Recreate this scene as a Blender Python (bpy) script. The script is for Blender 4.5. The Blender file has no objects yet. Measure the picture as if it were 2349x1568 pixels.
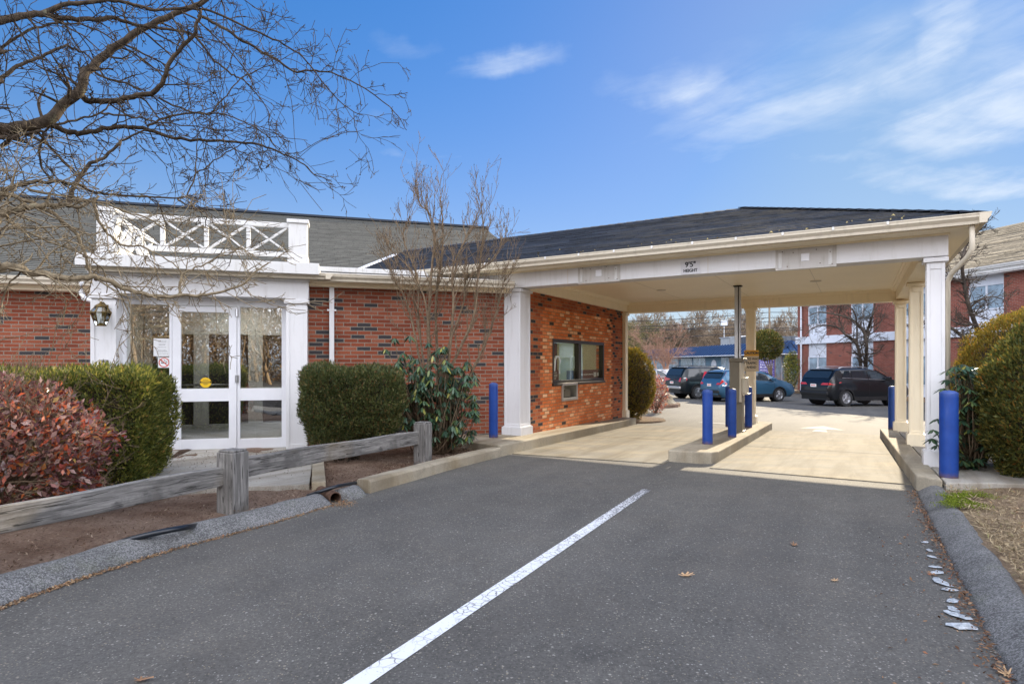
import bpy, bmesh, math, random
import numpy as np
from mathutils import Vector, Matrix, Euler
C = bpy.context.scene.collection
R = math.radians
# ---------------------------------------------------------------- camera, world, sun, exposure
F0, CX, HY, EYE = 1351.0, 1174.5, 833.0, 1.52
cam_d = bpy.data.cameras.new('camera'); cam = bpy.data.objects.new('camera', cam_d); C.objects.link(cam)
cam.location = (0, 0, EYE); cam.rotation_euler = (R(90), 0, 0)
cam_d.sensor_width = 36; cam_d.lens = F0/2349*36; cam_d.shift_y = 49/2349; cam_d.clip_start = .05; cam_d.clip_end = 2000
bpy.context.scene.camera = cam
SUN_EL, SUN_AZ = 21.6, 32.3          # azimuth measured clockwise from +Y
world = bpy.data.worlds.new("World"); bpy.context.scene.world = world; world.use_nodes = True
sun_d = bpy.data.lights.new('sun', 'SUN'); sun_d.energy = 4.0; sun_d.angle = R(.5); sun_d.color = (1, .85, .62)
sun = bpy.data.objects.new('sun', sun_d); C.objects.link(sun)
_sd = Vector((math.sin(R(SUN_AZ))*math.cos(R(SUN_EL)), math.cos(R(SUN_AZ))*math.cos(R(SUN_EL)), math.sin(R(SUN_EL))))
sun.rotation_euler = _sd.to_track_quat('Z', 'Y').to_euler()
vs = bpy.context.scene.view_settings
vs.view_transform = 'Standard'; vs.look = 'None'; vs.gamma = 1; vs.use_curve_mapping = False; vs.exposure = 1.25
SKY_STR = .15
SKY_COMP, CLOUD_V, BACK_FILL = .48, 2.7, (12.8, 12.9, 13.9)
bpy.context.scene.cycles.max_bounces = 10
bpy.context.scene.cycles.transparent_max_bounces = 24
bpy.context.scene.cycles.diffuse_bounces = 9

# ---------------------------------------------------------------- node helpers
class NT:
    def __init__(s, nt): s.nt = nt; s.n = nt.nodes; s.l = nt.links
    def put(s, sock, v):
        if v is None: return
        if isinstance(v, bpy.types.NodeSocket): s.l.new(v, sock)
        elif isinstance(v, (tuple, list)) and len(v) == 3 and sock.type == 'RGBA': sock.default_value = (*v, 1)
        else: sock.default_value = v
    def node(s, typ, ins=None, out=0, **props):
        nd = s.n.new(typ)
        for k, v in props.items(): setattr(nd, k, v)
        for k, v in (ins or {}).items(): s.put(nd.inputs[k], v)
        return nd.outputs[out]
    def m(s, op, a, b=None, c=None, clamp=False):
        nd = s.n.new('ShaderNodeMath'); nd.operation = op; nd.use_clamp = clamp
        for i, v in enumerate((a, b, c)): s.put(nd.inputs[i], v)
        return nd.outputs[0]
    def vm(s, op, a, b=None, out=0):
        nd = s.n.new('ShaderNodeVectorMath'); nd.operation = op
        s.put(nd.inputs[0], a); s.put(nd.inputs[1], b); return nd.outputs[out]
    def sep(s, v):
        nd = s.n.new('ShaderNodeSeparateXYZ'); s.put(nd.inputs[0], v); return nd.outputs
    def comb(s, x, y, z=0.0):
        nd = s.n.new('ShaderNodeCombineXYZ'); s.put(nd.inputs[0], x); s.put(nd.inputs[1], y); s.put(nd.inputs[2], z); return nd.outputs[0]
    def noise(s, vec, scale, detail=3, rough=.5, dist=0, col=False):
        return s.node('ShaderNodeTexNoise', {'Vector': vec, 'Scale': scale, 'Detail': detail, 'Roughness': rough, 'Distortion': dist}, out=1 if col else 0)
    def vor(s, vec, scale, feature='F1', out=0, rnd=1.0):
        return s.node('ShaderNodeTexVoronoi', {'Vector': vec, 'Scale': scale, 'Randomness': rnd}, out=out, feature=feature)
    def mix(s, f, a, b, blend='MIX'):
        nd = s.n.new('ShaderNodeMix'); nd.data_type = 'RGBA'; nd.blend_type = blend
        s.put(nd.inputs[0], f); s.put(nd.inputs[6], a); s.put(nd.inputs[7], b); return nd.outputs[2]
    def rng(s, v, a, b, c=0.0, d=1.0, smooth=False):
        nd = s.n.new('ShaderNodeMapRange'); nd.clamp = True
        if smooth: nd.interpolation_type = 'SMOOTHSTEP'
        s.put(nd.inputs[0], v); nd.inputs[1].default_value = a; nd.inputs[2].default_value = b
        nd.inputs[3].default_value = c; nd.inputs[4].default_value = d; return nd.outputs[0]
    def ramp(s, v, stops, interp='LINEAR'):
        nd = s.n.new('ShaderNodeValToRGB'); cr = nd.color_ramp; cr.interpolation = interp
        while len(cr.elements) < len(stops): cr.elements.new(.5)
        for e, (p, c) in zip(cr.elements, stops): e.position = p; e.color = (*c, 1)
        s.put(nd.inputs[0], v); return nd.outputs[0]
    def obj(s): return s.node('ShaderNodeTexCoord', out=3)
    def uv(s): return s.node('ShaderNodeTexCoord', out=2)
    def bump(s, h, strength=.3, dist=.01):
        return s.node('ShaderNodeBump', {'Height': h, 'Strength': strength, 'Distance': dist})

def newmat(name):
    m = bpy.data.materials.new(name); m.use_nodes = True
    for n in list(m.node_tree.nodes):
        if n.type != 'OUTPUT_MATERIAL' and n.type != 'BSDF_PRINCIPLED': m.node_tree.nodes.remove(n)
    t = NT(m.node_tree); bs = [n for n in t.n if n.type == 'BSDF_PRINCIPLED'][0]
    return m, t, bs
def setp(t, bs, **k):
    names = dict(color='Base Color', rough='Roughness', metal='Metallic', spec='Specular IOR Level', normal='Normal', coat='Coat Weight',
                 coatr='Coat Roughness', emis='Emission Color', emstr='Emission Strength', sub='Subsurface Weight', trans='Transmission Weight')
    for a, v in k.items(): t.put(bs.inputs[names[a]], v)
MATS = {}
def plain(name, col, rough=.5, metal=0.0, spec=.5, var=.12, scale=3.0, bump=0.0, bscale=60.0, coat=0.0, fine=0.0):
    if name in MATS: return MATS[name]
    m, t, bs = newmat(name); o = t.obj()
    n = t.noise(o, scale, 4, .6)
    f = t.rng(n, .3, .7, 1-var, 1+var)
    if fine: f = t.m('MULTIPLY', f, t.rng(t.noise(o, bscale, 2), .3, .7, 1-fine, 1+fine))
    c = t.vm('SCALE', tuple(col)); nd = c.node; nd.inputs[0].default_value = col; t.l.new(f, nd.inputs[3])
    setp(t, bs, color=c, rough=rough, metal=metal, spec=spec, coat=coat)
    if bump: setp(t, bs, normal=t.bump(t.noise(o, bscale, 4, .6), bump, .01))
    MATS[name] = m; return m

# ---------------------------------------------------------------- scene frames and ray helpers
U = np.array([.8625, -.506]); V = np.array([.506, .8625]); A = np.array([.16, 10.87]); KS = .018
W = np.array([.959, .284]); Q = np.array([-.284, .959])
def vv(x, y): return V[0]*x + V[1]*y - 9.4563
def gz(x, y):
    v = vv(x, y); return -KS*max(-30.0, min(v, 24.0))
def G(px, py, dz=0.0):
    r = (px-CX)/F0; s = (py-HY)/F0; a = V[0]*r+V[1]
    Y = (EYE-dz-KS*9.4563)/(s-KS*a)
    return np.array([r*Y, Y])
def P(px, py, Y): return Vector(((px-CX)/F0*Y, Y, EYE-(py-HY)/F0*Y))
def hit(px, py, n, d):
    r = (px-CX)/F0; Y = d/(n[0]*r+n[1]); return np.array([r*Y, Y]), EYE-(py-HY)/F0*Y
def TQ(px, py, q): p, z = hit(px, py, Q, q); return float(p@W), z         # facade plane -> t, z
def VZ(px, py, u): p, z = hit(px, py, U, u+U@A); return float((p-A)@V), z  # plane u=const -> v, z
def UZ(px, py, v): p, z = hit(px, py, V, v+9.4563); return float((p-A)@U), z
def uv2(u, v): return A+U*u+V*v
def tq2(t, q): return W*t+Q*q
ROT_F = math.atan2(W[1], W[0]); ROT_C = math.atan2(U[1], U[0])
FR_F = Matrix.Rotation(ROT_F, 4, 'Z'); FR_C = Matrix.Translation((A[0], A[1], 0)) @ Matrix.Rotation(ROT_C, 4, 'Z')

# ---------------------------------------------------------------- object helpers
def tag(o, label=None, cat=None, group=None, kind=None):
    if label: o['label'] = label
    if cat: o['category'] = cat
    if group: o['group'] = group
    if kind: o['kind'] = kind
    return o
def thing(name, label, cat, loc=(0, 0, 0), rotz=0.0, group=None, mat=None):
    o = bpy.data.objects.new(name, None); C.objects.link(o); o.empty_display_size = .2
    if mat is not None: o.matrix_basis = mat
    else: o.location = loc; o.rotation_euler = (0, 0, rotz)
    return tag(o, label, cat, group)
def copytree(o, parent=None):
    c = o.copy(); C.objects.link(c)
    if parent: c.parent = parent
    for ch in list(o.children): copytree(ch, c)
    return c
def link(name, me, mat, parent=None, mx=None, smooth=False):
    if mat is not None:
        for m in (mat if isinstance(mat, (list, tuple)) else [mat]): me.materials.append(m)
    o = bpy.data.objects.new(name, me); C.objects.link(o)
    if parent: o.parent = parent
    if mx is not None: o.matrix_basis = mx
    if smooth: me.polygons.foreach_set('use_smooth', [True]*len(me.polygons))
    return o
class MB:
    def __init__(s): s.v = []; s.f = []; s.u = []; s.mi = []; s.cm = 0
    def face(s, pts, uvs=None):
        i = len(s.v); s.v += [tuple(p) for p in pts]; s.f.append(tuple(range(i, i+len(pts))))
        s.u += list(uvs) if uvs else [(0, 0)]*len(pts); s.mi.append(s.cm)
    def box(s, x0, x1, y0, y1, z0, z1, b=0.0):
        if x0 > x1: x0, x1 = x1, x0
        if y0 > y1: y0, y1 = y1, y0
        if z0 > z1: z0, z1 = z1, z0
        v = [(x0,y0,z0),(x1,y0,z0),(x1,y1,z0),(x0,y1,z0),(x0,y0,z1),(x1,y0,z1),(x1,y1,z1),(x0,y1,z1)]
        i = len(s.v); s.v += v
        for f in ((0,3,2,1),(4,5,6,7),(0,1,5,4),(1,2,6,5),(2,3,7,6),(3,0,4,7)):
            s.f.append(tuple(i+k for k in f)); s.u += [(0,0)]*4; s.mi.append(s.cm)
    def bar(s, a, b, w, h, up=(0,0,1), w2=None, h2=None):
        a = Vector(a); b = Vector(b); d = (b-a).normalized(); up = Vector(up)
        sx = d.cross(up)
        if sx.length < 1e-4: sx = d.cross(Vector((0,1,0)))
        sx.normalize(); sy = sx.cross(d).normalized(); w2 = w if w2 is None else w2; h2 = h if h2 is None else h2
        i = len(s.v)
        for p, ww, hh in ((a, w, h), (b, w2, h2)):
            for kx, ky in ((-1,-1),(1,-1),(1,1),(-1,1)): s.v.append(tuple(p+sx*kx*ww/2+sy*ky*hh/2))
        for f in ((0,1,2,3),(7,6,5,4),(0,4,5,1),(1,5,6,2),(2,6,7,3),(3,7,4,0)):
            s.f.append(tuple(i+k for k in f)); s.u += [(0,0)]*4; s.mi.append(s.cm)
    def tube(s, pts, r, n=8, cap=True):
        pts = [Vector(p) for p in pts]; rs = r if isinstance(r, (list, tuple)) else [r]*len(pts)
        up = Vector((0,0,1)); i0 = len(s.v)
        for k, p in enumerate(pts):
            d = (pts[min(k+1, len(pts)-1)]-pts[max(k-1, 0)]).normalized()
            sx = d.cross(up)
            if sx.length < .05: sx = d.cross(Vector((0,1,0)))
            sx.normalize(); sy = sx.cross(d)
            for j in range(n):
                a = 2*math.pi*j/n; s.v.append(tuple(p+(sx*math.cos(a)+sy*math.sin(a))*rs[k]))
        for k in range(len(pts)-1):
            for j in range(n):
                a = i0+k*n+j; b = i0+k*n+(j+1) % n
                s.f.append((a, b, b+n, a+n)); s.u += [(0,0)]*4; s.mi.append(s.cm)
        if cap:
            s.f.append(tuple(i0+j for j in reversed(range(n)))); s.u += [(0,0)]*n; s.mi.append(s.cm)
            e = i0+(len(pts)-1)*n; s.f.append(tuple(e+j for j in range(n))); s.u += [(0,0)]*n; s.mi.append(s.cm)
    def lathe(s, prof, n=24, c=(0,0,0)):
        i0 = len(s.v)
        for r, z in prof:
            for j in range(n):
                a = 2*math.pi*j/n; s.v.append((c[0]+r*math.cos(a), c[1]+r*math.sin(a), c[2]+z))
        for k in range(len(prof)-1):
            for j in range(n):
                a = i0+k*n+j; b = i0+k*n+(j+1) % n
                s.f.append((a, b, b+n, a+n)); s.u += [(0,0)]*4; s.mi.append(s.cm)
        for k, rev in ((0, 1), (len(prof)-1, 0)):
            ids = [i0+k*n+j for j in range(n)]
            if rev: ids.reverse()
            s.f.append(tuple(ids)); s.u += [(0,0)]*n; s.mi.append(s.cm)
    def prism(s, poly, z0, z1):
        n = len(poly); i = len(s.v)
        zz0 = z0 if callable(z0) else (lambda x, y: z0); zz1 = z1 if callable(z1) else (lambda x, y: z1)
        ar = sum(poly[k][0]*poly[(k+1) % n][1]-poly[(k+1) % n][0]*poly[k][1] for k in range(n))
        if ar < 0: poly = poly[::-1]
        s.v += [(x, y, zz0(x, y)) for x, y in poly]+[(x, y, zz1(x, y)) for x, y in poly]
        s.f.append(tuple(i+k for k in reversed(range(n)))); s.f.append(tuple(i+n+k for k in range(n)))
        s.u += [(0,0)]*(2*n); s.mi += [s.cm]*2
        for k in range(n):
            a, b = i+k, i+(k+1) % n
            s.f.append((a, b, b+n, a+n)); s.u += [(0,0)]*4; s.mi.append(s.cm)
    def sweep(s, path, prof, closed=False):
        """prof: list of (offset to the right of travel, z); path: xyz list"""
        pts = [Vector(p) for p in path]; m = len(prof); i0 = len(s.v)
        for k, p in enumerate(pts):
            d0 = (pts[k]-pts[max(k-1, 0)]); d1 = (pts[min(k+1, len(pts)-1)]-pts[k])
            d = Vector((d0.x, d0.y, 0)).normalized()+Vector((d1.x, d1.y, 0)).normalized(); d.normalize()
            rt = Vector((d.y, -d.x, 0))
            for o, z in prof: s.v.append((p.x+rt.x*o, p.y+rt.y*o, p.z+z))
        for k in range(len(pts)-1):
            for j in range(m-1):
                a = i0+k*m+j; s.f.append((a, a+m, a+m+1, a+1)); s.u += [(0,0)]*4; s.mi.append(s.cm)
        s.f.append(tuple(i0+j for j in range(m))); s.u += [(0,0)]*m; s.mi.append(s.cm)
        e = i0+(len(pts)-1)*m; s.f.append(tuple(e+j for j in reversed(range(m)))); s.u += [(0,0)]*m; s.mi.append(s.cm)
    def build(s, name, mat, parent=None, mx=None, smooth=False, bevel=0.0, auto=None, uv=False):
        me = bpy.data.meshes.new(name); me.from_pydata(s.v, [], s.f); 
        if uv:
            l = me.uv_layers.new(name='UVMap'); l.data.foreach_set('uv', [c for p in s.u for c in p])
        me.polygons.foreach_set('material_index', s.mi); me.update()
        o = link(name, me, mat, parent, mx, smooth)
        if bevel:
            b = o.modifiers.new('b', 'BEVEL'); b.width = bevel; b.segments = 2; b.limit_method = 'ANGLE'; b.angle_limit = R(40)
        if auto:
            try: me.set_sharp_from_angle(angle=R(auto))
            except Exception: pass
        return o
def arrmesh(name, verts, nper, mat, parent=None, smooth=False, mx=None):
    """verts (N*nper,3): every nper verts make one face"""
    verts = np.asarray(verts, dtype=np.float32).reshape(-1, 3); n = len(verts)//nper
    me = bpy.data.meshes.new(name); me.vertices.add(len(verts)); me.vertices.foreach_set('co', verts.ravel())
    me.loops.add(n*nper); me.loops.foreach_set('vertex_index', np.arange(n*nper, dtype=np.int32))
    me.polygons.add(n); me.polygons.foreach_set('loop_start', np.arange(0, n*nper, nper, dtype=np.int32))
    me.update(calc_edges=True)
    return link(name, me, mat, parent, mx, smooth)
def unit(a): return a/np.maximum(np.linalg.norm(a, axis=-1, keepdims=True), 1e-9)
def leaves(pos, direc, nrm, length, width, bend=.0):
    """rhombic leaves: pos base, direc along, nrm face normal -> (N*4,3)"""
    d = unit(direc); s = unit(np.cross(d, nrm)); n = unit(np.cross(s, d))
    L = np.asarray(length).reshape(-1, 1)*np.ones((len(pos), 1)); Wd = np.asarray(width).reshape(-1, 1)*np.ones((len(pos), 1))
    a = pos; m = pos+d*L*.45+n*L*bend
    return np.stack([a, m+s*Wd/2, pos+d*L, m-s*Wd/2], 1).reshape(-1, 3)
def text_mesh(name, txt, size, mat, parent, mx, align='CENTER', ext=.0015, bold=0.0, sx=1.0, smear=0.0):
    cu = bpy.data.curves.new(name, 'FONT'); cu.body = txt; cu.size = size; cu.align_x = align; cu.align_y = 'CENTER'; cu.extrude = ext; cu.offset = bold; cu.space_line = 1.0
    o = bpy.data.objects.new(name, cu); C.objects.link(o)
    me = bpy.data.meshes.new_from_object(o); bpy.data.objects.remove(o); me.name = name
    me.transform(Matrix.Diagonal((sx, 1, 1, 1)))
    if smear:      # heavier strokes: the letters doubled a hair apart
        bm = bmesh.new()
        for i, (dx, dy) in enumerate(((-1, 0), (1, 0), (0, .7), (0, -.7))):
            m2 = me.copy(); m2.transform(Matrix.Translation((dx*smear, dy*smear, i*.0004))); bm.from_mesh(m2); bpy.data.meshes.remove(m2)
        bm.to_mesh(me); bm.free()
    return link(name, me, mat, parent, mx)
# ---------------------------------------------------------------- branching
def grow(rng, start, d, length, r0, level, maxlevel, out, nseg=5, wig=.25, spread=.9, kids=(3, 6), up=.0, ratio=(.35, .65), rmin=.0016, r1f=.35):
    p = np.array(start, float); d = np.array(d, float); d /= np.linalg.norm(d); pts = [p.copy()]; ds = []
    for i in range(nseg):
        d = d+rng.normal(0, wig, 3)*.6+np.array([0, 0, up]); d /= np.linalg.norm(d)
        p = p+d*length/nseg; pts.append(p.copy()); ds.append(d.copy())
    rs = np.linspace(r0, max(rmin, r0*r1f), nseg+1)
    out.append((level, np.array(pts), rs))
    if level >= maxlevel: return
    for _ in range(rng.integers(kids[0], kids[1]+1)):
        f = rng.uniform(.15, 1.0); k = min(int(f*nseg), nseg-1); a = pts[k]+(pts[k+1]-pts[k])*(f*nseg-k)
        side = rng.normal(0, 1, 3); side -= side@ds[k]*ds[k]; side /= np.linalg.norm(side)+1e-9
        nd = ds[k]+side*spread*rng.uniform(.6, 1.3)
        rr = max(rmin, (rs[k])*rng.uniform(.4, .65))
        grow(rng, a, nd, length*rng.uniform(*ratio), rr, level+1, maxlevel, out, max(3, nseg-1), wig, spread, kids, up, ratio, rmin, r1f)
def branches_mesh(name, polys, sides, mat, parent=None, mx=None):
    vs_, fs = [], []; base = 0
    for pts, rs in polys:
        pts = np.asarray(pts, float); n = len(pts)
        d = np.gradient(pts, axis=0); d = unit(d)
        ref = np.array([0, 0, 1.0]) if abs(d[:, 2]).mean() < .8 else np.array([0, 1.0, 0])
        sx = unit(np.cross(d, ref)); sy = np.cross(sx, d)
        a = np.arange(sides)*2*np.pi/sides
        ring = pts[:, None]+(sx[:, None]*np.cos(a)[None, :, None]+sy[:, None]*np.sin(a)[None, :, None])*np.asarray(rs)[:, None, None]
        vs_.append(ring.reshape(-1, 3))
        k, j = np.meshgrid(np.arange(n-1), np.arange(sides), indexing='ij')
        a0 = base+k*sides+j; b0 = base+k*sides+(j+1) % sides
        fs.append(np.stack([a0, b0, b0+sides, a0+sides], -1).reshape(-1, 4)); base += n*sides
    v = np.concatenate(vs_).astype(np.float32); f = np.concatenate(fs).astype(np.int32)
    me = bpy.data.meshes.new(name); me.vertices.add(len(v)); me.vertices.foreach_set('co', v.ravel())
    me.loops.add(f.size); me.loops.foreach_set('vertex_index', f.ravel()); me.polygons.add(len(f))
    me.polygons.foreach_set('loop_start', np.arange(0, f.size, 4, dtype=np.int32)); me.update(calc_edges=True)
    return link(name, me, mat, parent, mx, smooth=True)
def smooth_path(pts, n):
    """Catmull-Rom through pts (k,3)"""
    p = np.array(pts, float); t = np.linspace(0, len(p)-1, n); o = []
    for x in t:
        i = min(int(x), len(p)-2); s = x-i
        p0 = p[max(i-1, 0)]; p1 = p[i]; p2 = p[i+1]; p3 = p[min(i+2, len(p)-1)]
        o.append(.5*((2*p1)+(-p0+p2)*s+(2*p0-5*p1+4*p2-p3)*s*s+(-p0+3*p1-3*p2+p3)*s**3))
    return np.array(o)
# ---------------------------------------------------------------- sky
t = NT(world.node_tree)
for n in list(t.n): t.n.remove(n)
sky = t.n.new('ShaderNodeTexSky'); sky.sky_type = 'NISHITA'; sky.sun_disc = False
sky.sun_elevation = R(SUN_EL); sky.sun_rotation = R(SUN_AZ); sky.air_density = 1.0; sky.dust_density = .35; sky.ozone_density = 3.0
dirv = t.node('ShaderNodeTexCoord', out=0)
x, y, z = t.sep(dirv)
az = t.m('ARCTAN2', x, y); el = t.m('ARCSINE', z)
flat = t.comb(t.m('DIVIDE', x, t.m('ADD', t.m('ABSOLUTE', z), .12)), t.m('DIVIDE', y, t.m('ADD', t.m('ABSOLUTE', z), .12)))
def azel(px, py):
    dx, dz = (px-CX)/F0, -(py-HY)/F0; return math.atan2(dx, 1), math.atan2(dz, math.hypot(dx, 1))
warp = t.noise(dirv, 3.0, 4, .55, col=True)
wx, wy, wz = t.sep(warp)
wf = t.sep(t.noise(dirv, 9.0, 5, .6, col=True))
azw = t.m('ADD', t.m('ADD', az, t.m('MULTIPLY', t.m('SUBTRACT', wx, .5), .26)), t.m('MULTIPLY', t.m('SUBTRACT', wf[0], .5), .14)); elw = t.m('ADD', t.m('ADD', el, t.m('MULTIPLY', t.m('SUBTRACT', wy, .5), .13)), t.m('MULTIPLY', t.m('SUBTRACT', wf[1], .5), .05))
blobs = [(1165,160,125,22,0,.60),(950,370,95,20,.05,.42),(890,285,85,40,.1,.32),(1600,240,170,44,.12,.75),(1800,235,360,110,-.15,.6),(2200,180,300,240,0,.55),(1870,215,240,44,-.22,.78),
         (2120,90,170,80,-.9,.82),(2230,255,240,80,-.25,.95),(2010,335,190,26,-.25,.5),(2200,410,250,46,.10,.85),(960,95,130,22,0,.3),(100,330,240,100,0,.42),(1900,385,160,18,.1,.5),(600,470,260,40,.2,.25),
         (2700,350,300,90,0,.8)]
mask = None
for px, py, rx, ry, rot, wgt in blobs:
    a0, e0 = azel(px, py); ca, sa = math.cos(-rot), math.sin(-rot)
    k = math.cos(math.atan((px-CX)/F0))
    da = t.m('SUBTRACT', azw, a0); de = t.m('SUBTRACT', elw, e0)
    p1 = t.m('ADD', t.m('MULTIPLY', da, ca), t.m('MULTIPLY', de, sa)); p2 = t.m('SUBTRACT', t.m('MULTIPLY', de, ca), t.m('MULTIPLY', da, sa))
    rr = t.m('ADD', t.m('POWER', t.m('ABSOLUTE', t.m('DIVIDE', p1, rx/F0*k*k*1.25)), 2.0), t.m('POWER', t.m('ABSOLUTE', t.m('DIVIDE', p2, ry/F0*k*1.25)), 2.0))
    g = t.m('MULTIPLY', t.m('POWER', 2.718, t.m('MULTIPLY', rr, -1.0)), wgt)
    mask = g if mask is None else t.m('MAXIMUM', mask, g)
st = t.vm('MULTIPLY', flat, (1.0, 2.2, 1.0))
fbm = t.noise(st, 2.2, 7, .55, .35)
fine = t.noise(t.comb(t.m('MULTIPLY', t.m('ADD', az, t.m('MULTIPLY', el, .8)), 3.5), t.m('MULTIPLY', t.m('SUBTRACT', el, t.m('MULTIPLY', az, .22)), 22.0)), 1.3, 7, .62, .5)
dens = t.m('MULTIPLY', mask, t.rng(t.m('ADD', t.m('MULTIPLY', fbm, .5), t.m('MULTIPLY', fine, .5)), .34, .64, .38, 1.12))
haze = t.m('MULTIPLY', t.m('POWER', t.m('SUBTRACT', 1.0, t.m('ABSOLUTE', z)), 6.0), .95)
cover = t.m('MULTIPLY', t.m('MAXIMUM', t.rng(dens, .06, 1.0, 0, .85, True), haze), t.rng(z, -.05, .02))
skyc = t.node('ShaderNodeHueSaturation', {'Color': sky.outputs[0], 'Saturation': 1.32, 'Value': .98, 'Hue': .505})
lum = t.node('ShaderNodeRGBToBW', {'Color': sky.outputs[0]})
cloudc = t.vm('SCALE', (0.86, 0.96, 1.10)); cloudc.node.inputs[3].default_value = CLOUD_V
tint = t.mix(t.rng(lum, 1.2, 7.0), (1, 1, 1), (.50, .84, 1.22)); skyc = t.mix(1.0, skyc, tint, 'MULTIPLY')
comp = t.m('DIVIDE', 1.0, t.m('ADD', 1.0, t.m('MULTIPLY', lum, SKY_COMP)))       # tones bright sky down, most of all round the sun
sc_ = t.n.new('ShaderNodeVectorMath'); sc_.operation = 'SCALE'; t.l.new(skyc, sc_.inputs[0]); t.l.new(comp, sc_.inputs[3])
fin = t.mix(cover, sc_.outputs[0], cloudc)
back = t.m('MULTIPLY', t.rng(y, .15, -.35, 0, 1, True), t.rng(z, .0, .10, 0, 1))   # cloud-like fill light added to the half of the sky behind the viewer
bcl = t.m('MULTIPLY', back, t.rng(t.noise(t.vm('MULTIPLY', dirv, (1, 1, 2.0)), 2.2, 6, .6), .34, .56, .25, 1))
fin = t.mix(bcl, fin, BACK_FILL)
bg = t.n.new('ShaderNodeBackground'); t.l.new(fin, bg.inputs[0]); bg.inputs[1].default_value = SKY_STR
ow = t.n.new('ShaderNodeOutputWorld'); t.l.new(bg.outputs[0], ow.inputs[0])

# ---------------------------------------------------------------- materials
def brick_mat(name, axis, infill=None, *, bw=.232, p=.0697, dark=.07, pal=None, mortar=(.25,.22,.18), mw=.012, bumpy=.5, bond=.5, z0=0.0, light=0.0):
    m, t, bs = newmat(name); o = t.sep(t.obj()); a = o[0] if axis == 'x' else o[1]; z = t.m('ADD', o[2], z0)
    wob = t.m('MULTIPLY', t.m('SUBTRACT', t.noise(t.obj(), 14, 2), .5), .006)
    rowf = t.m('DIVIDE', t.m('ADD', z, wob), p); row = t.m('FLOOR', rowf)
    off = t.m('MULTIPLY', t.m('MODULO', t.m('ABSOLUTE', row), 2.0), bond)
    jit = t.m('MULTIPLY', t.node('ShaderNodeTexWhiteNoise', {'W': row}, noise_dimensions='1D'), .12)
    colf = t.m('ADD', t.m('ADD', t.m('DIVIDE', a, bw), off), jit); col = t.m('FLOOR', colf)
    wn = t.node('ShaderNodeTexWhiteNoise', {'Vector': t.comb(col, row, 3.7)}, noise_dimensions='3D')
    wn2 = t.node('ShaderNodeTexWhiteNoise', {'Vector': t.comb(row, col, 9.1)}, noise_dimensions='3D')
    fr = t.m('FRACT', rowf); fc = t.m('FRACT', colf)
    ex = t.m('MULTIPLY', t.m('MINIMUM', fc, t.m('SUBTRACT', 1.0, fc)), bw); ez = t.m('MULTIPLY', t.m('MINIMUM', fr, t.m('SUBTRACT', 1.0, fr)), p)
    e = t.m('ADD', t.m('MINIMUM', ex, ez), t.m('MULTIPLY', t.m('SUBTRACT', t.noise(t.obj(), 90, 2), .5), .005))
    isb = t.rng(e, mw*.42, mw*.62)
    pal = pal or [(.195,.052,.029),(.25,.068,.036),(.275,.084,.045),(.22,.060,.032),(.295,.102,.06)]
    st = [(dark+(1-dark)*i/len(pal), c) for i, c in enumerate(pal)]
    clus = t.rng(t.noise(t.comb(t.m('MULTIPLY', col, .22), t.m('MULTIPLY', row, .16), 5.0), 1.0, 2, .5), .36, .62, .05, 2.6)
    isd = t.m('LESS_THAN', wn, t.m('MULTIPLY', clus, dark))
    c = t.ramp(wn2, [(i/len(pal), c_) for i, c_ in enumerate(pal)], 'CONSTANT'); c = t.mix(isd, c, (.050,.047,.050))
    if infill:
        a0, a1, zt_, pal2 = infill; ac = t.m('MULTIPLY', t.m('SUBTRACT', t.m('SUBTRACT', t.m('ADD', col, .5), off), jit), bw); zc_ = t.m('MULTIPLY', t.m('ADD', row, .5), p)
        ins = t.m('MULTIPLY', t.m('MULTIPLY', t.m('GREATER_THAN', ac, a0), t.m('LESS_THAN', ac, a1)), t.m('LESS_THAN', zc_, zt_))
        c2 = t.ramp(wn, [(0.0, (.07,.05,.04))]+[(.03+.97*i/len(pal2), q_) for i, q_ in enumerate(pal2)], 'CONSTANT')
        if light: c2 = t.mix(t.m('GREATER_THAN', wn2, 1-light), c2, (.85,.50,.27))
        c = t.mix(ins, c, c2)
    elif light: c = t.mix(t.m('GREATER_THAN', wn2, 1-light), c, (.55,.30,.17))
    grain = t.rng(t.noise(t.obj(), 55, 5, .65), .25, .75, .72, 1.25)
    edge = t.rng(e, mw*.5, mw*1.2, .22, 0)            # pale mortar smears round the rim of each brick
    c = t.mix(t.m('MULTIPLY', edge, t.rng(wn2, .2, .9)), c, (.32,.20,.15))
    c = t.mix(isb, mortar, c); nd = t.n.new('ShaderNodeVectorMath'); nd.operation = 'SCALE'; t.l.new(c, nd.inputs[0]); t.l.new(grain, nd.inputs[3])
    big = t.rng(t.noise(t.obj(), 1.1, 3), .3, .7, .9, 1.1)
    n2 = t.n.new('ShaderNodeVectorMath'); n2.operation = 'SCALE'; t.l.new(nd.outputs[0], n2.inputs[0]); t.l.new(big, n2.inputs[3])
    h = t.m('ADD', t.m('MULTIPLY', isb, 1.0), t.m('ADD', t.m('MULTIPLY', wn2, .55), t.m('MULTIPLY', t.noise(t.obj(), 70, 4), .45)))
    setp(t, bs, color=n2.outputs[0], rough=.85, spec=.12, normal=t.bump(h, bumpy, .006)); return m
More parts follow.
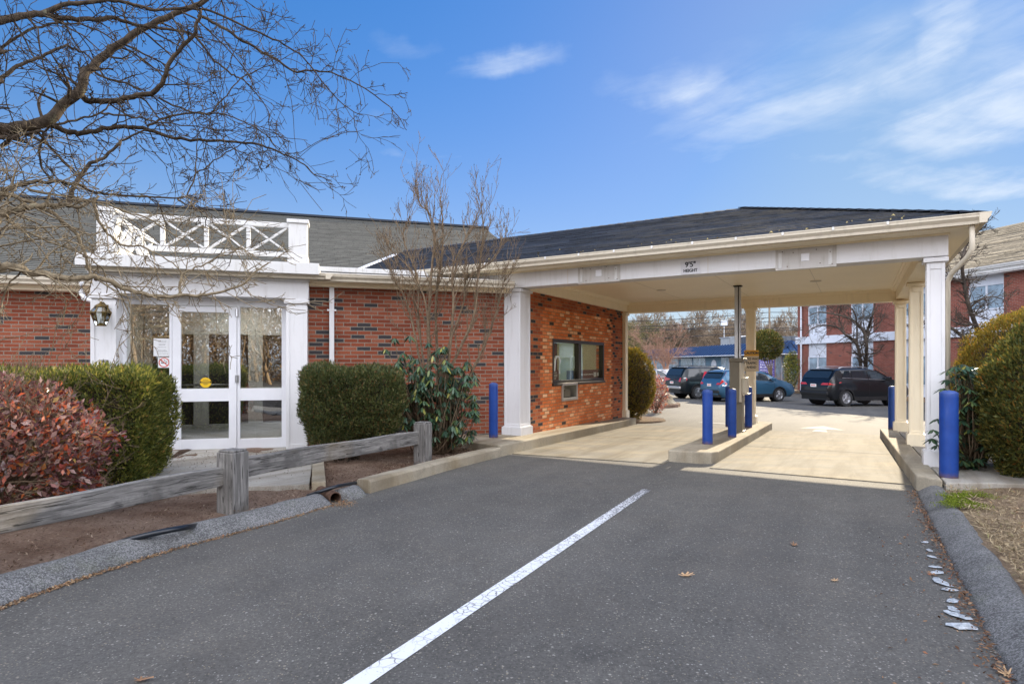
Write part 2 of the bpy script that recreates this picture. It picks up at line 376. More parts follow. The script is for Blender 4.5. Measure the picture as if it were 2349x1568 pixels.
def paint_mat(name, col, rough=.45, stain=.25, drip=True, bump=.06):
    m, t, bs = newmat(name); o = t.obj(); x, y, z = t.sep(o)
    st = t.comb(t.m('MULTIPLY', x, 9), t.m('MULTIPLY', y, 9), t.m('MULTIPLY', z, 1.2))
    s1 = t.rng(t.noise(st, 1.5, 5, .65), .52, .8, 0, stain)
    s2 = t.rng(t.noise(o, 26, 5, .7), .62, .8, 0, stain*1.1)
    c = t.mix(t.m('MAXIMUM', s1, s2), col, (.30,.27,.21))
    c = t.mix(t.rng(t.noise(o, 1.3, 3), .35, .7, 0, .18), c, tuple(k*.8 for k in col))
    setp(t, bs, color=c, rough=rough, spec=.35, normal=t.bump(t.noise(o, 60, 3), bump, .004)); return m
M = {}
M['brick'] = brick_mat('red_brick', 'x')
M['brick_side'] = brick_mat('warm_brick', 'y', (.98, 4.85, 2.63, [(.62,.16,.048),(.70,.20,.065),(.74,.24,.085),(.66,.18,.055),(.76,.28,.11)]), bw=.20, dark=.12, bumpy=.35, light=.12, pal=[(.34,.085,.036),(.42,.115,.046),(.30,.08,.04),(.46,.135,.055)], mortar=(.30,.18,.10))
M['brick_far'] = brick_mat('far_brick', 'x', bw=.215, dark=.004, pal=[(.20,.060,.042),(.23,.070,.048),(.25,.082,.056),(.21,.065,.046)], mortar=(.24,.17,.15), bumpy=.2)
M['white'] = paint_mat('white_paint', (.70,.70,.71))
M['cream'] = paint_mat('cream_paint', (.90,.80,.60), stain=.2)
M['ceiling'] = paint_mat('cream_ceiling_paint', (.94,.85,.66), stain=.12)
M['gutter'] = paint_mat('stained_gutter_paint', (.60,.54,.43), stain=.6)
M['dirty'] = paint_mat('mildewed_white_paint', (.66,.66,.65), stain=.8)
M['vinyl'] = plain('white_vinyl', (.74,.75,.78), .35, var=.04)
M['panel'] = plain('far_white_panel', (.62,.66,.74), .5, var=.06)
M['bluepaint'] = None
def shingle_mat(name, base, lichen=.0, streak=.25, lit_lip=None, dk=.62, vr=.18):
    m, t, bs = newmat(name); u, v, _ = t.sep(t.uv()); ex = .14
    rowf = t.m('DIVIDE', v, ex); row = t.m('FLOOR', rowf)
    wr = t.node('ShaderNodeTexWhiteNoise', {'W': row}, noise_dimensions='1D')
    colf = t.m('ADD', t.m('DIVIDE', u, .31), t.m('MULTIPLY', wr, 5.0)); col = t.m('FLOOR', colf); fc = t.m('FRACT', colf)
    wn = t.node('ShaderNodeTexWhiteNoise', {'Vector': t.comb(col, row, 1.0)}, noise_dimensions='3D')
    k = t.m('MULTIPLY', t.rng(wn, 0, 1, 1-vr, 1+vr), t.rng(t.noise(t.uv(), 3.0, 4), .3, .7, 1-streak, 1+streak))
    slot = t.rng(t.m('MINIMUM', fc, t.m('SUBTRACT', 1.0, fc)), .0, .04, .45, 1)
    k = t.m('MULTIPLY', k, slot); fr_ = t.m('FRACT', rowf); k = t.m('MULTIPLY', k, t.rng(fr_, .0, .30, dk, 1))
    k = t.m('MULTIPLY', k, t.rng(t.noise(t.uv(), 160, 2), .3, .7, .75, 1.25))
    c = t.vm('SCALE', base); t.l.new(k, c.node.inputs[3])
    if lit_lip: c = t.mix(t.m('MULTIPLY', t.m('LESS_THAN', fr_, .13), t.m('MULTIPLY', t.rng(u, .5, 3.6, .12, 1), t.rng(t.noise(t.uv(), 2.2, 5, .7), .40, .6, .2, .95))), c, lit_lip)  # pale course edges painted as sun graze, stronger towards the right
    if lichen:
        c = t.mix(t.m('MULTIPLY', t.rng(t.noise(t.uv(), 18, 5, .7), .62, .72), lichen), c, (.32,.30,.20))
    setp(t, bs, color=c, rough=.85, spec=.25, normal=t.bump(t.noise(t.uv(), 120, 3), .5, .004)); return m
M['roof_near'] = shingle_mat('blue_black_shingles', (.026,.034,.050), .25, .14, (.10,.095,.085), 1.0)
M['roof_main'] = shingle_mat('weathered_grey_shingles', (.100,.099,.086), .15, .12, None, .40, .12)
M['roof_far'] = shingle_mat('tan_shingles', (.19,.16,.115), 0)
def asphalt_mat():
    m, t, bs = newmat('asphalt'); o = t.obj()
    b = t.rng(t.noise(o, .35, 5, .6), .3, .7, .82, 1.18); b2 = t.rng(t.noise(o, 2.7, 5, .7), .3, .7, .86, 1.14)
    fine = t.rng(t.noise(o, 60, 4, .8), .28, .72, .45, 1.5)
    base = t.vm('SCALE', (.094,.090,.081)); t.l.new(t.m('MULTIPLY', t.m('MULTIPLY', b, b2), fine), base.node.inputs[3])
    vd = t.vor(o, 50); vc = t.vor(o, 50, out=1)
    r, g, bb = t.sep(vc)
    stone = t.m('MULTIPLY', t.rng(vd, .40, .26), t.m('GREATER_THAN', r, t.rng(t.noise(o, 1.5, 3), .3, .7, .90, .965)))
    stone = t.m('MULTIPLY', stone, .75)
    c = t.mix(t.m('MULTIPLY', stone, .7), base, t.mix(g, (.55,.53,.49), (.30,.24,.17)))
    vd2 = t.vor(o, 92); vc2 = t.sep(t.vor(o, 92, out=1))
    c = t.mix(t.m('MULTIPLY', t.m('MULTIPLY', t.rng(vd2, .46, .28), t.m('GREATER_THAN', vc2[0], .80)), t.rng(vc2[1], 0, 1, .25, .8)), c, t.mix(vc2[2], (.38,.38,.37), (.30,.24,.16)))
    tan = t.rng(t.noise(o, .8, 4, .65), .48, .72, 0, .22); c = t.mix(tan, c, (.15,.13,.105))
    crack = t.rng(t.vor(t.vm('ADD', o, t.vm('SCALE', t.noise(o, 2.5, 4, col=True), None)), .55, 'DISTANCE_TO_EDGE'), 0, .010, 1, 0)
    c = t.mix(t.m('MULTIPLY', crack, t.rng(t.noise(o, .45, 2), .50, .58, 0, .4)), c, (.045,.042,.038))
    ox, oy, oz = t.sep(o); al = t.m('ADD', t.m('MULTIPLY', ox, .506), t.m('MULTIPLY', oy, .8625)); ac = t.m('SUBTRACT', t.m('MULTIPLY', ox, .8625), t.m('MULTIPLY', oy, .506))
    lane = t.noise(t.comb(t.m('MULTIPLY', ac, 1.5), t.m('MULTIPLY', al, .12)), 1.0, 4, .55); c = t.mix(t.rng(lane, .42, .62, 0, .22), c, (.058,.058,.060)); c = t.mix(t.rng(lane, .55, .35, 0, .16), c, (.15,.145,.135))
    oil = t.m('MULTIPLY', t.rng(t.vor(t.vm('ADD', o, t.vm('MULTIPLY', t.noise(o, 6, 3, col=True), (.2,.2,0))), .8), .07, .15, 1, 0), t.rng(t.noise(o, 5, 4), .45, .6)); c = t.mix(t.m('MULTIPLY', oil, .35), c, (.03,.03,.032))
    setp(t, bs, color=c, rough=.85, spec=.3, normal=t.bump(t.m('ADD', t.noise(o, 110, 3), t.m('MULTIPLY', stone, .6)), .6, .004)); return m
M['asphalt'] = asphalt_mat()
def aggregate_mat(name, base, k=1.0, moss=0.0, sc=95):
    m, t, bs = newmat(name); o = t.obj()
    vc = t.sep(t.vor(o, sc, out=1)); vd = t.vor(o, sc)
    c = t.vm('SCALE', base); t.l.new(t.m('MULTIPLY', t.rng(vc[0], 0, 1, .52, 1.65), t.rng(t.noise(o, 4, 4), .3, .7, .8, 1.2)), c.node.inputs[3])
    c = t.mix(t.rng(vd, .35, .65, 0, .4), c, tuple(b*.35 for b in base))
    if moss: c = t.mix(t.m('MULTIPLY', t.rng(t.noise(o, 3.5, 5, .7), .55, .68), moss), c, (.12,.13,.05))
    setp(t, bs, color=c, rough=.9, spec=.2, normal=t.bump(t.m('ADD', t.m('MULTIPLY', vd, -1), t.noise(o, 30, 3)), .5, .007)); return m
M['berm'] = aggregate_mat('coarse_asphalt_kerb', (.155,.155,.152), moss=.15, sc=120)
def concrete_mat(name, base, stain=.5, ocher=0.0, edge=False):
    m, t, bs = newmat(name); o = t.obj()
    a = t.rng(t.noise(o, 1.1, 6, .65), .3, .7, .80, 1.16); b = t.rng(t.noise(o, 60, 4, .7), .3, .7, .84, 1.16)
    c = t.vm('SCALE', base); t.l.new(t.m('MULTIPLY', a, b), c.node.inputs[3])
    c = t.mix(t.rng(t.noise(o, 3.0, 6, .75, .6), .5, .78, 0, stain), c, tuple(k*.42 for k in base))
    if ocher: c = t.mix(t.rng(t.noise(t.vm('MULTIPLY', o, (.5, 1.6, 1)), 1.2, 5, .6), .47, .70, 0, ocher), c, (.36,.27,.13))
    ox, oy, oz = t.sep(o); al = t.m('ADD', t.m('MULTIPLY', ox, .506), t.m('MULTIPLY', oy, .8625)); ac = t.m('SUBTRACT', t.m('MULTIPLY', ox, .8625), t.m('MULTIPLY', oy, .506))
    tr = t.noise(t.comb(t.m('MULTIPLY', ac, 2.6), t.m('MULTIPLY', al, .35)), 1.2, 6, .65, .4); c = t.mix(t.rng(tr, .46, .62, 0, .6), c, tuple(k*m_ for k, m_ in zip(base, (.52,.45,.36)))); c = t.mix(t.rng(tr, .46, .30, 0, .35), c, tuple(min(1, k*1.45) for k in base))
    pit = t.rng(t.vor(o, 45), .06, .12, 1, 0)
    c = t.mix(t.m('MULTIPLY', pit, .5), c, tuple(k*.4 for k in base))
    setp(t, bs, color=c, rough=.85, spec=.25, normal=t.bump(t.noise(o, 70, 4, .7), .35, .005)); return m
M['slab'] = concrete_mat('lane_concrete', (.155,.144,.120), .3, .38)
M['kerb'] = concrete_mat('old_kerb_concrete', (.31,.275,.21), .7, .3)
M['walk'] = concrete_mat('walk_concrete', (.33,.31,.27), .4)
def soil_mat(name, a, b, green=0.0):
    m, t, bs = newmat(name); o = t.obj()
    c = t.mix(t.rng(t.noise(o, 1.3, 5, .65), .35, .65), a, b)
    k = t.rng(t.noise(o, 45, 5, .75), .25, .75, .5, 1.5); nd = t.n.new('ShaderNodeVectorMath'); nd.operation = 'SCALE'; t.l.new(c, nd.inputs[0]); t.l.new(k, nd.inputs[3]); c = nd.outputs[0]
    peb = t.m('MULTIPLY', t.rng(t.vor(o, 38), .25, .15), t.m('GREATER_THAN', t.sep(t.vor(o, 38, out=1))[0], .86))
    c = t.mix(t.m('MULTIPLY', peb, .6), c, (.34,.28,.23))
    if green: c = t.mix(t.m('MULTIPLY', t.rng(t.noise(o, .9, 5, .7), .5, .62), green), c, (.10,.13,.025))
    setp(t, bs, color=c, rough=.95, spec=.1, normal=t.bump(t.noise(o, 40, 6, .75), 1.0, .03)); return m
M['mulch'] = soil_mat('dark_mulch_soil', (.12,.072,.048), (.26,.19,.145))
M['lawn'] = soil_mat('thin_winter_lawn_soil', (.19,.13,.09), (.28,.21,.14), .12)
def wood_mat(name, along, base=(.27,.26,.245), dk=(.095,.092,.088), warm=(.26,.20,.12)):
    m, t, bs = newmat(name); o = t.obj(); s = [22, 22, 22]; s['xyz'.index(along)] = 1.2
    v = t.vm('MULTIPLY', o, tuple(s))
    g = t.noise(v, 1.6, 7, .7, .6); c = t.ramp(g, [(.3, dk), (.48, tuple(k*.6 for k in base)), (.62, base), (.8, tuple(min(1, k*1.45) for k in base))])
    blot = t.rng(t.noise(t.vm('MULTIPLY', o, (1.0,)*3), 2.2, 5, .65), .50, .62, 0, .75)
    c = t.mix(blot, c, dk); c = t.mix(t.rng(t.noise(o, 1.1, 3), .55, .75, 0, .5), c, warm)
    crack = t.rng(t.noise(v, 2.4, 3, .5, 1.5), .36, .40, 1, 0); c = t.mix(t.m('MULTIPLY', crack, .7), c, (.02,.018,.015))
    setp(t, bs, color=c, rough=.85, spec=.2, normal=t.bump(t.m('SUBTRACT', g, crack), .7, .008)); return m
M['rail'] = wood_mat('weathered_grey_timber', 'x'); M['post'] = wood_mat('weathered_grey_timber_post', 'z', warm=(.22,.15,.06))
def bark_mat(name, a, b, sc=18):
    m, t, bs = newmat(name); o = t.obj()
    c = t.mix(t.rng(t.noise(t.vm('MULTIPLY', o, (1, 1, .5)), sc, 5, .7), .35, .65), a, b)
    c = t.mix(t.rng(t.noise(o, 7, 5, .7), .60, .70, 0, .5), c, (.22,.22,.14))
    setp(t, bs, color=c, rough=.9, spec=.15, normal=t.bump(t.noise(o, 50, 4), .7, .01)); return m
M['bark'] = bark_mat('dark_tree_bark', (.030,.023,.017), (.085,.064,.045))
M['bark_lit'] = bark_mat('sun_painted_bark', (.11,.085,.055), (.27,.22,.145))  # lighter bark copy, sunlight on the lower limbs put into the colour
M['bark_tan'] = bark_mat('tan_shrub_bark', (.10,.072,.046), (.22,.16,.105))
M['bark_far'] = bark_mat('grey_brown_bark', (.16,.12,.085), (.27,.21,.15), 4)
M['bark_red'] = bark_mat('peeling_pink_bark', (.24,.13,.09), (.36,.23,.17), 5)
def leaf_mat(name, stops, rough=.45, spec=.4, trans=.25, coat=0.0):
    m, t, bs = newmat(name)
    g = t.n.new('ShaderNodeNewGeometry'); r = g.outputs['Random Per Island']
    c = t.ramp(r, stops, 'LINEAR'); c2 = t.mix(t.rng(t.noise(t.obj(), 1.4, 3), .3, .7, 0, .35), c, t.ramp(r, [(p, tuple(k*.62 for k in cc)) for p, cc in stops]))
    setp(t, bs, color=c2, rough=rough, spec=spec, coat=coat)
    if trans:
        tr = t.node('ShaderNodeBsdfTranslucent', {'Color': c2}); mx = t.n.new('ShaderNodeMixShader'); mx.inputs[0].default_value = trans
        t.l.new(bs.outputs[0], mx.inputs[1]); t.l.new(tr, mx.inputs[2]); out = [n for n in t.n if n.type == 'OUTPUT_MATERIAL'][0]; t.l.new(mx.outputs[0], out.inputs[0])
    return m
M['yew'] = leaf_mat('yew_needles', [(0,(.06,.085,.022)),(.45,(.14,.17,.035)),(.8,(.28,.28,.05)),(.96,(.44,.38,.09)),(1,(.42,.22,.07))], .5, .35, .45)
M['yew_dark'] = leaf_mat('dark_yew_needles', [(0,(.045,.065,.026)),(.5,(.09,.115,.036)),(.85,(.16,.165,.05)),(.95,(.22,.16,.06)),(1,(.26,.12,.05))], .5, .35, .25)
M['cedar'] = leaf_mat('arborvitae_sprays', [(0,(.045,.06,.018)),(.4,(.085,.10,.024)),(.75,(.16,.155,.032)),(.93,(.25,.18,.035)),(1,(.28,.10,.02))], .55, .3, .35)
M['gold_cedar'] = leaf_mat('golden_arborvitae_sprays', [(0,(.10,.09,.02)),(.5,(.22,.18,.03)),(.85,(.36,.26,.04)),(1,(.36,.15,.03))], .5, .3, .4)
M['red_leaf'] = leaf_mat('burgundy_leaves', [(0,(.12,.05,.06)),(.25,(.22,.10,.10)),(.42,(.42,.24,.20)),(.58,(.52,.33,.27)),(.66,(.30,.07,.05)),(.80,(.56,.11,.045)),(.92,(.66,.22,.07)),(.95,(.42,.30,.08)),(1,(.30,.18,.18))], .24, .8, .42, .3)
M['rhodo'] = leaf_mat('rhododendron_leaves', [(0,(.025,.058,.036)),(.5,(.042,.092,.050)),(.85,(.07,.125,.055)),(.95,(.17,.20,.05)),(1,(.33,.28,.06))], .35, .5, .15)
M['core'] = plain('twiggy_inner_wood', (.045,.034,.022), .95, var=.5, scale=14, bump=.8, bscale=25)
M['dry_leaf'] = leaf_mat('fallen_leaves', [(0,(.16,.085,.045)),(.5,(.30,.19,.10)),(.85,(.42,.30,.18)),(1,(.30,.11,.05))], .7, .2, .1)
M['dry_grass'] = leaf_mat('dry_grass_blades', [(0,(.24,.18,.11)),(.6,(.38,.30,.19)),(.93,(.48,.39,.25)),(1,(.18,.20,.06))], .8, .1, .2)
M['moss'] = leaf_mat('green_moss', [(0,(.10,.14,.02)),(1,(.22,.27,.03))], .8, .1, .2)
M['pine'] = leaf_mat('pine_foliage', [(0,(.07,.07,.03)),(.6,(.14,.13,.05)),(1,(.22,.18,.08))], .7, .2, .2)
def glass_mat(name, tint=(1,1,1), refl=1.0, minr=.0):
    m, t, bs = newmat(name); t.n.remove(bs)
    fr = t.node('ShaderNodeFresnel', {'IOR': 1.52}); f = t.m('ADD', t.m('MULTIPLY', fr, 1.7*refl), minr, clamp=True)
    tr = t.node('ShaderNodeBsdfTransparent', {'Color': tint}); gl = t.node('ShaderNodeBsdfGlossy', {'Color': (.95,.97,1), 'Roughness': 0.0})
    mx = t.n.new('ShaderNodeMixShader'); t.l.new(f, mx.inputs[0]); t.l.new(tr, mx.inputs[1]); t.l.new(gl, mx.inputs[2])
    t.l.new(mx.outputs[0], [n for n in t.n if n.type == 'OUTPUT_MATERIAL'][0].inputs[0]); return m
M['glass'] = glass_mat('window_glass', (.80,.82,.80), 1.0, .30)
M['glass_t'] = glass_mat('teller_glass', (.92,.97,.90), .22, 0.0)
M['lamp_glass'] = glass_mat('lantern_glass', (.85,.88,.86), .7)
M['far_glass'] = plain('far_window_glass', (.22,.30,.38), .08, 0, .9, var=.5, scale=1.5)  # base lightened to paint in the pale sky reflection
M['steel'] = plain('brushed_steel', (.55,.53,.48), .35, .9, var=.1)
M['galv'] = plain('galvanised_tube', (.50,.50,.50), .4, .6, var=.1)
M['bronze'] = plain('dark_bronze_frame', (.035,.028,.022), .4, .2)
M['brass'] = plain('aged_brass', (.19,.13,.045), .45, .8, var=.4, scale=30)
M['black'] = plain('black_plastic', (.012,.012,.013), .4)
M['tyre'] = plain('tyre_rubber', (.018,.018,.019), .85)
M['alu'] = plain('alloy_wheel', (.52,.53,.55), .28, .85, var=.03)
M['kiosk'] = plain('beige_machine_paint', (.47,.42,.32), .45, var=.06)
M['kioskd'] = plain('olive_machine_paint', (.145,.125,.085), .5, var=.08)
M['inner'] = plain('green_room_wall', (.50,.54,.34), .7, var=.05)
M['innerw'] = plain('white_inner_paint', (.62,.63,.66), .5, var=.04)
M['dark'] = plain('dark_interior', (.03,.03,.032), .7)
M['hose'] = plain('black_poly_pipe', (.010,.014,.020), .3)
M['rust'] = plain('rusted_pipe', (.10,.055,.035), .8, .2, var=.4, scale=20, bump=.5)
M['ink'] = plain('black_ink', (.02,.02,.022), .5)
M['paper'] = plain('white_paper', (.74,.75,.76), .6, var=.03)
M['red_ink'] = plain('red_ink', (.58,.07,.035), .5)
M['yellow'] = plain('yellow_sticker', (.78,.50,.02), .4, var=.03)
M['amber'] = plain('amber_sign_paint', (.72,.38,.02), .4, var=.03)
M['sign_cream'] = plain('cream_sign_paint', (.62,.53,.38), .45, var=.04)
M['brown'] = plain('brown_plaque', (.075,.045,.035), .5)
M['grey_sign'] = plain('pale_grey_sign', (.60,.60,.63), .5, var=.05)
M['stripe'] = None
def bollard_mat():
    m, t, bs = newmat('scuffed_blue_paint'); o = t.obj()
    c = t.mix(t.rng(t.noise(o, 5, 4), .35, .65), (.008,.042,.22), (.012,.055,.27))
    c = t.mix(t.m('MULTIPLY', t.rng(t.noise(t.vm('MULTIPLY', o, (1,1,.6)), 26, 5, .8), .70, .74), .8), c, (.30,.36,.50))
    oz = t.sep(o)[2]; c = t.mix(t.m('MULTIPLY', t.rng(t.m('ADD', oz, t.m('MULTIPLY', t.noise(o, 22, 4, .7), .12)), .13, .06), .85), c, (.13,.075,.045)); c = t.mix(t.rng(t.noise(t.vm('MULTIPLY', o, (1,1,.15)), 30, 4, .7), .58, .75, 0, .45), c, (.035,.05,.10))
    c = t.mix(t.m('MULTIPLY', t.rng(oz, .86, .95, 0, .5), t.noise(o, 25, 4)), c, (.22,.27,.36))
    setp(t, bs, color=c, rough=t.rng(t.noise(o, 12, 4), .3, .7, .38, .68), spec=.3, normal=t.bump(t.noise(o, 18, 3), .2, .01)); return m
M['bollard'] = bollard_mat()
def line_mat():
    m, t, bs = newmat('cracked_white_road_paint'); o = t.obj()
    w = t.vm('ADD', o, t.vm('SCALE', t.noise(o, 9, 3, col=True), None))
    e = t.vor(t.vm('ADD', o, t.vm('MULTIPLY', t.noise(o, 14, 3, col=True), (.05,.05,0))), 17, 'DISTANCE_TO_EDGE')
    crack = t.m('MULTIPLY', t.rng(e, .0, .07, 1, 0), t.rng(t.noise(o, 3, 3), .35, .55))
    wear = t.rng(t.noise(o, 60, 5, .8), .60, .66); xx = t.sep(o)
    far = t.rng(xx[1], -6.5, -2.75, -.06, .16); wear2 = t.m('GREATER_THAN', t.m('ADD', t.noise(o, 45, 5, .75), far), .62)
    k = t.m('MAXIMUM', t.m('MAXIMUM', crack, wear), wear2)
    c = t.mix(k, (.66,.68,.70), (.10,.10,.105)); setp(t, bs, color=c, rough=.75, spec=.3, normal=t.bump(t.m('MULTIPLY', k, -1), .5, .004)); return m
M['stripe'] = line_mat()
M['worn_white'] = plain('worn_white_marking', (.22,.22,.21), .8, var=.25, scale=8)
from mathutils import noise as MN
def nz(x, y, z=0.0, s=1.0, seed=0.0): return MN.noise(Vector((x*s+seed, y*s-seed, z*s+seed*.37)))
def lump(o, s, amp, seed=0.0, zonly=False):
    n = len(o.data.vertices); a = np.empty(n*3, np.float32); o.data.vertices.foreach_get('co', a); a = a.reshape(-1, 3)
    for i in range(n):
        x, y, z = a[i]
        if zonly: a[i, 2] += nz(x, y, 0, s, seed)*amp
        else:
            v = MN.noise_vector(Vector((x*s+seed, y*s, z*s))); a[i] += np.array(v)*amp
    o.data.vertices.foreach_set('co', a.ravel()); o.data.update()
# ================================================================ THE SETTING
mb = MB()
vs_l = [-60, -30, -12, 0, 12, 24, 60, 260]
for k in range(len(vs_l)-1):
    q4 = [uv2(-220, vs_l[k]), uv2(260, vs_l[k]), uv2(260, vs_l[k+1]), uv2(-220, vs_l[k+1])]
    mb.face([(p[0], p[1], gz(*p)) for p in q4])
o = mb.build('ground', M['asphalt']); tag(o, kind='structure')
def uvprism(name, poly, top, mat, bottom=-.25, kind='structure', bevel=0.0, label=None, cat=None, zt=None):
    mb = MB(); pts = [tuple(uv2(*p)) for p in poly]
    mb.prism(pts, lambda x, y: gz(x, y)+bottom, zt or (lambda x, y: gz(x, y)+top))
    o = mb.build(name, mat, bevel=bevel); tag(o, label, cat, kind=kind); return o
uvprism('lane_slab', [(.43, -1.05), (2.86, -.72), (2.86, 5.9), (.30, 5.5)], .012, M['slab'])
uvprism('lane_slab', [(3.53, -.73), (5.96, -.66), (5.82, 6.3), (3.52, 6.0)], .012, M['slab'])
for a, b in (((.40, 2.3), (2.86, 2.5)), ((3.53, 2.3), (5.9, 2.45))):   # saw-cut joints
    mb = MB(); p0 = uv2(*a); p1 = uv2(*b)
    mb.bar((p0[0], p0[1], gz(*p0)+.012), (p1[0], p1[1], gz(*p1)+.012), .012, .003)
    tag(mb.build('slab_joint', M['core']), kind='structure')
uvprism('teller_kerb', [(.44, -1.42), (.33, 5.6), (-.5, 5.6), (-.5, .2), (-1.25, -.35), (-1.0, -.85), (-.25, -1.32)], .185, M['kerb'], bevel=.02)
isl = uvprism('island_kerb', [(2.84, -.40), (3.32, -.36), (3.46, -.28), (3.53, -.1), (3.55, 6.3), (3.3, 6.6), (2.95, 6.5), (2.82, 0)], .175, M['kerb'], bevel=.018)
uvprism('right_kerb', [(5.955, -1.02), (6.19, -1.28), (6.10, 5.9), (5.79, 5.9)], .185, M['kerb'], bevel=.02)
uvprism('right_platform', [(6.215, -1.34), (6.70, -1.05), (7.15, -.85), (7.3, 5.9), (6.12, 5.9)], .165, M['walk'], bevel=.012)
# concrete kerb on the left, from the canopy to the drain
mb = MB(); kp = [uv2(.44, -1.42), G(1079, 1065), G(1010, 1084), G(957, 1100), G(900, 1116), G(850, 1131)]
kp = [tuple(p) for p in kp]
kp3 = smooth_path([(x, y, gz(x, y)) for x, y in kp], 30)
mb.sweep(kp3, [(0, -.2), (.0, .12), (.02, .15), (.17, .15), (.19, .13), (.2, -.2)])
o = mb.build('side_kerb', M['kerb'], bevel=.008); tag(o, kind='structure'); lump(o, 9, .006)
# rolled asphalt kerbs
BP = [(0, -.05), (.0, .006), (.03, .03), (.08, .065), (.13, .092), (.18, .105), (.23, .10), (.27, .075), (.30, .03), (.31, -.05)]
def berm(name, pts, n, w=1.0):
    mb = MB(); p = smooth_path([(x, y, gz(x, y)) for x, y in pts], n)
    mb.sweep(p, [(a*w, b) for a, b in BP]); o = mb.build(name, M['berm'], smooth=True); tag(o, kind='structure'); lump(o, 4, .010); lump(o, 16, .004, 5); return o
bl = [tuple(G(x, y)) for x, y in ((762, 1158), (568, 1214), (384, 1262), (192, 1323), (38, 1376), (-160, 1460))]
berm('asphalt_kerb', bl, 70, 1.0)
berm('asphalt_kerb', [tuple(G(843, 1137)), tuple(G(806, 1148))], 8, .9)
berm('asphalt_kerb', [tuple(uv2(5.95, v)) for v in (-9.4, -7, -5, -3, -1.9, -1.3)]+[tuple(uv2(5.99, -1.05))], 90, 1.0)
# planting bed: ruled surface between the kerb curve and the building
K = smooth_path([(-4.2, 1.6, 0), (-3.3, 2.7, 0)]+[(x, y, 0) for x, y in reversed([(a-.20, b+.1) for a, b in bl[:5]])]+[(G(850, 1131)[0]-.12, G(850, 1131)[1]+.05, 0)]+[(x-.12, y+.05, 0) for x, y in reversed(kp[:-1])], 90)
mb = MB(); NS, NR = 90, 44; grid = []
for i in range(NS):
    tt = -11+ (13.8)*i/(NS-1); b = tq2(tt, 12.9 if tt < -3.4 else 10.75)
    for j in range(NR+1):
        r = (j/NR)**1.4; x = K[i][0]*(1-r)+b[0]*r; y = K[i][1]*(1-r)+b[1]*r
        grid.append((x, y, gz(x, y)+.045+nz(x, y, 0, 1.2, 3)*.03+nz(x, y, 0, 6, 9)*.014+nz(x, y, 0, 19, 2)*.006))
mb.v = grid
for i in range(NS-1):
    for j in range(NR):
        a = i*(NR+1)+j; mb.f.append((a, a+NR+1, a+NR+2, a+1)); mb.u += [(0, 0)]*4; mb.mi.append(0)
tag(mb.build('planting_bed', M['mulch'], smooth=True), kind='structure')
# lawn to the right
mb = MB(); NS, NR = 70, 50; mb.v = []
for i in range(NS):
    v = -10+9.2*i/(NS-1)
    for j in range(NR+1):
        u = 6.12+(j/NR)**1.5*14; p = uv2(u, v); mb.v.append((p[0], p[1], gz(*p)+.085+min(1, (u-6.12)*.8)*.05+nz(p[0], p[1], 0, 1.5, 3)*.02+nz(p[0], p[1], 0, 8, 1)*.012))
for i in range(NS-1):
    for j in range(NR):
        a = i*(NR+1)+j; mb.f.append((a, a+1, a+NR+2, a+NR+1)); mb.u += [(0, 0)]*4; mb.mi.append(0)
tag(mb.build('lawn', M['lawn'], smooth=True), kind='structure')
uvprism('side_lawn', [(7.28, -.87), (20, -.87), (20, 9), (7.28, 6.5)], .12, M['lawn'])
# concrete walk to the door
mb = MB(); mb.prism([tuple(tq2(*p)) for p in ((-2.9, 6.95), (-.30, 6.88), (-.38, 10.95), (-3.1, 10.95))], lambda x, y: gz(x, y)-.1, lambda x, y: gz(x, y)+.095-.012*max(0, Q[0]*x+Q[1]*y-6.9))
tag(mb.build('door_walk', M['walk'], bevel=.006), kind='structure')
mb = MB(); a = tq2(-.20, 6.85); b = tq2(-.27, 8.9); mb.bar((a[0], a[1], gz(*a)+.0), (b[0], b[1], gz(*b)+.0), .15, .24)
tag(mb.build('walk_edging', M['kerb'], bevel=.01), kind='structure')
# painted line (its own frame so the wear runs along it)
mb = MB(); L0, L1 = -9.0, -2.75; n = 40
for k in range(n):
    v0, v1 = L0+(L1-L0)*k/n, L0+(L1-L0)*(k+1)/n
    def ln(v, s):
        uc = 3.25+(v+2.83)*(-.052); p = uv2(uc+s*.051, v); return p
    q4 = [ln(v0, -1), ln(v0, 1), ln(v1, 1), ln(v1, -1)]
    inv = FR_C.inverted()@Matrix.Identity(4)
    mb.face([tuple(inv @ Vector((p[0], p[1], gz(*p)+.004))) for p in q4])
o = mb.build('painted_line', M['stripe'], mx=FR_C); 
o.matrix_basis = FR_C; tag(o, kind='structure')
# lane arrow and stall lines on the lot
mb = MB()
def upoly(pts):
    mb.face([(uv2(*p)[0], uv2(*p)[1], gz(*uv2(*p))+.005) for p in pts])
upoly([(4.05, 7.15), (5.1, 7.15), (4.58, 8.2)]); upoly([(4.42, 6.35), (4.75, 6.35), (4.70, 6.95), (4.46, 6.95)])
upoly([(1.5, 7.35), (2.4, 7.2), (2.3, 7.5), (1.6, 7.6)])
tag(mb.build('lane_arrow', M['worn_white']), kind='structure')
mb = MB()
for k in range(-2, 9):
    a = Vector((2.6+k*2.75, 26.3+k*.75, 0)); b = a+Vector((-1.2, 4.9, 0)); w = Vector((.05, .012, 0))
    mb.face([(p.x, p.y, gz(p.x, p.y)+.005) for p in (a-w, a+w, b+w, b-w)])
tag(mb.build('stall_lines', M['worn_white']), kind='structure')

m_, t_l, b_l = newmat('ceiling_lamp_diffuser'); setp(t_l, b_l, color=(.9, .9, .85), emis=(1, .95, .82), emstr=4); M['lamp'] = m_
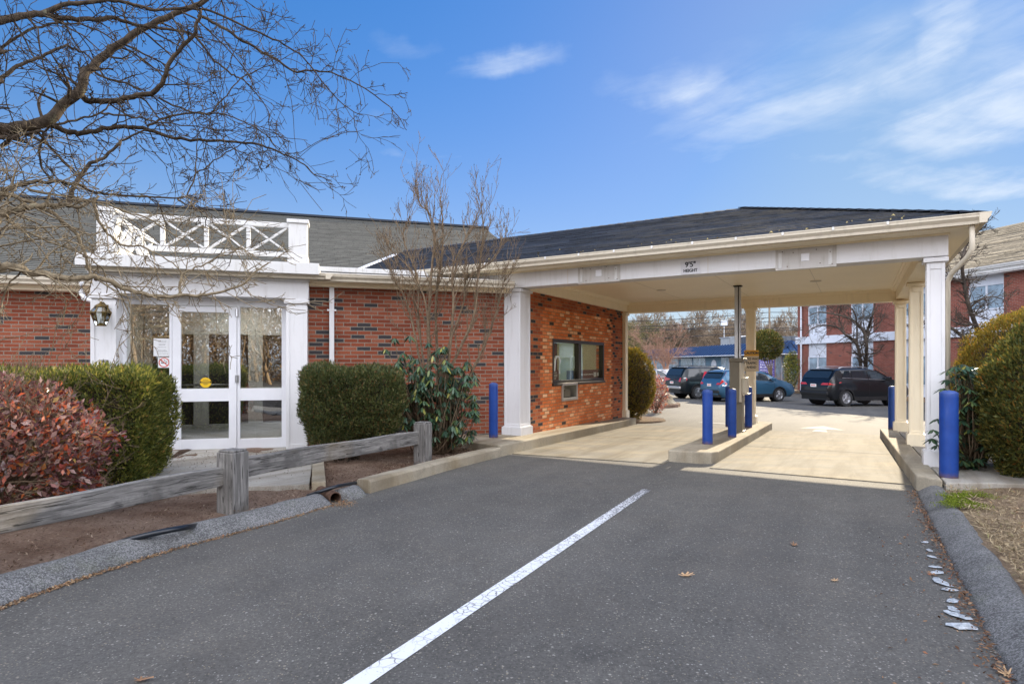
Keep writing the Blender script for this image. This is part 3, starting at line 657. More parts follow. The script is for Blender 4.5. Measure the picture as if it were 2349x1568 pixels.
# ================================================================ BANK BUILDING (facade frame: x = t, y = q)
bank = thing('bank_building', 'long low red brick bank building with a white columned entrance and weathered grey roof', 'building', mat=FR_F.copy())
BP_ = dict(parent=bank)
tPL, _ = TQ(207, 800, 10.4); tPR, _ = TQ(705, 800, 10.4); tC, _ = TQ(1150, 900, 10.69)
mb = MB(); mb.box(-16, tPL+.02, 12.87, 13.1, -.4, 2.86); mb.build('wall', M['brick'], **BP_)
mb = MB(); mb.box(tPR-.05, tC+.25, 10.69, 10.9, -.4, 2.85); mb.build('wall', M['brick'], **BP_)
# upstand, flashing and gutter above the right hand wall
mb = MB(); mb.box(tPR-.1, tC+.2, 10.55, 10.69, 2.83, 2.90); mb.box(tPR-.1, tC+.1, 10.40, 10.6, 2.888, 2.93); mb.build('fascia', M['cream'], bevel=.006, **BP_)
def gutter(mb, a, b, out, h=.125, w=.125):
    a = Vector(a); b = Vector(b); out = Vector(out).normalized()*w; zz = Vector((0, 0, h))
    prof = [(0, 0), (.62, 0), (.66, .28), (.95, .62), (.95, .86), (1.02, .88), (1.02, 1.0), (0, 1.0)]
    A_ = [a+out*p+zz*q for p, q in prof]; B_ = [b+out*p+zz*q for p, q in prof]; n = len(prof)
    for k in range(n): mb.face([A_[k], B_[k], B_[(k+1) % n], A_[(k+1) % n]])
    mb.face(A_[::-1]); mb.face(B_)
tG0, _ = TQ(728, 645, 10.28)
mb = MB(); gutter(mb, (tG0, 10.42, 2.90), (tC+.15, 10.42, 2.90), (0, -1, 0), .12, .13); mb.build('gutter', M['gutter'], **BP_)
mb = MB(); mb.box(tPR+.03, tC+.25, 10.56, 10.72, 2.95, 3.07); mb.box(tPR+.03, tC+.4, 11.5, 11.75, 3.0, 3.22); mb.box(tPR+.03, tC+.4, 11.44, 11.8, 3.22, 3.31); mb.build('parapet', M['dirty'], bevel=.006, **BP_)
mb = MB(); mb.box(tPL+.1, tC-.02, 10.72, 12.4, 2.95, 3.06); mb.build('flat_roof', M['dark'], **BP_)
# left part: fascia + gutter
mb = MB(); mb.box(-16, tPL+.0, 12.62, 12.87, 2.84, 2.93); mb.box(-16, tPL, 12.50, 12.64, 2.92, 3.0); mb.build('fascia', M['cream'], bevel=.006, **BP_)
mb = MB(); gutter(mb, (-16, 12.50, 2.93), (tPL+.3, 12.50, 2.93), (0, -1, 0), .13, .13); mb.build('gutter', M['gutter'], **BP_)
# ---- main roof in courses
def courses(poly, ex=.14, th=.012, seg=1.1, jit=.5, seed=1):
    rg = random.Random(seed); mb = MB(); bs_ = [p[1] for p in poly]; b0, b1 = min(bs_), max(bs_); k = 0
    def span(b):
        xs = []
        for i in range(len(poly)):
            (x0, y0), (x1, y1) = poly[i], poly[(i+1) % len(poly)]
            if (y0-b)*(y1-b) <= 0 and abs(y1-y0) > 1e-9: xs.append(x0+(x1-x0)*(b-y0)/(y1-y0))
        return (min(xs), max(xs)) if xs else None
    while b0+k*ex < b1-.01:
        lo = b0+k*ex; hi = min(lo+ex, b1); s0 = span(lo+1e-4); s1 = span(hi-1e-4); k += 1
        if not s0 or not s1: continue
        n = max(1, int((s0[1]-s0[0])/seg))
        for i in range(n):
            f0, f1 = i/n, (i+1)/n; t = th*(1+jit*rg.uniform(-1, 1)); dy = rg.uniform(-.002, .002)
            a0 = s0[0]+(s0[1]-s0[0])*f0; a1 = s0[0]+(s0[1]-s0[0])*f1; c0 = s1[0]+(s1[1]-s1[0])*f0; c1 = s1[0]+(s1[1]-s1[0])*f1
            mb.face([(a0, lo+dy, t), (a1, lo+dy, t), (c1, hi, .001), (c0, hi, .001)], [(a0, lo), (a1, lo), (c1, hi), (c0, hi)])
            mb.face([(a0, lo+dy, -.002), (a1, lo+dy, -.002), (a1, lo+dy, t), (a0, lo+dy, t)], [(a0, lo), (a1, lo), (a1, lo+.003), (a0, lo+.003)])
    return mb
def slope_mx(origin, xdir, updir):
    x = Vector(xdir).normalized(); y = Vector(updir).normalized(); z = x.cross(y).normalized(); y = z.cross(x)
    m = Matrix.Identity(4)
    for i in range(3): m[i][0], m[i][1], m[i][2], m[i][3] = x[i], y[i], z[i], origin[i]
    return m
sl = math.hypot(7.95, 7.95*.42)
mb = courses([(-18, 0), (5.05, 0), (5.05, sl), (-18, sl)], seg=2.4, th=.009, jit=.2, seed=3)
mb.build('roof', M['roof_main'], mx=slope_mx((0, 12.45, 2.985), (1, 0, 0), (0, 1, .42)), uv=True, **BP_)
mb = MB(); zr = 2.985+7.95*.42
mb.face([(-18, 12.45, 2.97), (5.05, 12.45, 2.97), (5.05, 20.4, zr-.02), (-18, 20.4, zr-.02)]); mb.face([(-18, 20.4, zr), (5.05, 20.4, zr), (5.05, 28.3, 2.98), (-18, 28.3, 2.98)])
mb.face([(5.04, 12.6, 2.5), (5.04, 28.2, 2.5), (5.04, 20.4, zr-.05)]); mb.box(-18, 5.0, 13.1, 28, -.4, 2.9)
mb.build('roof_deck', M['dark'], **BP_)
mb = MB(); mb.box(-18, 5.1, 20.25, 20.55, zr-.02, zr+.045); mb.build('ridge_cap', M['roof_near'], **BP_)

# ---- entrance
ent = M['white']
z0 = -.12
def pilaster(x0, x1, q0, q1, zb, zt, name='pilaster', cap=.03):
    mb = MB(); ins = .055
    mb.box(x0+.012, x1-.012, q0+.012, q1, zb, zt-.02)
    for a, b in ((x0, x0+ins), (x1-ins, x1)): mb.box(a, b, q0, q1-.002, zb+.2, zt-.12)
    mb.box(x0+ins, x1-ins, q0+.001, q0+.05, zb+.2, zb+.30); mb.box(x0+ins, x1-ins, q0+.001, q0+.05, zt-.24, zt-.12)
    mb.box(x0-.012, x1+.012, q0-.012, q1+.001, zb, zb+.2)
    mb.box(x0-cap, x1+cap, q0-cap, q1+.003, zt-.085, zt-.025); mb.box(x0-cap*.3, x1+cap*.3, q0-cap*.3, q1+.002, zt-.025, zt)
    return mb.build(name, ent, bevel=.004, **BP_)
tL1, _ = TQ(266, 800, 10.4); tR0, _ = TQ(656, 800, 10.4); _, zcap = TQ(705, 685, 10.4)
pilaster(tPL, tL1, 10.4, 10.82, z0, zcap); pilaster(tR0, tPR, 10.4, 10.82, z0, zcap)
mb = MB(); mb.box(tPL+.02, tPL+.1, 10.8, 12.9, z0, 2.95); mb.build('side_wall', ent, **BP_)
mb = MB(); mb.box(tPL, tPR+.02, 10.40, 10.85, zcap+.001, 2.92); mb.box(tPL-.02, tPR+.04, 10.34, 10.86, 2.88, 2.94); mb.build('entablature', M['white'], bevel=.005, **BP_)
tS0, _ = TQ(171, 600, 10.12); tS1, _ = TQ(732, 620, 10.12)
mb = MB(); gutter(mb, (tS0+.1, 10.30, 2.91), (tS1+.10, 10.30, 2.91), (0, -1, 0), .09, .12); gutter(mb, (tS1+.10, 10.60, 2.90), (tS1+.10, 10.18, 2.91), (1, 0, 0), .09, .12); mb.build('gutter', M['gutter'], **BP_)
mb = MB(); mb.box(tS0, tS1, 10.14, 12.7, 2.985, 3.145); mb.box(tS0, tS1, 10.12, 10.2, 2.97, 3.15); mb.build('parapet', M['dirty'], bevel=.005, **BP_)
# balustrade
def tx(px, q=10.2): return TQ(px, 550, q)[0]
mb = MB()
pierR = (tx(662), tx(705)); pierL = (tx(222), tx(262)); zt = 3.86
def pier(mb, x0, x1, y0, y1):
    mb.box(x0, x1, y0, y1, 3.145, zt-.06); mb.box(x0-.025, x1+.025, y0-.025, y1+.025, zt-.06, zt); mb.box(x0-.015, x1+.015, y0-.015, y1+.015, 3.146, 3.27)
bal = MB(); pier(bal, pierR[0], pierR[1], 10.18, 10.48); bal.build('balustrade_pier', M['dirty'], bevel=.005, **BP_)
bal = MB(); pier(bal, pierL[0], pierL[1], 10.18, 10.48); bal.build('balustrade_pier', M['dirty'], bevel=.005, **BP_)
def lattice(a, b, nb, axis):
    mb = MB()
    def pt(s, z): return (a[0]+(b[0]-a[0])*s, a[1]+(b[1]-a[1])*s, z)
    zl, zh = 3.30, 3.78; up = (0, 1, 0) if axis == 'x' else (1, 0, 0)
    mb.bar(pt(0, zh), pt(1, zh), .07, .075); mb.bar(pt(0, zl), pt(1, zl), .07, .07)
    for k in range(1, nb): mb.bar(pt(k/nb, zl+.035), pt(k/nb, zh-.037), .06, .06, up=up)
    for k in range(nb):
        mb.bar(pt(k/nb+.012, zl+.04), pt((k+1)/nb-.012, zh-.04), .032, .05, up=up); mb.bar(pt(k/nb+.012, zh-.04), pt((k+1)/nb-.012, zl+.04), .028, .048, up=up)
    mb.build('balustrade_rail', M['dirty'], bevel=.003, **BP_)
lattice((pierL[1], 10.33), (pierR[0], 10.33), 4, 'x'); lattice((pierL[0]+.15, 10.48), (pierL[0]+.15, 12.35), 3, 'y'); lattice((pierR[0]+.15, 10.48), (pierR[0]+.15, 12.35), 3, 'y')
# glazed door and sidelights at q = 10.72
qg = 10.72
def tz(px, py, q=qg): return TQ(px, py, q)
fl, _ = tz(286, 800); fr_, _ = tz(655, 800); _, ztop = tz(400, 688)
xs = {k: tz(k, 800)[0] for k in (286, 389.5, 397, 416, 526, 543.6, 551, 646.5, 655)}
zz = {'ht': tz(470, 690)[1], 'dt': tz(470, 703)[1], 'gt': tz(470, 716)[1], 'gm': tz(470, 891)[1], 'gl': tz(470, 920)[1], 'gb': tz(470, 1006)[1], 'db': tz(470, 1036)[1]}
sz = {'gt': tz(600, 705.5)[1], 'gm': tz(600, 890)[1], 'gl': tz(600, 917.5)[1], 'gb': tz(600, 1004)[1], 'db': tz(600, 1031)[1]}
door = MB()
def fr(x0, x1, za, zb, q0=qg-.03, q1=qg+.045): door.box(x0, x1, q0, q1, za, zb)
hd = zcap+.02
fr(tL1-.02, xs[286]+.03, zz['db'], hd); fr(xs[646.5], tR0+.02, zz['db'], hd)                     # outer jambs
fr(xs[286]+.03, xs[646.5], zz['dt']+.012, hd-.001)                                              # head
fr(xs[389.5], xs[397]-.006, zz['db'], zz['dt']+.012); fr(xs[543.6]+.006, xs[551], zz['db'], zz['dt']+.012)
fr(xs[286]+.03, xs[389.5], zz['gm']-.0, zz['gl']); fr(xs[286]+.03, xs[389.5], zz['db'], zz['gb'])
fr(xs[551], xs[646.5], sz['gl'], sz['gm']); fr(xs[551], xs[646.5], zz['db'], sz['gb'])
fr(xs[551], xs[646.5], sz['gt'], zz['dt']+.0115)
door.build('sidelight_frame', M['vinyl'], bevel=.003, **BP_)
for a, b in ((xs[286]+.03, xs[389.5]), (xs[551], xs[646.5])):
    mb = MB(); mb.box(a, b, qg+.01, qg+.014, zz['gl'] if a < -1.9 else sz['gm'], zz['dt']+.01 if a < -1.9 else sz['gt']); mb.build('sidelight_glass', M['glass'], **BP_)
    mb = MB(); mb.box(a, b, qg+.01, qg+.014, zz['gb'], sz['gl']); mb.build('sidelight_glass', M['glass'], **BP_)
mb = MB(); q0, q1 = qg-.045, qg+.02
mb.box(xs[397], xs[416], q0, q1, zz['db']+.01, zz['dt']); mb.box(xs[526], xs[543.6], q0, q1, zz['db']+.01, zz['dt'])
for a, b in (('gt', 'dt'), ('gl', 'gm'), ('db', 'gb')): mb.box(xs[416], xs[526], q0+.001, q1-.001, zz[a]+(.01 if a == 'db' else 0), zz[b])
dr = mb.build('door', M['vinyl'], bevel=.003, **BP_)
mb = MB(); mb.box(xs[416], xs[526], qg-.015, qg-.011, zz['gm'], zz['gt']); mb.box(xs[416], xs[526], qg-.015, qg-.011, zz['gb'], zz['gl']); mb.build('door_glass', M['glass'], parent=dr)
_, zh = tz(420, 883)
hx = (xs[397]+xs[416])/2-.02
mb = MB(); mb.tube([(hx, q0, zh), (hx, q0-.07, zh), (hx+.02, q0-.09, zh-.04), (hx+.02, q0-.09, zh-.27), (hx, q0-.05, zh-.30), (hx, q0, zh-.30)], .013, 8); mb.build('pull_handle', M['vinyl'], parent=dr, smooth=True)
mb = MB(); mb.tube([(xs[416], qg+.05, zh), (xs[526]+.03, qg+.05, zh)], .014, 8); mb.build('push_bar', M['alu'], parent=dr, smooth=True)
for py in (718, 868):
    _, zq = tz(543, py); mb = MB(); mb.box(xs[543.6]-.02, xs[543.6]+.035, q0-.012, q0+.01, zq-.06, zq+.06); mb.tube([(xs[543.6]+.004, q0-.014, zq-.06), (xs[543.6]+.004, q0-.014, zq+.06)], .012, 8)
    mb.build('hinge', M['alu'], parent=dr)
# lobby behind the glass
mb = MB(); mb.box(tPL+.1, tPR-.02, 10.86, 13.3, zz['db']-.03, zz['db']+.0); mb.build('lobby_floor', M['walk'], **BP_)
mb = MB(); mb.box(tPL+.1, tPR, 10.86, 13.3, 2.62, 2.66); mb.box(tPR-.06, tPR-.02, 10.9, 13.3, zz['db'], 2.62); mb.build('lobby_wall', M['innerw'], **BP_)
mb = MB(); qb = 12.55; xa = tPL+.12; n = 3; wd = (tPR-.1-xa)/n
mb.box(xa, tPR-.06, qb+.03, qb+.05, 2.15, 2.62)
for k in range(n):
    a = xa+k*wd
    mb.box(a, a+.13, qb, qb+.06, zz['db'], 2.2); mb.box(a+wd-.13, a+wd-.004, qb, qb+.06, zz['db'], 2.2)
    mb.box(a+.13, a+wd-.13, qb+.001, qb+.059, 2.08, 2.2); mb.box(a+.13, a+wd-.13, qb+.001, qb+.059, zz['db'], zz['db']+.28); mb.box(a+.13, a+wd-.13, qb+.001, qb+.059, .93, 1.05)
mb.build('inner_doors', M['innerw'], bevel=.004, **BP_)
mb = MB(); mb.box(xa, tPR-.06, qb+.30, qb+.32, zz['db'], 2.62); mb.build('lobby_back', M['dark'], **BP_)
mb = MB(); mb.box(-2.3, -1.3, 11.3, 12.2, 2.60, 2.618); mb.build('lobby_lamp', M['lamp'], **BP_)
# downspouts
td, _ = TQ(761, 700, 10.6)
mb = MB(); mb.box(td-.04, td+.04, 10.60, 10.68, -.1, 2.91); ds = mb.build('downspout', M['white'], bevel=.006, **BP_)
mb = MB(); mb.box(td-.075, td+.075, 10.592, 10.60, 2.42, 2.45); mb.build('strap', M['white'], parent=ds)
tdl, _ = TQ(186, 650, 12.3)
mb = MB(); pa = P(188, 644, 11.0); 
e0 = TQ(181, 640, 12.2); e1 = TQ(183, 668, 12.1); e2 = TQ(196, 682, 11.8); e3 = TQ(213, 693, 11.4)
mb.tube([(e0[0], 12.3, 2.98), (e0[0], 12.3, 2.80), (e0[0]+.12, 12.1, 2.66), (tPL+.0, 11.7, 2.52)], .045, 10); mb.build('downspout', M['white'], smooth=True, **BP_)

# ================================================================ DRIVE-THROUGH CANOPY (frame: x = u, y = v)
can = thing('drive_through_canopy', 'cream and white drive-through canopy with a low hipped dark roof on square columns', 'canopy', mat=FR_C.copy())
CP = dict(parent=can)
UR = 6.38; VB = 6.1; ZB = 2.92; ZC = 3.13
UL = -4.2
mb = MB(); mb.box(-.42, UR, 0.0, .33, ZB, 3.25); mb.build('front_beam', M['white'], bevel=.006, **CP)
mb = MB(); mb.box(UL, -.42, .02, .25, 2.95, 3.25); mb.build('front_fascia', M['white'], **CP)
mb = MB(); mb.box(-.42, UR-.001, VB-.30, VB, ZB-.05, 3.25); mb.build('rear_beam', M['cream'], bevel=.006, **CP)
mb = MB(); mb.box(UR-.30, UR-.002, .331, VB-.301, ZB-.02, 3.25); mb.build('side_beam', M['cream'], bevel=.006, **CP)
mb = MB(); mb.box(-.42, .02, .331, VB-.301, ZB-.02, 3.25); mb.build('side_beam', M['cream'], bevel=.006, **CP)
mb = MB(); mb.box(.02, UR-.30, .33, VB-.3, ZC, ZC+.03)
for k, (w, h) in enumerate(((.10, .022), (.06, .05))):   # crown strips round the ceiling
    z1 = ZC-.0005*k; z2 = ZC-h
    mb.box(.02, .02+w, .33+w, VB-.3-w, z2, z1); mb.box(UR-.3-w, UR-.3, .33+w, VB-.3-w, z2, z1); mb.box(.02, UR-.3, .33, .33+w, z2-.0005, z1); mb.box(.02, UR-.3, VB-.3-w, VB-.3, z2-.0005, z1)
mb.build('ceiling', M['ceiling'], **CP)
for px, py in ((1517, 665), (1871, 644)):
    p, _ = None, None
    s = (HY-py)/F0; Y = (ZC-EYE)/s; p = np.array([(px-CX)/F0*Y, Y])-A; u0, v0 = float(p@U), float(p@V)
    mb = MB(); mb.lathe([(.10, ZC-.012), (.10, ZC+.001), (.075, ZC-.006)], 24, (u0, v0, 0)); mb.build('ceiling_light', M['gutter'], smooth=False, **CP)
def col(x0, x1, y0, y1, zb, ztp, mat, name='column', pl=.035, ph=.2):
    mb = MB(); e = .038; d = .012
    mb.box(x0+d, x1-d, y0+d, y1-d, zb, ztp-.001)
    for a, b in ((x0, x0+e), (x1-e, x1)):
        for c, f in ((y0, y0+e), (y1-e, y1)): mb.box(a, b, c, f, zb+ph-.01, ztp-.07)
    for za, zb2 in ((zb+ph-.01, zb+ph+.06), (ztp-.16, ztp-.07)):
        mb.box(x0+e, x1-e, y0, y0+e-.002, za, zb2); mb.box(x0+e, x1-e, y1-e+.002, y1, za, zb2); mb.box(x0, x0+e-.002, y0+e, y1-e, za, zb2); mb.box(x1-e+.002, x1, y0+e, y1-e, za, zb2)
    mb.box(x0-pl, x1+pl, y0-pl, y1+pl, zb, zb+ph); mb.box(x0-pl*.5, x1+pl*.5, y0-pl*.5, y1+pl*.5, zb+ph, zb+ph+.012)
    mb.box(x0-pl, x1+pl, y0-pl, y1+pl, ztp-.07, ztp-.012)
    return mb.build(name, mat, bevel=.004, **CP)
def pz(v, d=.18): return -KS*v+d-.02
col(-.375, -.03, .03, .43, pz(0), ZB, M['white'], ph=.17)
col(6.15, 6.35, .035, .235, pz(0, .16), ZB, M['white'], ph=.22)
col(6.125, 6.325, 2.66, 2.86, pz(2.7, .16), ZB-.02, M['cream'], ph=.22)
col(6.06, 6.26, 5.62, 5.82, pz(5.6, .16), ZB-.05, M['cream'], ph=.22)
col(3.03, 3.23, 5.72, 5.92, pz(5.8, .17), ZB-.05, M['cream'], ph=.2)
col(-.16, .03, 5.62, 5.80, pz(5.6), ZB-.05, M['cream'], ph=.2)
for us in (.95, 3.35, 4.6):
    mb = MB(); mb.box(us, us+.006, -.0025, .001, ZB+.002, 3.185); mb.build('board_joint', M['gutter'], **CP)
for us in (1.55, 3.1, 4.65):
    mb = MB(); mb.box(us, us+.007, .45, VB-.42, ZC-.003, ZC+.001); mb.build('ceiling_joint', M['gutter'], **CP)
# soffit, crown and gutters
ZG = 3.22
mb = MB(); mb.box(UL-1, UR+.27, -.34, .02, ZG-.012, ZG+.01)
mb.box(UL, UR+.01, -.03, .001, ZG-.035, ZG-.013)
mb.box(UR, UR+.26, .02, VB+.35, ZG-.012, ZG+.01); mb.box(-.4, UR+.26, VB, VB+.35, ZG-.013, ZG+.009); mb.build('soffit', M['cream'], **CP)
mb = MB(); gutter(mb, (UL-1.2, -.33, ZG), (UR+.27, -.33, ZG), (0, -1, 0), .125, .12); g = mb.build('gutter', M['gutter'], **CP)
mb = MB(); gutter(mb, (UR+.255, -.45, ZG+.001), (UR+.255, VB+.45, ZG+.001), (1, 0, 0), .125, .12); g = mb.build('gutter', M['gutter'], **CP)
mb = MB(); gutter(mb, (UR+.27, VB+.33, ZG), (-.4, VB+.33, ZG), (0, 1, 0), .125, .12); mb.build('gutter', M['gutter'], **CP)
for k in range(16): 
    mb = MB(); u0 = -3.6+k*.62; mb.box(u0-.012, u0+.012, -.455, -.30, ZG+.12, ZG+.128); mb.box(u0-.012, u0+.012, -.458, -.450, ZG+.09, ZG+.128)
    mb.build('gutter_strap', M['vinyl'], **CP)
# roof
VE = -.40; UE = UR+.31; VE2 = VB+.40; ZE = ZG+.115; VR = (VE+VE2)/2; ZR = 4.62; UH = 3.39
sfr = math.hypot(VR-VE, ZR-ZE)
mb = courses([(-9, 0), (UE, 0), (UH, sfr), (-9, sfr)], seg=.9, th=.015, jit=.35, seed=5)
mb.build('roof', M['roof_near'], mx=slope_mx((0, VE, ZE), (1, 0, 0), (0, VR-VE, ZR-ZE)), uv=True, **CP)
shp = math.hypot(UE-UH, ZR-ZE)
mb = courses([(0, 0), (VE2-VE, 0), (VR-VE, shp)], seg=.9, th=.015, jit=.35, seed=6)
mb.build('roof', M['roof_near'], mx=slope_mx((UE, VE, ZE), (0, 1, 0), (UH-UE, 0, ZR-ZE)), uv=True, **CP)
mb = MB(); mb.face([(UE, VE2, ZE), (-9, VE2, ZE), (-9, VR, ZR), (UH, VR, ZR)]); mb.face([(-9, VE, ZE-.01), (UE, VE, ZE-.01), (UH, VR, ZR-.02), (-9, VR, ZR-.02)])
mb.face([(UE, VE, ZE-.01), (UE, VE2, ZE-.01), (UH, VR, ZR-.02)]); mb.box(-5, UE-.05, VE+.05, VE2-.05, ZG+.02, ZG+.06); mb.build('roof_deck', M['dark'], **CP)
mb = MB(); rg = random.Random(4)
x = -8.9
while x < UH-.25:      # lapped ridge caps
    mb.bar((x, VR-.09, ZR+.012-.03), (x+.26, VR-.09, ZR-.002-.03), .19, .014, up=(0, -.34, 1)); mb.bar((x, VR+.09, ZR+.012-.03), (x+.26, VR+.09, ZR-.002-.03), .19, .014, up=(0, .34, 1)); x += .21
for s_, e_ in (((UE, VE), (UH, VR)),):
    n = 24
    for k in range(n):
        a = Vector((UE+(UH-UE)*k/n, VE+(VR-VE)*k/n, ZE+(ZR-ZE)*k/n+.025)); b = Vector((UE+(UH-UE)*(k+1.15)/n, VE+(VR-VE)*(k+1.15)/n, ZE+(ZR-ZE)*(k+1.15)/n+.008))
        mb.bar(a, b, .2, .014, up=(.2, -.2, 1))
mb.build('ridge_cap', M['roof_near'], **CP)
# valley flashing against the main roof: both planes meet here
def tri(v_, z_):
    q_ = 12.45+(z_-2.985)/.42
    Mx = np.array([[V[0], V[1]], [Q[0], Q[1]]]); return np.linalg.solve(Mx, np.array([v_+9.4563, q_]))
pa, pb = tri(VE, ZE), tri(VR, ZR); A0 = Vector((pa[0], pa[1], ZE+.02)); B0 = Vector((pb[0], pb[1], ZR+.02))
dd = (B0-A0); A1 = A0-dd*.12; B1 = A0+dd*.8; mb = MB(); mb.bar(A1, B1, .16, .02)
mb.build('valley_flashing', M['vinyl'], mx=FR_C.inverted(), **CP)
# downspout at the right corner
mb = MB(); mb.tube([(UR+.20, -.33, ZG+.02), (UR+.20, -.33, 2.93), (UR+.16, -.28, 2.84), (UR+.03, .0, 2.68), (UR+.0, .08, 2.58), (UR+.0, .1, .35)], .031, 10)
mb.build('downspout', M['gutter'], smooth=True, **CP)
# ghost marks of two removed signs and their blank plates
def scar(px0, px1, py0, py1):
    u0, z0_ = UZ(px0, py1, 0); u1, z1_ = UZ(px1, py0, 0)
    zc_ = ((UZ(px0, (py0+py1)/2+3, 0)[1])+(UZ(px1, (py0+py1)/2-3, 0)[1]))/2; h = .30
    mb = MB(); mb.box(u0, u1, -.004, .001, zc_-h/2, zc_+h/2); s = mb.build('stained_patch', M['ghost'], **CP)
    for a in (u0+.04, u1-.10): mb = MB(); mb.box(a, a+.045, -.012, -.003, zc_-h/2+.03, zc_+h/2-.05); mb.build('bracket_mark', M['dirty'], parent=s)
    for k, (fu, fz) in enumerate(((.12, .38), (.2, -.35), (.3, .3), (.68, .36), (.74, -.3), (.9, .2), (.93, -.38))):
        mb = MB(); x_ = u0+(u1-u0)*fu; mb.box(x_-.006, x_+.006, -.0135, -.003, zc_+fz*h-.006, zc_+fz*h+.006); mb.build('screw_hole', M['rust'], parent=s)
    um = (u0+u1)/2; mb = MB(); mb.box(um-.055, um+.055, -.014, -.003, zc_-.045, zc_+.065); mb.build('blank_plate', M['vinyl'], parent=s, bevel=.01)
M['ghost'] = paint_mat('ghost_stain_paint', (.52,.50,.475), stain=.95)
scar(1326, 1423, 605, 650); scar(1779, 1919, 568, 615)
# teller wall with window
mb = MB()
vw0 = VZ(1267, 800, -.06)[0]; vw1 = VZ(1385, 800, -.06)[0]; zw1 = VZ(1267, 776, -.06)[1]; zw0 = VZ(1267, 880, -.06)[1]
vd0 = VZ(1287, 900, -.06)[0]; vd1 = VZ(1323, 900, -.06)[0]; zd0 = VZ(1287, 920, -.06)[1]; zd1 = zw0
wt = -.26
mb.box(wt, -.06, .42, vw0, -.3, ZB); mb.box(wt, -.06, vw1, 5.65, -.3, ZB); mb.box(wt, -.06, vw0, vw1, zw1, ZB); mb.box(wt, -.06, vw0, vw1, -.3, zd0)
mb.box(wt, -.06, vw0, vd0, zd0, zw0); mb.box(wt, -.06, vd1, vw1, zd0, zw0)
mb.build('wall', M['brick_side'], **CP)
mb = MB(); f = .07; vm_ = VZ(1329, 800, -.06)[0]
mb.box(-.16, -.045, vw0, vw1, zw1-f, zw1); mb.box(-.16, -.045, vw0, vw0+f*.8, zw0, zw1-f); mb.box(-.16, -.045, vw1-f, vw1, zw0, zw1-f); mb.box(-.16, -.045, vw0+f*.8, vw1-f, zw0, zw0+f*.9); mb.box(-.16, -.046, vm_-.06, vm_+.08, zw0+f*.9, zw1-f)
mb.box(-.16, -.02, vw0-.02, vd0, zw0-.045, zw0-.001); mb.box(-.16, -.02, vd1, vw1+.02, zw0-.045, zw0-.001)
wf = mb.build('teller_window', M['bronze'], bevel=.004, **CP)
mb = MB(); mb.box(-.115, -.11, vw0+.05, vw1-.05, zw0+.05, zw1-.05); mb.build('pane', M['glass_t'], parent=wf)
mb = MB(); e = .07
mb.box(-.10, -.03, vd0, vd0+e, zd0, zd1); mb.box(-.10, -.03, vd1-e, vd1, zd0, zd1); mb.box(-.10, -.031, vd0+e, vd1-e, zd1-e*.8, zd1); mb.box(-.10, -.031, vd0+e, vd1-e, zd0, zd0+e*.8); mb.box(-.40, -.35, vd0, vd1, zd0, zd1)
mb.box(-.35, -.1, vd0, vd0+.01, zd0, zd1); mb.box(-.35, -.1, vd1-.01, vd1, zd0, zd1); mb.box(-.35, -.1, vd0+.01, vd1-.01, zd0, zd0+.01)
dw = mb.build('deal_drawer', M['steel'], bevel=.004, **CP)
mb = MB(); vc = (vd0+vd1)/2; mb.box(-.30, -.10, vc-.16, vc+.16, zd0+.06, zd0+.20); mb.box(-.26, -.09, vc-.14, vc+.12, zd0+.20, zd0+.235); mb.tube([(-.1, vc-.24, zd0+.1), (-.1, vc-.24, zd0+.22)], .02, 8); mb.build('drawer_tray', M['kioskd'], parent=dw, bevel=.01)
# room behind the teller glass
mb = MB(); mb.box(-2.6, -2.55, .45, 5.6, 0, 2.9); mb.box(-2.6, wt, .45, .5, 0, 2.9); mb.box(-2.6, wt, 5.55, 5.6, 0, 2.9); mb.build('room_wall', M['inner'], **CP)
mb = MB(); mb.box(-2.6, wt, .5, 5.55, 2.45, 2.5); mb.box(-2.54, -2.50, 2.0, 3.0, .05, 2.1); mb.box(-2.54, -2.5, 1.9, 2.0, .05, 2.2); mb.build('room_ceiling', M['innerw'], **CP)
mb = MB(); mb.box(-2.0, -1.0, 1.6, 4.4, 2.43, 2.448); mb.build('room_lamp', M['lamp'], **CP)
mb = MB(); mb.box(-2.6, wt, .5, 5.55, -.02, .0); mb.box(-.75, wt, .6, 5.4, .82, .9); mb.build('counter', M['brown'], **CP)
mb = MB(); mb.box(-.16, -.12, vw0+.04, vw0+.42, zw0+.06, zw0+.28); mb.build('window_notice', M['brown'], **CP)
mb = MB(); mb.box(-.16, -.12, vm_+.08, vw1-.08, zw0+.06, zw0+.27); mb.build('window_notice', M['brown'], **CP)
mb = MB(); mb.box(-.2, -.13, vm_-.38, vm_-.06, zw0+.06, zw0+.26); mb.build('window_notice', M['brown'], **CP)
mb = MB(); mb.box(-.14, -.135, vm_-.26, vm_-.09, zw0+.30, zw0+.58); mb.build('window_paper', M['paper'], **CP)
mb = MB(); rg = random.Random(2)
for z_ in (.22, .175, .145, .115, .085): 
    a = vw0+.07
    while a < vw0+.36-rg.uniform(0, .08):
        w_ = rg.uniform(.015, .045); mb.box(-.1195, -.118, a, a+w_, zw0+z_, zw0+z_+.014); a += w_+.01
mb.build('notice_lettering', M['paper'], **CP); mb = MB()
a = vm_+.14
while a < vw1-.55: w_ = rg.uniform(.02, .05); mb.box(-.1195, -.118, a, a+w_, zw0+.15, zw0+.175); a += w_+.015
mb.build('notice_lettering', M['paper'], **CP); mb = MB(); mb.box(-.1195, -.118, vw1-.5, vw1-.34, zw0+.1, zw0+.21); mb.build('notice_emblem', M['paper'], **CP); mb = MB(); mb.box(-.1195, -.118, vw1-.28, vw1-.18, zw0+.12, zw0+.2)
mb.build('notice_emblem', M['paper'], **CP)
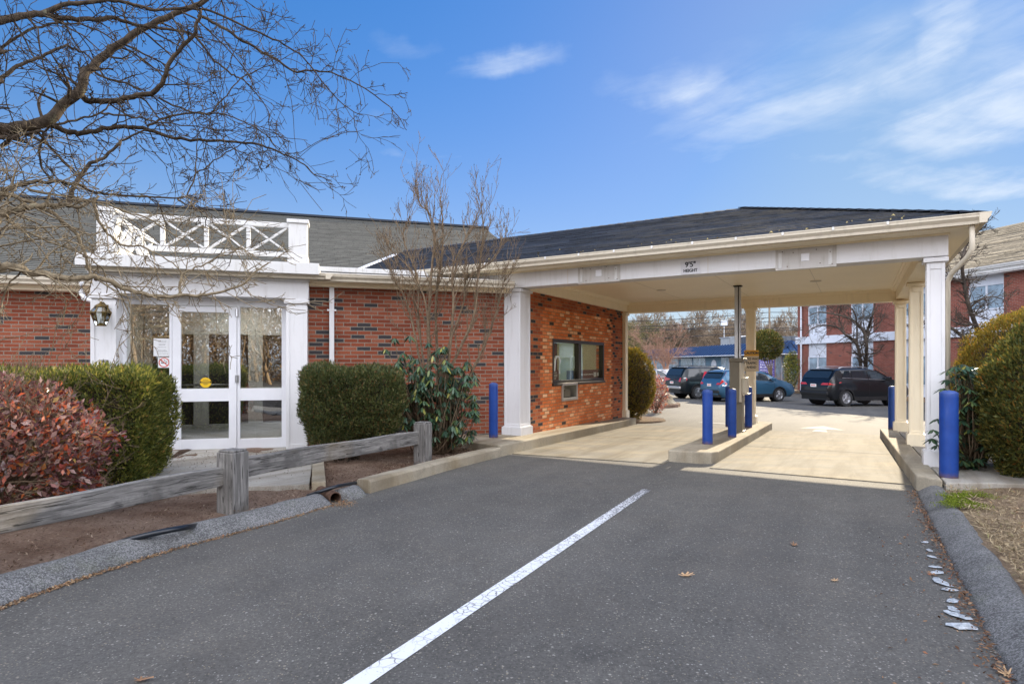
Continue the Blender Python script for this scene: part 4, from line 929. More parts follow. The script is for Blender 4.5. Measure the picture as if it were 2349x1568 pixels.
# white scallop shaped decal inside the left pane
mb = MB(); mb.tube([(-.13, vw0+.22, zw0+.26), (-.13, vw0+.26, zw0+.5), (-.13, vw0+.32, zw0+.56), (-.13, vw0+.44, zw0+.56), (-.13, vw0+.5, zw0+.48), (-.13, vw0+.47, zw0+.2)], .028, 6); mb.tube([(-.13, vw0+.26, zw0+.5), (-.13, vw0+.16, zw0+.4)], .02, 6)
mb.build('window_decal', M['paper'], **CP)
# ================================================================ BOLLARDS
bm_ = MB(); bm_.lathe([(.084, 0), (.084, .90), (.080, .915), (.05, .932), (.001, .94)], 28)
spots = [('scuffed blue steel bollard with a long white scrape, nearest on the island', 1623, 1018, .175, .93, 1.0),
 ('blue steel bollard close in front of the teller machine on the island', 1679.5, 1002, .175, .92, .9),
 ('blue steel bollard behind the left side of the teller machine', 1672, 978, .175, .92, .9),
 ('blue steel bollard just right of the teller machine on the island', 1717, 980, .175, .92, .9),
 ('pale lit blue bollard at the far end of the island', 1724.5, 966, .175, .92, .9),
 ('blue steel bollard standing at the left white column beside the brick wall', 1132, 1003, .185, .99, .95),
 ('blue bollard standing in front of the farthest right hand column', 2047, 984.6, .165, .97, .95),
 ('large dark blue bollard beside the nearest right hand column and conifer', 2176.5, 1094, .165, 1.03, 1.12)]
b0 = None
for lb, px, py, dz, h, w in spots:
    p = G(px, py, dz)
    if b0 is None:
        b0 = bm_.build('bollard', M['bollard'], smooth=True, auto=50); o = b0
    else: o = b0.copy(); C.objects.link(o)
    o.location = (p[0], p[1], gz(*p)+dz-.005); o.scale = (w, w, h/.94); tag(o, lb, 'bollard', 'blue bollards round the drive-through')
    o.rotation_euler = (0, 0, px*.37)
mb = MB(); rg = random.Random(5)
for k in range(26):
    z_ = .08+k*.0165; a = -1.92+rg.uniform(-.05, .05)*.6; x_ = .0846*math.cos(a); y_ = .0846*math.sin(a)
    mb.box(x_-.004, x_+.004+rg.uniform(0, .004), y_-.001, y_+.001, z_, z_+.02)
mb.build('paint_scrape', M['worn_white'], parent=b0)
# ================================================================ TELLER MACHINE AND ITS TUBE
kz = gz(*uv2(3.22, 3.44))+.17
kk = thing('teller_machine', 'beige and olive remote teller machine on a square pedestal on the traffic island', 'teller machine', mat=FR_C @ Matrix.Translation((3.22, 3.44, kz)))
mb = MB(); mb.box(-.075, .105, -.12, .14, .0, .75); mb.box(-.10, .14, -.15, .17, 0, .03); mb.build('pedestal', M['kioskd'], kk, bevel=.008)
mb = MB(); mb.box(-.13, .06, -.20, .22, .60, 1.50); mb.box(-.13, .15, -.22, .24, 1.44, 1.52); mb.build('housing', M['kioskd'], kk, bevel=.01)
mb = MB(); mb.box(.061, .10, -.195, .215, .62, 1.43); mb.build('front_panel', M['kiosk'], kk, bevel=.006)
mb = MB(); mb.box(.10, .19, -.14, .18, .80, 1.12); mb.box(.10, .23, -.12, .16, .77, .80); mb.build('carrier_door', M['kiosk'], kk, bevel=.01)
mb = MB(); mb.tube([(.11, .05, 1.42), (.14, .05, 1.40), (.15, .05, 1.2), (.12, .05, 1.15)], .014, 8); mb.build('handset', M['kiosk'], kk, smooth=True)
tb = MB(); zc_ = ZC-.02; tb.box(-.075, -.008, -.05, .05, kz+1.52, zc_); tb.box(.012, .04, -.05, .05, kz+1.52, zc_)
th = thing('carrier_tube', 'bare metal square tube running from the teller machine up to the canopy ceiling', 'metal tube', mat=FR_C @ Matrix.Translation((3.24, 3.44, 0)))
tb.build('duct', M['galv'], th, bevel=.004)
mb = MB(); mb.box(-.007, .011, -.03, .03, kz+1.52, zc_); mb.build('seam', M['bronze'], th)
mb = MB(); mb.box(-.10, .065, -.08, .08, zc_, zc_+.014); mb.box(-.085, .05, -.06, .06, zc_-.012, zc_); mb.build('flange', M['bronze'], th)
# ================================================================ SIGNS
def face_mx(frame, x, y, z, ang):   # text plane: local x right, y up, facing -y of the given yaw
    return frame @ Matrix.Translation((x, y, z)) @ Matrix.Rotation(ang, 4, 'Z') @ Matrix.Rotation(R(90), 4, 'X')
uS, zS = UZ(1584, 613, 0.0)
s = thing('height_sign', "white 9'5'' HEIGHT clearance sign on the front beam of the canopy", 'sign', mat=face_mx(FR_C, uS, -.006, zS-.005, 0))
mb = MB(); mb.box(-.15, .15, -.105, .105, -.003, .003); mb.build('plate', M['grey_sign'], s)
text_mesh('lettering', "9'5\"", .115, M['ink'], s, Matrix.Translation((0, .045, .004)), bold=.001, sx=.95, smear=.0035)
text_mesh('lettering', "HEIGHT", .068, M['ink'], s, Matrix.Translation((0, -.048, .004)), bold=.0006, sx=.9, smear=.0026)
for zz_ in (.097, -.094): mb = MB(); mb.lathe([(.006, 0), (.005, .006)], 8, (0, zz_, .003)); mb.build('screw', M['steel'], s)
# caution sign on the middle column, facing the camera side
uc0 = 3.14
_, zc1 = UZ(1710, 803, 5.69); 
s = thing('caution_sign', 'yellow and cream CAUTION TWO WAY TRAFFIC AHEAD sign on the middle rear column', 'sign', mat=face_mx(FR_C, uc0+.02, 5.685, 1.52, 0))
mb = MB(); mb.box(-.165, .165, -.20, .175, -.004, .004); mb.build('plate', M['sign_cream'], s)
mb = MB(); mb.box(-.165, .165, .175, .315, -.004, .005); mb.build('header', M['amber'], s)
text_mesh('lettering', "CAUTION", .082, M['ink'], s, Matrix.Translation((0, .245, .006)), bold=.0008, sx=.86, smear=.003)
for k, w in enumerate(("TWO WAY", "TRAFFIC", "AHEAD")): text_mesh('lettering', w, .078, M['ink'], s, Matrix.Translation((0, .105-.1*k, .005)), bold=.0004, sx=.84, smear=.0022)
# no smoking, notice and sticker on the entrance glass
def glass_item(px, py, name, lb, cat, q=qg-.0): t_, z_ = TQ(px, py, q); return thing(name, lb, cat, mat=face_mx(FR_F, t_, q, z_, 0)), t_, z_
s, _, _ = glass_item(376.5, 831, 'no_smoking_sign', 'square white no smoking sign with a red ring on the left sidelight', 'sign')
mb = MB(); mb.box(-.085, .085, -.085, .085, 0, .003); mb.build('plate', M['paper'], s)
mb = MB(); n = 36
for k in range(n):
    a, b = 2*math.pi*k/n, 2*math.pi*(k+1)/n
    mb.face([(r*math.cos(x), r*math.sin(x), .0045) for r, x in ((.064, a), (.078, a), (.078, b), (.064, b))])
mb.bar((-.048, .048, .004), (.048, -.048, .004), .014, .002, up=(0, 0, 1)); mb.build('red_ring', M['red_ink'], s)
mb = MB(); mb.bar((-.045, -.008, .004), (.035, -.008, .004), .012, .001, up=(0, 0, 1)); mb.tube([(.0, .045, .004), (.015, .02, .004), (.035, .02, .004), (.042, .0, .004)], .004, 5); mb.build('cigarette', M['ink'], s)
s, _, _ = glass_item(371.5, 796, 'paper_notice', 'white printed paper notice taped to the left sidelight above the no smoking sign', 'notice')
mb = MB(); mb.box(-.12, .118, -.145, .14, 0, .002); mb.build('sheet', M['paper'], s)
mb = MB(); rg = random.Random(3)
for k, z_ in enumerate((.105, .08, .045, .03, -.005, -.05, -.065, -.085, -.112)):
    w_ = rg.uniform(.04, .085); x = -w_
    while x < w_: l = rg.uniform(.006, .02); mb.box(x, x+l, z_, z_+.005, .002, .0026); x += l+.005
mb.build('print', M['ink'], s)
s, _, _ = glass_item(471.5, 877, 'alarm_sticker', 'round yellow alarm sticker with a black band on the door glass', 'sticker', qg-.03)
mb = MB(); mb.lathe([(.083, 0), (.083, .002)], 36); mb.build('disc', M['yellow'], s)
mb = MB(); mb.box(-.082, .082, -.008, .022, .002, .003); mb.tube([(-.04, .095, .001), (0, .105, .001), (.03, .09, .001), (.035, .08, .001)], [.004, .012, .012, .004], 6); mb.build('black_band', M['ink'], s)
mb = MB(); rg = random.Random(8)
for z_, w_, h_ in ((.04, .04, .008), (-.03, .03, .012), (-.052, .025, .006)):
    x = -w_
    while x < w_: l = rg.uniform(.006, .012); mb.box(x, x+l, z_, z_+h_, .002, .003); x += l+.003
mb.build('print', M['ink'], s)
mb = MB(); x = -.06
while x < .065: l = rg.uniform(.006, .012); mb.box(x, x+l, .0, .014, .003, .004); x += l+.004
mb.build('print', M['yellow'], s)
t_, z_ = TQ(237, 832, 10.4)
s = thing('brown_plaque', 'small brown plaque with three lines of white lettering on the left pilaster', 'plaque', mat=face_mx(FR_F, t_, 10.408, z_, 0))
mb = MB(); mb.box(-.065, .065, -.045, .045, 0, .004); mb.build('plate', M['brown'], s)
for k, w in enumerate(('NIGHT BELL', 'AFTER', 'HOURS')): text_mesh('lettering', w, .021, M['paper'], s, Matrix.Translation((0, .026-.026*k, .005)))
# ---- wall lantern
t_, z_ = TQ(233, 721, 10.25)
L = thing('wall_lantern', 'aged brass carriage lantern with glass panes on the left entrance pilaster', 'wall lamp', mat=FR_F @ Matrix.Translation((t_, 10.22, z_-.17)))
ns = 6
def ring(r, z): return [(r*math.cos(2*math.pi*k/ns+.3), r*math.sin(2*math.pi*k/ns+.3), z) for k in range(ns)]
r0, r1, r2 = ring(.068, 0), ring(.135, .20), ring(.07, .285)
mb = MB()
for k in range(ns):
    mb.bar(r0[k], r1[k], .01, .01); mb.bar(r1[k], r2[k], .01, .01)
    for r_ in (r0, r1, r2): mb.bar(r_[k], r_[(k+1) % ns], .009, .009)
mb.lathe([(.066, -.004), (.066, .008), (.03, .012), (.028, .04), (.0, .04)], 12)
mb.lathe([(.085, .285), (.06, .31), (.03, .33), (.012, .345), (.012, .36)], 16)
mb.tube([(.025*math.cos(a*math.pi/6), 0, .385+.025*math.sin(a*math.pi/6)) for a in range(13)], .004, 6)
mb.build('frame', M['brass'], L)
mb = MB()
for k in range(ns):
    j = (k+1) % ns; mb.face([r0[k], r0[j], r1[j], r1[k]]); mb.face([r1[k], r1[j], r2[j], r2[k]])
mb.build('glass', M['lamp_glass'], L)
mb = MB(); mb.tube([(0, .18, .20), (.0, .17, .31), (0, .09, .345), (0, 0, .33)], [.03, .028, .022, .016], 8); mb.box(-.045, .045, .165, .175, .08, .33); mb.build('wall_bracket', M['brass'], L, bevel=.003)
mb = MB(); mb.lathe([(.012, .03), (.012, .12), (.008, .16), (.001, .165)], 10); mb.build('candle', M['paper'], L, smooth=True)
# ================================================================ FENCE
p1 = G(534, 1171, .045); p2 = G(970, 1060, .045); fd = unit(p2-p1); p0 = p1-fd*3.3; ang = math.atan2(fd[1], fd[0])
def post_at(p, h, first=None):
    mb = MB(); mb.box(-.095, .095, -.10, .10, -.1, h-.02); mb.box(-.085, .085, -.09, .09, h-.02, h); return mb
fence = thing('timber_rail_fence', 'low weathered grey timber rail fence with two square posts in front of the bushes', 'fence')
for p, h in ((p1, .585), (p2, .60), (p0, .6)):
    o = post_at(p, h).build('post', M['post'], fence, Matrix.Translation((p[0], p[1], gz(*p)+.03)) @ Matrix.Rotation(ang+.03, 4, 'Z'), bevel=.012); 
def rail(a, b, h=.185):
    d = Vector(b)-Vector(a); l = d.length; n = 24; mb = MB(); i0 = 0
    for k in range(n+1):
        x = l*k/n; w = .075+nz(x, 0, 0, 3, 4)*.012; hh = h/2+nz(x, 1, 0, 2.5, 8)*.008; oz = nz(x, 2, 0, 1.3, 5)*.012
        for y, z in ((-w/2, -hh), (w/2, -hh), (w/2, hh), (-w/2, hh)): mb.v.append((x, y, z+oz))
    for k in range(n):
        for j in range(4):
            a_ = k*4+j; b_ = k*4+(j+1) % 4; mb.f.append((a_, b_, b_+4, a_+4)); mb.u += [(0, 0)]*4; mb.mi.append(0)
    mb.f.append((0, 1, 2, 3)); mb.f.append((n*4+3, n*4+2, n*4+1, n*4)); mb.u += [(0, 0)]*8; mb.mi += [0, 0]
    q = d.to_track_quat('X', 'Z'); return mb.build('rail', M['rail'], fence, Matrix.Translation(a) @ q.to_matrix().to_4x4(), bevel=.008)
off = Vector((-fd[1], fd[0], 0))*.05     # rails sit in notches on the bed side
rail(Vector((p0[0], p0[1], gz(*p0)+.34))+off, Vector((p1[0], p1[1], .485))+off-Vector((fd[0], fd[1], 0))*.02, .175)
rail(Vector((p1[0], p1[1], .535))+off+Vector((fd[0], fd[1], 0))*.05, Vector((p2[0], p2[1], .455))+off, .185)
# ================================================================ DRAIN PIPE AND HOSE
dp = G(774, 1150, .02); dirp = Vector((.62, -.78, 0))
mb = MB(); n = 24; prof = [(.062, -.4), (.064, 0), (.054, 0), (.052, -.36), (.001, -.36)]; mb.lathe(prof, n)
o = mb.build('drain_pipe', M['rust'], smooth=True, auto=40); o.matrix_basis = Matrix.Translation((dp[0]-.035, dp[1]+.045, gz(*dp)+.045)) @ dirp.to_track_quat('Z', 'Y').to_matrix().to_4x4()
tag(o, 'rusted round drain pipe opening through the gap in the kerb', 'pipe')
def zb_(x, y): return gz(x, y)
def hose(lb, pts, r=.017):
    pp = smooth_path([(G(x, y, h)[0], G(x, y, h)[1], gz(*G(x, y, h))+h) for x, y, h in pts], 26); mb = MB(); mb.tube([tuple(p) for p in pp], r, 8); o = mb.build('irrigation_hose', M['hose'], smooth=True); tag(o, lb, 'hose')
hose('black plastic hose arching out of the soil behind the left kerb', [(250, 1253, .03), (300, 1236, .10), (370, 1219, .13), (430, 1208, .12), (455, 1203, .06)], .022)
hose('black plastic hose lying by the rusted drain pipe', [(705, 1137, .05), (740, 1125, .11), (780, 1113, .14), (822, 1106, .09)], .018)
# ================================================================ FALLEN LEAVES, PEELINGS
def leaf_shape(px, py, dz, sz, rot, name, lb, cat, grp, mat, lobes=5, curl=.25):
    p = G(px, py, dz); rgl = random.Random(int(px*7+py)); mb = MB(); n = lobes*2+6; ring_ = []
    for k in range(n*2):
        a = 2*math.pi*k/(n*2); rr = (1.0 if k % 4 in (0, 1) else .45)*(.6+.4*abs(math.cos(a/2)))*rgl.uniform(.8, 1.1)
        ring_.append((sz*rr*math.cos(a), sz*.55*rr*math.sin(a), curl*sz*(rr-.4)*rgl.uniform(.3, 1)+.006))
    for k in range(len(ring_)): mb.face([(0, 0, .004), ring_[k], ring_[(k+1) % len(ring_)]])
    o = mb.build(name, mat); o.location = (p[0], p[1], gz(*p)+dz); o.rotation_euler = (0, 0, rot); tag(o, lb, cat, grp); return o
def leafmat(nm, c): return plain(nm, c, .7, var=.35, scale=30)
lt = leafmat('tan_oak_leaf', (.42,.27,.14)); lbn = leafmat('brown_oak_leaf', (.22,.12,.06))
for px, py, sz, r, lb in ((1572,1320,.07,.3,'tan lobed oak leaf lying on the asphalt right of the white line'), (1822,1250,.065,1.2,'curled brown leaf on the asphalt towards the right kerb'),
    (1914,1332,.045,.5,'small tan leaf fragment lying on open asphalt'), (322,1560,.05,.2,'brown leaf scrap at the bottom edge of the asphalt'),
    (2310,1548,.07,1.0,'pale oak leaf at the foot of the right kerb, lowest down'), (2140,1318,.05,2.0,'small brown leaf beside the white flakes')):
    leaf_shape(px, py, .004, sz, r, 'fallen_leaf', lb, 'leaf', 'single leaves lying on the asphalt', lt if 'tan' in lb or 'pale' in lb else lbn)
wp = leafmat('grey_white_flake', (.33,.36,.39))
def flake(px, py, dz, sz, rot, name, lb, cat, grp, mat, curl=.5):
    p = G(px, py, dz); rgl = random.Random(int(px*3+py)); mb = MB(); n = 11; rings = []
    for q_ in (.35, .7, 1.0):
        rings.append([(sz*q_*math.cos(2*math.pi*k/n)*rgl.uniform(.75, 1.15), sz*.5*q_*math.sin(2*math.pi*k/n)*rgl.uniform(.7, 1.2), .004+sz*rgl.uniform(0, .30)*(1 if q_ < 1 else .3)) for k in range(n)])
    for k in range(n):
        k2 = (k+1) % n; mb.face([(0, 0, sz*.2), rings[0][k], rings[0][k2]])
        for a, b in ((0, 1), (1, 2)): mb.face([rings[a][k], rings[b][k], rings[b][k2], rings[a][k2]])
    o = mb.build(name, mat, smooth=True); o.scale = (.8, .85, .5); o.location = (p[0], p[1], gz(*p)+dz); o.rotation_euler = (0, 0, rot); tag(o, lb, cat, grp); return o

for k, (px, py, sz) in enumerate(((2122,1243,.05), (2133,1262,.05), (2139,1277,.05), (2146,1300,.055), (2150,1312,.07), (2152,1330,.07), (2164,1338,.08), (2178,1352,.06), (2185,1378,.06), (2187,1397,.06), (2200,1412,.09), (2208,1437,.10))):
    o = flake(px, py, .006, sz, .4+k*.8, 'white_flake', ('topmost', 'second from the top', 'third from the top', 'fourth from the top', 'fifth from the top', 'sixth from the top', 'sixth from the bottom', 'fifth from the bottom', 'fourth from the bottom', 'third from the bottom', 'second from the bottom', 'largest and lowest')[k]+' crumpled grey white flake in the row on the asphalt', 'flake', 'white flakes in a row on the asphalt', wp, curl=.5)
rgn = np.random.default_rng(11)
def scatter(name, pts, lo, hi, mat, label, cat, flat=.35, asp=.45):
    pts = np.array(pts); n = len(pts); d = rgn.normal(0, 1, (n, 3)); d[:, 2] *= flat; nn = rgn.normal(0, .35, (n, 3)); nn[:, 2] += 1
    L_ = rgn.uniform(lo, hi, n); o = arrmesh(name, leaves(pts, d, nn, L_, L_*asp, .12), 4, mat); tag(o, label, cat, kind='stuff'); return o
pts = []
for _ in range(1700):
    v = rgn.uniform(-9, -1.1); u = 5.945-abs(rgn.normal(0, .055))*rgn.uniform(.2, 1.5); p = uv2(u, v); pts.append((p[0], p[1], gz(*p)+.008+rgn.uniform(0, .02)))
for _ in range(90):
    v = rgn.uniform(-6.8, -3.2); u = 5.66-rgn.normal(0, .12); p = uv2(u, v); pts.append((p[0], p[1], gz(*p)+.006))
scatter('leaf_litter', pts, .010, .034, leaf_mat('wet_brown_litter', [(0,(.09,.045,.025)),(.6,(.20,.11,.06)),(.9,(.34,.22,.13)),(1,(.26,.08,.04))], .7, .2, .1), 'brown leaf litter gathered along the foot of the right kerb', 'leaf litter')
pts = []
for _ in range(2200):
    i = rgn.uniform(0, 1); q_ = np.array([bl[int(i*(len(bl)-1))], bl[min(int(i*(len(bl)-1))+1, len(bl)-1)]]); f = rgn.uniform(); p = q_[0]*(1-f)+q_[1]*f+np.array([.8, -.3])*(.035+rgn.normal(0, .018)); pts.append((p[0], p[1], gz(*p)+.006))
for _ in range(300): p = G(785+rgn.normal(0, 16), 1156+rgn.normal(0, 4)); pts.append((p[0], p[1], gz(*p)+.01))
scatter('kerb_litter', pts, .008, .025, M['dry_leaf'], 'thin line of litter along the left asphalt kerb', 'leaf litter')
pts = []
for _ in range(16000):
    i = rgn.integers(0, 89); r = rgn.uniform(.02, .75)**1.3; b = tq2(-11+13.8*i/89, 11.5); x = K[i][0]*(1-r)+b[0]*r+rgn.normal(0, .05); y = K[i][1]*(1-r)+b[1]*r+rgn.normal(0, .08); pts.append((x, y, gz(x, y)+.055+rgn.uniform(0, .03)))
scatter('mulch_chips', pts, .006, .034, leaf_mat('mulch_chips', [(0,(.06,.035,.022)),(.5,(.13,.08,.05)),(.8,(.24,.17,.12)),(1,(.40,.32,.24))], .9, .1, 0), 'dark bark mulch chips on the planting bed', 'mulch', .5, .28)
pts = []
for _ in range(52000):
    v = rgn.uniform(-9, -1.2); u = 6.22+rgn.uniform(0, 1)**1.3*4; p = uv2(u, v); 
    dry = rgn.uniform() < (1.0 if v < -3 else .45 if v < -2 else .16)
    if dry: pts.append((p[0], p[1], gz(*p)+.115+rgn.uniform(0, .02)))
pts = np.array(pts); n = len(pts); d = rgn.normal(0, 1, (n, 3)); d[:, 2] = np.abs(d[:, 2])*.35; L_ = rgn.uniform(.03, .075, n)
o = arrmesh('dry_grass', leaves(pts, d, rgn.normal(0, 1, (n, 3))+np.array([0, 0, 1.5]), L_, L_*.09+.002, .1), 4, M['dry_grass']); tag(o, 'dry straw coloured winter grass right of the kerb', 'grass', kind='stuff')
pts = []
for _ in range(9000):
    p = G(2215+rgn.normal(0, 26), 1152+rgn.normal(0, 9), .1)+rgn.normal(0, .05, 2)
    if nz(p[0], p[1], 0, 4, 2) > -.12: pts.append((p[0], p[1], gz(*p)+.125+rgn.uniform(0, .012)))
scatter('moss_patch', pts, .008, .022, M['moss'], 'bright green moss patch beside the right platform', 'moss', .8, .5)
pts = [(uv2(u, v)[0], uv2(u, v)[1], gz(*uv2(u, v))+.13) for u, v in zip(rgn.uniform(6.3, 10, 900), rgn.uniform(-8, -1.2, 900))]
scatter('lawn_leaves', pts, .02, .06, M['dry_leaf'], 'scattered dead leaves on the thin lawn', 'leaf litter')

# ochre leaves caught above the canopy gutter
rg = random.Random(17); mb = MB(); k = 0
for u_, v_ in [(rg.uniform(-1.5, 6.2), -.38+abs(rg.gauss(0, .22))) for _ in range(34)]:
    zz_ = ZE+(v_-VE)*(ZR-ZE)/(VR-VE)+.022; a = rg.uniform(0, 6.28); l = rg.uniform(.016, .036); dx, dy = math.cos(a)*l, math.sin(a)*l*.6
    mb.face([tuple(FR_C @ Vector((u_+p_, v_+q_, zz_+r_+q_*.36))) for p_, q_, r_ in ((-dx, -dy, .0), (-dy*.5, dx*.4, .03), (dx, dy, .0), (dy*.5, -dx*.4, .01))])
tag(mb.build('roof_leaves', plain('ochre_roof_leaf', (.30,.24,.10), .8, var=.4, scale=20)), 'dry ochre leaves caught on the shingles above the canopy gutter', 'leaf litter', kind='stuff')
# ================================================================ NEAR PLANTS
rgn = np.random.default_rng(21)
def nz_arr(p, s, seed=0.0): return np.array([MN.noise(Vector((a[0]*s+seed, a[1]*s, a[2]*s))) for a in p])
def shell_box(n, t0, t1, q0, q1, z0, z1, depth=.10, amp=.07, taper=0.0, rnd=.18, fill=None):
    """points and outward normals on a rounded clipped hedge (facade frame)"""
    a = np.array([(t1-t0)*(z1-z0)*1.0, (t1-t0)*(q1-q0)*.8, (q1-q0)*(z1-z0)*.6, (q1-q0)*(z1-z0)*1.0, (t1-t0)*(z1-z0)*.25]); f = rgn.choice(5, n, p=a/a.sum())
    s = rgn.uniform(0, 1, (n, 3)); nr = np.zeros((n, 3))
    for k, (ax, val, d) in enumerate(((1, 0, -1), (2, 1, 1), (0, 0, -1), (0, 1, 1), (1, 1, 1))): m = f == k; s[m, ax] = val; nr[m, ax] = d
    lo = np.array([t0, q0, z0]); hi = np.array([t1, q1, z1]); p = lo+s*(hi-lo)
    c = np.clip(p, lo+rnd, hi-rnd); d = p-c; L = np.linalg.norm(d, axis=1, keepdims=True); dn = np.where(L > 1e-6, d/np.maximum(L, 1e-6), nr)
    p = np.where(L > rnd, c+dn*rnd, p); nr = unit(dn+nr*.3)
    if taper:
        k = np.clip((z1-.5-p[:, 2])/(z1-z0-.5), 0, 1)**1.3*taper; cx = (t0+t1)/2; cy = (q0+q1)/2; p[:, 0] = cx+(p[:, 0]-cx)*(1-k*np.minimum(1, 1.3/(t1-t0))); p[:, 1] = cy+(p[:, 1]-cy)*(1-k)
    b = nz_arr(p, 2.2, 3)*amp+nz_arr(p, 7, 8)*amp*.7
    p = p+nr*(b-rgn.uniform(0, 1, n)**1.6*depth+rgn.normal(0, .012, n))[:, None]
    return p, nr
def foliage(name, p, nr, lmin, lmax, asp, mat, parent, mx=None, up=.5, jit=.7):
    n = len(p); d = nr*.8+rgn.normal(0, jit, (n, 3)); d[:, 2] += up; nn = nr+rgn.normal(0, .8, (n, 3)); L = rgn.uniform(lmin, lmax, n)
    return arrmesh(name, leaves(p, d, nn, L, L*asp, .08), 4, mat, parent, mx=mx)
def twigs(name, start, n, l, r, mat, parent, up=.1, cone=1.0, lv=2, mx=None, seed=1, wig=.3, kids=(2, 4), base_r=.08, dirz=.6):
    rr = np.random.default_rng(seed); out = []
    for _ in range(n):
        a = rr.uniform(0, 2*math.pi); c = rr.uniform(.2, 1)*cone; grow(rr, np.array(start)+np.array([math.cos(a), math.sin(a), 0])*base_r*rr.uniform(0, 1), (math.cos(a)*c, math.sin(a)*c, dirz), l*rr.uniform(.7, 1.1), r, 0, lv, out, 6, wig, .9, kids, up)
    return branches_mesh(name, [(p, q) for _, p, q in out], 4, mat, parent, mx)
# ---- clipped yews
def hedge(lb, t0, t1, q0, q1, z0, z1, n, mat, taper=.12, depth=.10, seed=1):
    h = thing('yew_hedge', lb, 'hedge', mat=FR_F.copy())
    p, nr = shell_box(n, t0, t1, q0, q1, z0, z1, depth, .075, taper); foliage('foliage', p, nr, .028, .055, .42, mat, h)
    p, nr = shell_box(n//3, t0, t1, q0, q1, z0, z1, .02, .10, taper); foliage('foliage_tips', p+nr*.03, nr, .03, .07, .22, mat, h, up=.9, jit=.45)
    cx = (t0+t1)/2; cy = (q0+q1)/2; mb = MB(); s = .10
    for k in range(6):
        za = z0+.12+(z1-.11-z0-.12)*k/6; zb2 = z0+.12+(z1-.11-z0-.12)*(k+1)/6; tp = lambda z: 1-max(0, min(1, (z1-.5-z)/(z1-z0-.5)))**1.3*taper*1.1
        f = tp((za+zb2)/2); mb.box(cx-((t1-t0)/2-s)*(1-(1-f)*min(1, 1.3/(t1-t0))), cx+((t1-t0)/2-s)*(1-(1-f)*min(1, 1.3/(t1-t0))), cy-((q1-q0)/2-s)*f, cy+((q1-q0)/2-s)*f, za, zb2)
    mb.build('inner_wood', M['core'], h)
    return h
gh = gz(*tq2(-2, 8))
t1_, _ = TQ(400, 900, 7.6)
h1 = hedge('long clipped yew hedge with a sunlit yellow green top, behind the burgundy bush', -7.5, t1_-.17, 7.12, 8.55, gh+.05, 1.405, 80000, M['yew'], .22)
hd = lambda px, q: TQ(px, 900, q)[0]
a_, b_ = hd(690, 8.5), hd(919, 8.6); g2 = gz(*tq2(.2, 9))
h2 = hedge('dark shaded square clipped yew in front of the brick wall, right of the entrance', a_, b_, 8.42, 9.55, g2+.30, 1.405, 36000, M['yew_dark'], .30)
twigs('stems', ((a_+b_)/2-.1, 9.0, g2), 9, .75, .022, M['bark'], h2, 0.05, .7, 1, seed=5, wig=.2, kids=(2, 3), base_r=.2, dirz=1.0)
twigs('stems', (t1_-.6, 8.0, gh), 7, .7, .022, M['bark'], h1, 0.05, .7, 1, seed=6, wig=.2, kids=(2, 3), base_r=.2, dirz=1.0)
# ---- burgundy leaved bush
rb = thing('burgundy_bush', 'rounded burgundy and red leaved bush with bare tan twigs behind the timber rail', 'bush', (0, 0, 0))
c0 = np.array([-4.78, 5.1, .70]); rad = np.array([1.15, .78, .72])
def ell(n, c, rad, lumpy=.12, s=2.2, depth=.2, zmin=-.95, seed=0):
    d = unit(rgn.normal(0, 1, (n*2, 3))); d = d[d[:, 2] > zmin][:n]; k = 1+nz_arr(d, s, seed)*lumpy+nz_arr(d, s*3, seed+4)*lumpy*.6-rgn.uniform(0, 1, len(d))**1.6*depth
    return c+d*rad*k[:, None], unit(d/rad)
p, nr = ell(15000, c0, rad, .16, 2.4, .30); n = len(p)
keep = nz_arr(p, 3.0, 9)+nr[:, 2]*.35+nr[:, 0]*.15 > -.15; keep |= rgn.uniform(0, 1, n) < .45; p, nr = p[keep], nr[keep]; n = len(p)
d = nr*.6+rgn.normal(0, .6, (n, 3)); d[:, 2] += .15; L = rgn.uniform(.045, .085, n)
v = leaves(p, d, nr+rgn.normal(0, .6, (n, 3)), L, L*.45, .12); arrmesh('leaves', v, 4, M['red_leaf'], rb)
out = []; rr = np.random.default_rng(3)
for _ in range(210):
    a = rr.uniform(0, 2*math.pi); rb_ = rr.uniform(0, .45); st = np.array([c0[0]+math.cos(a)*rb_*1.3, c0[1]+math.sin(a)*rb_, .16])
    tg = c0+unit(np.array([[math.cos(a)*rr.uniform(.4, 1.2), math.sin(a)*rr.uniform(.4, 1.2), rr.uniform(-.25, 1)]]))[0]*rad*.97
    dd_ = tg-st; grow(rr, st, dd_, np.linalg.norm(dd_), .008, 0, 2, out, 7, .16, .8, (4, 7), .03, (.2, .4), .0018)
branches_mesh('twigs', [(a, b) for _, a, b in out], 4, M['bark_tan'], rb)
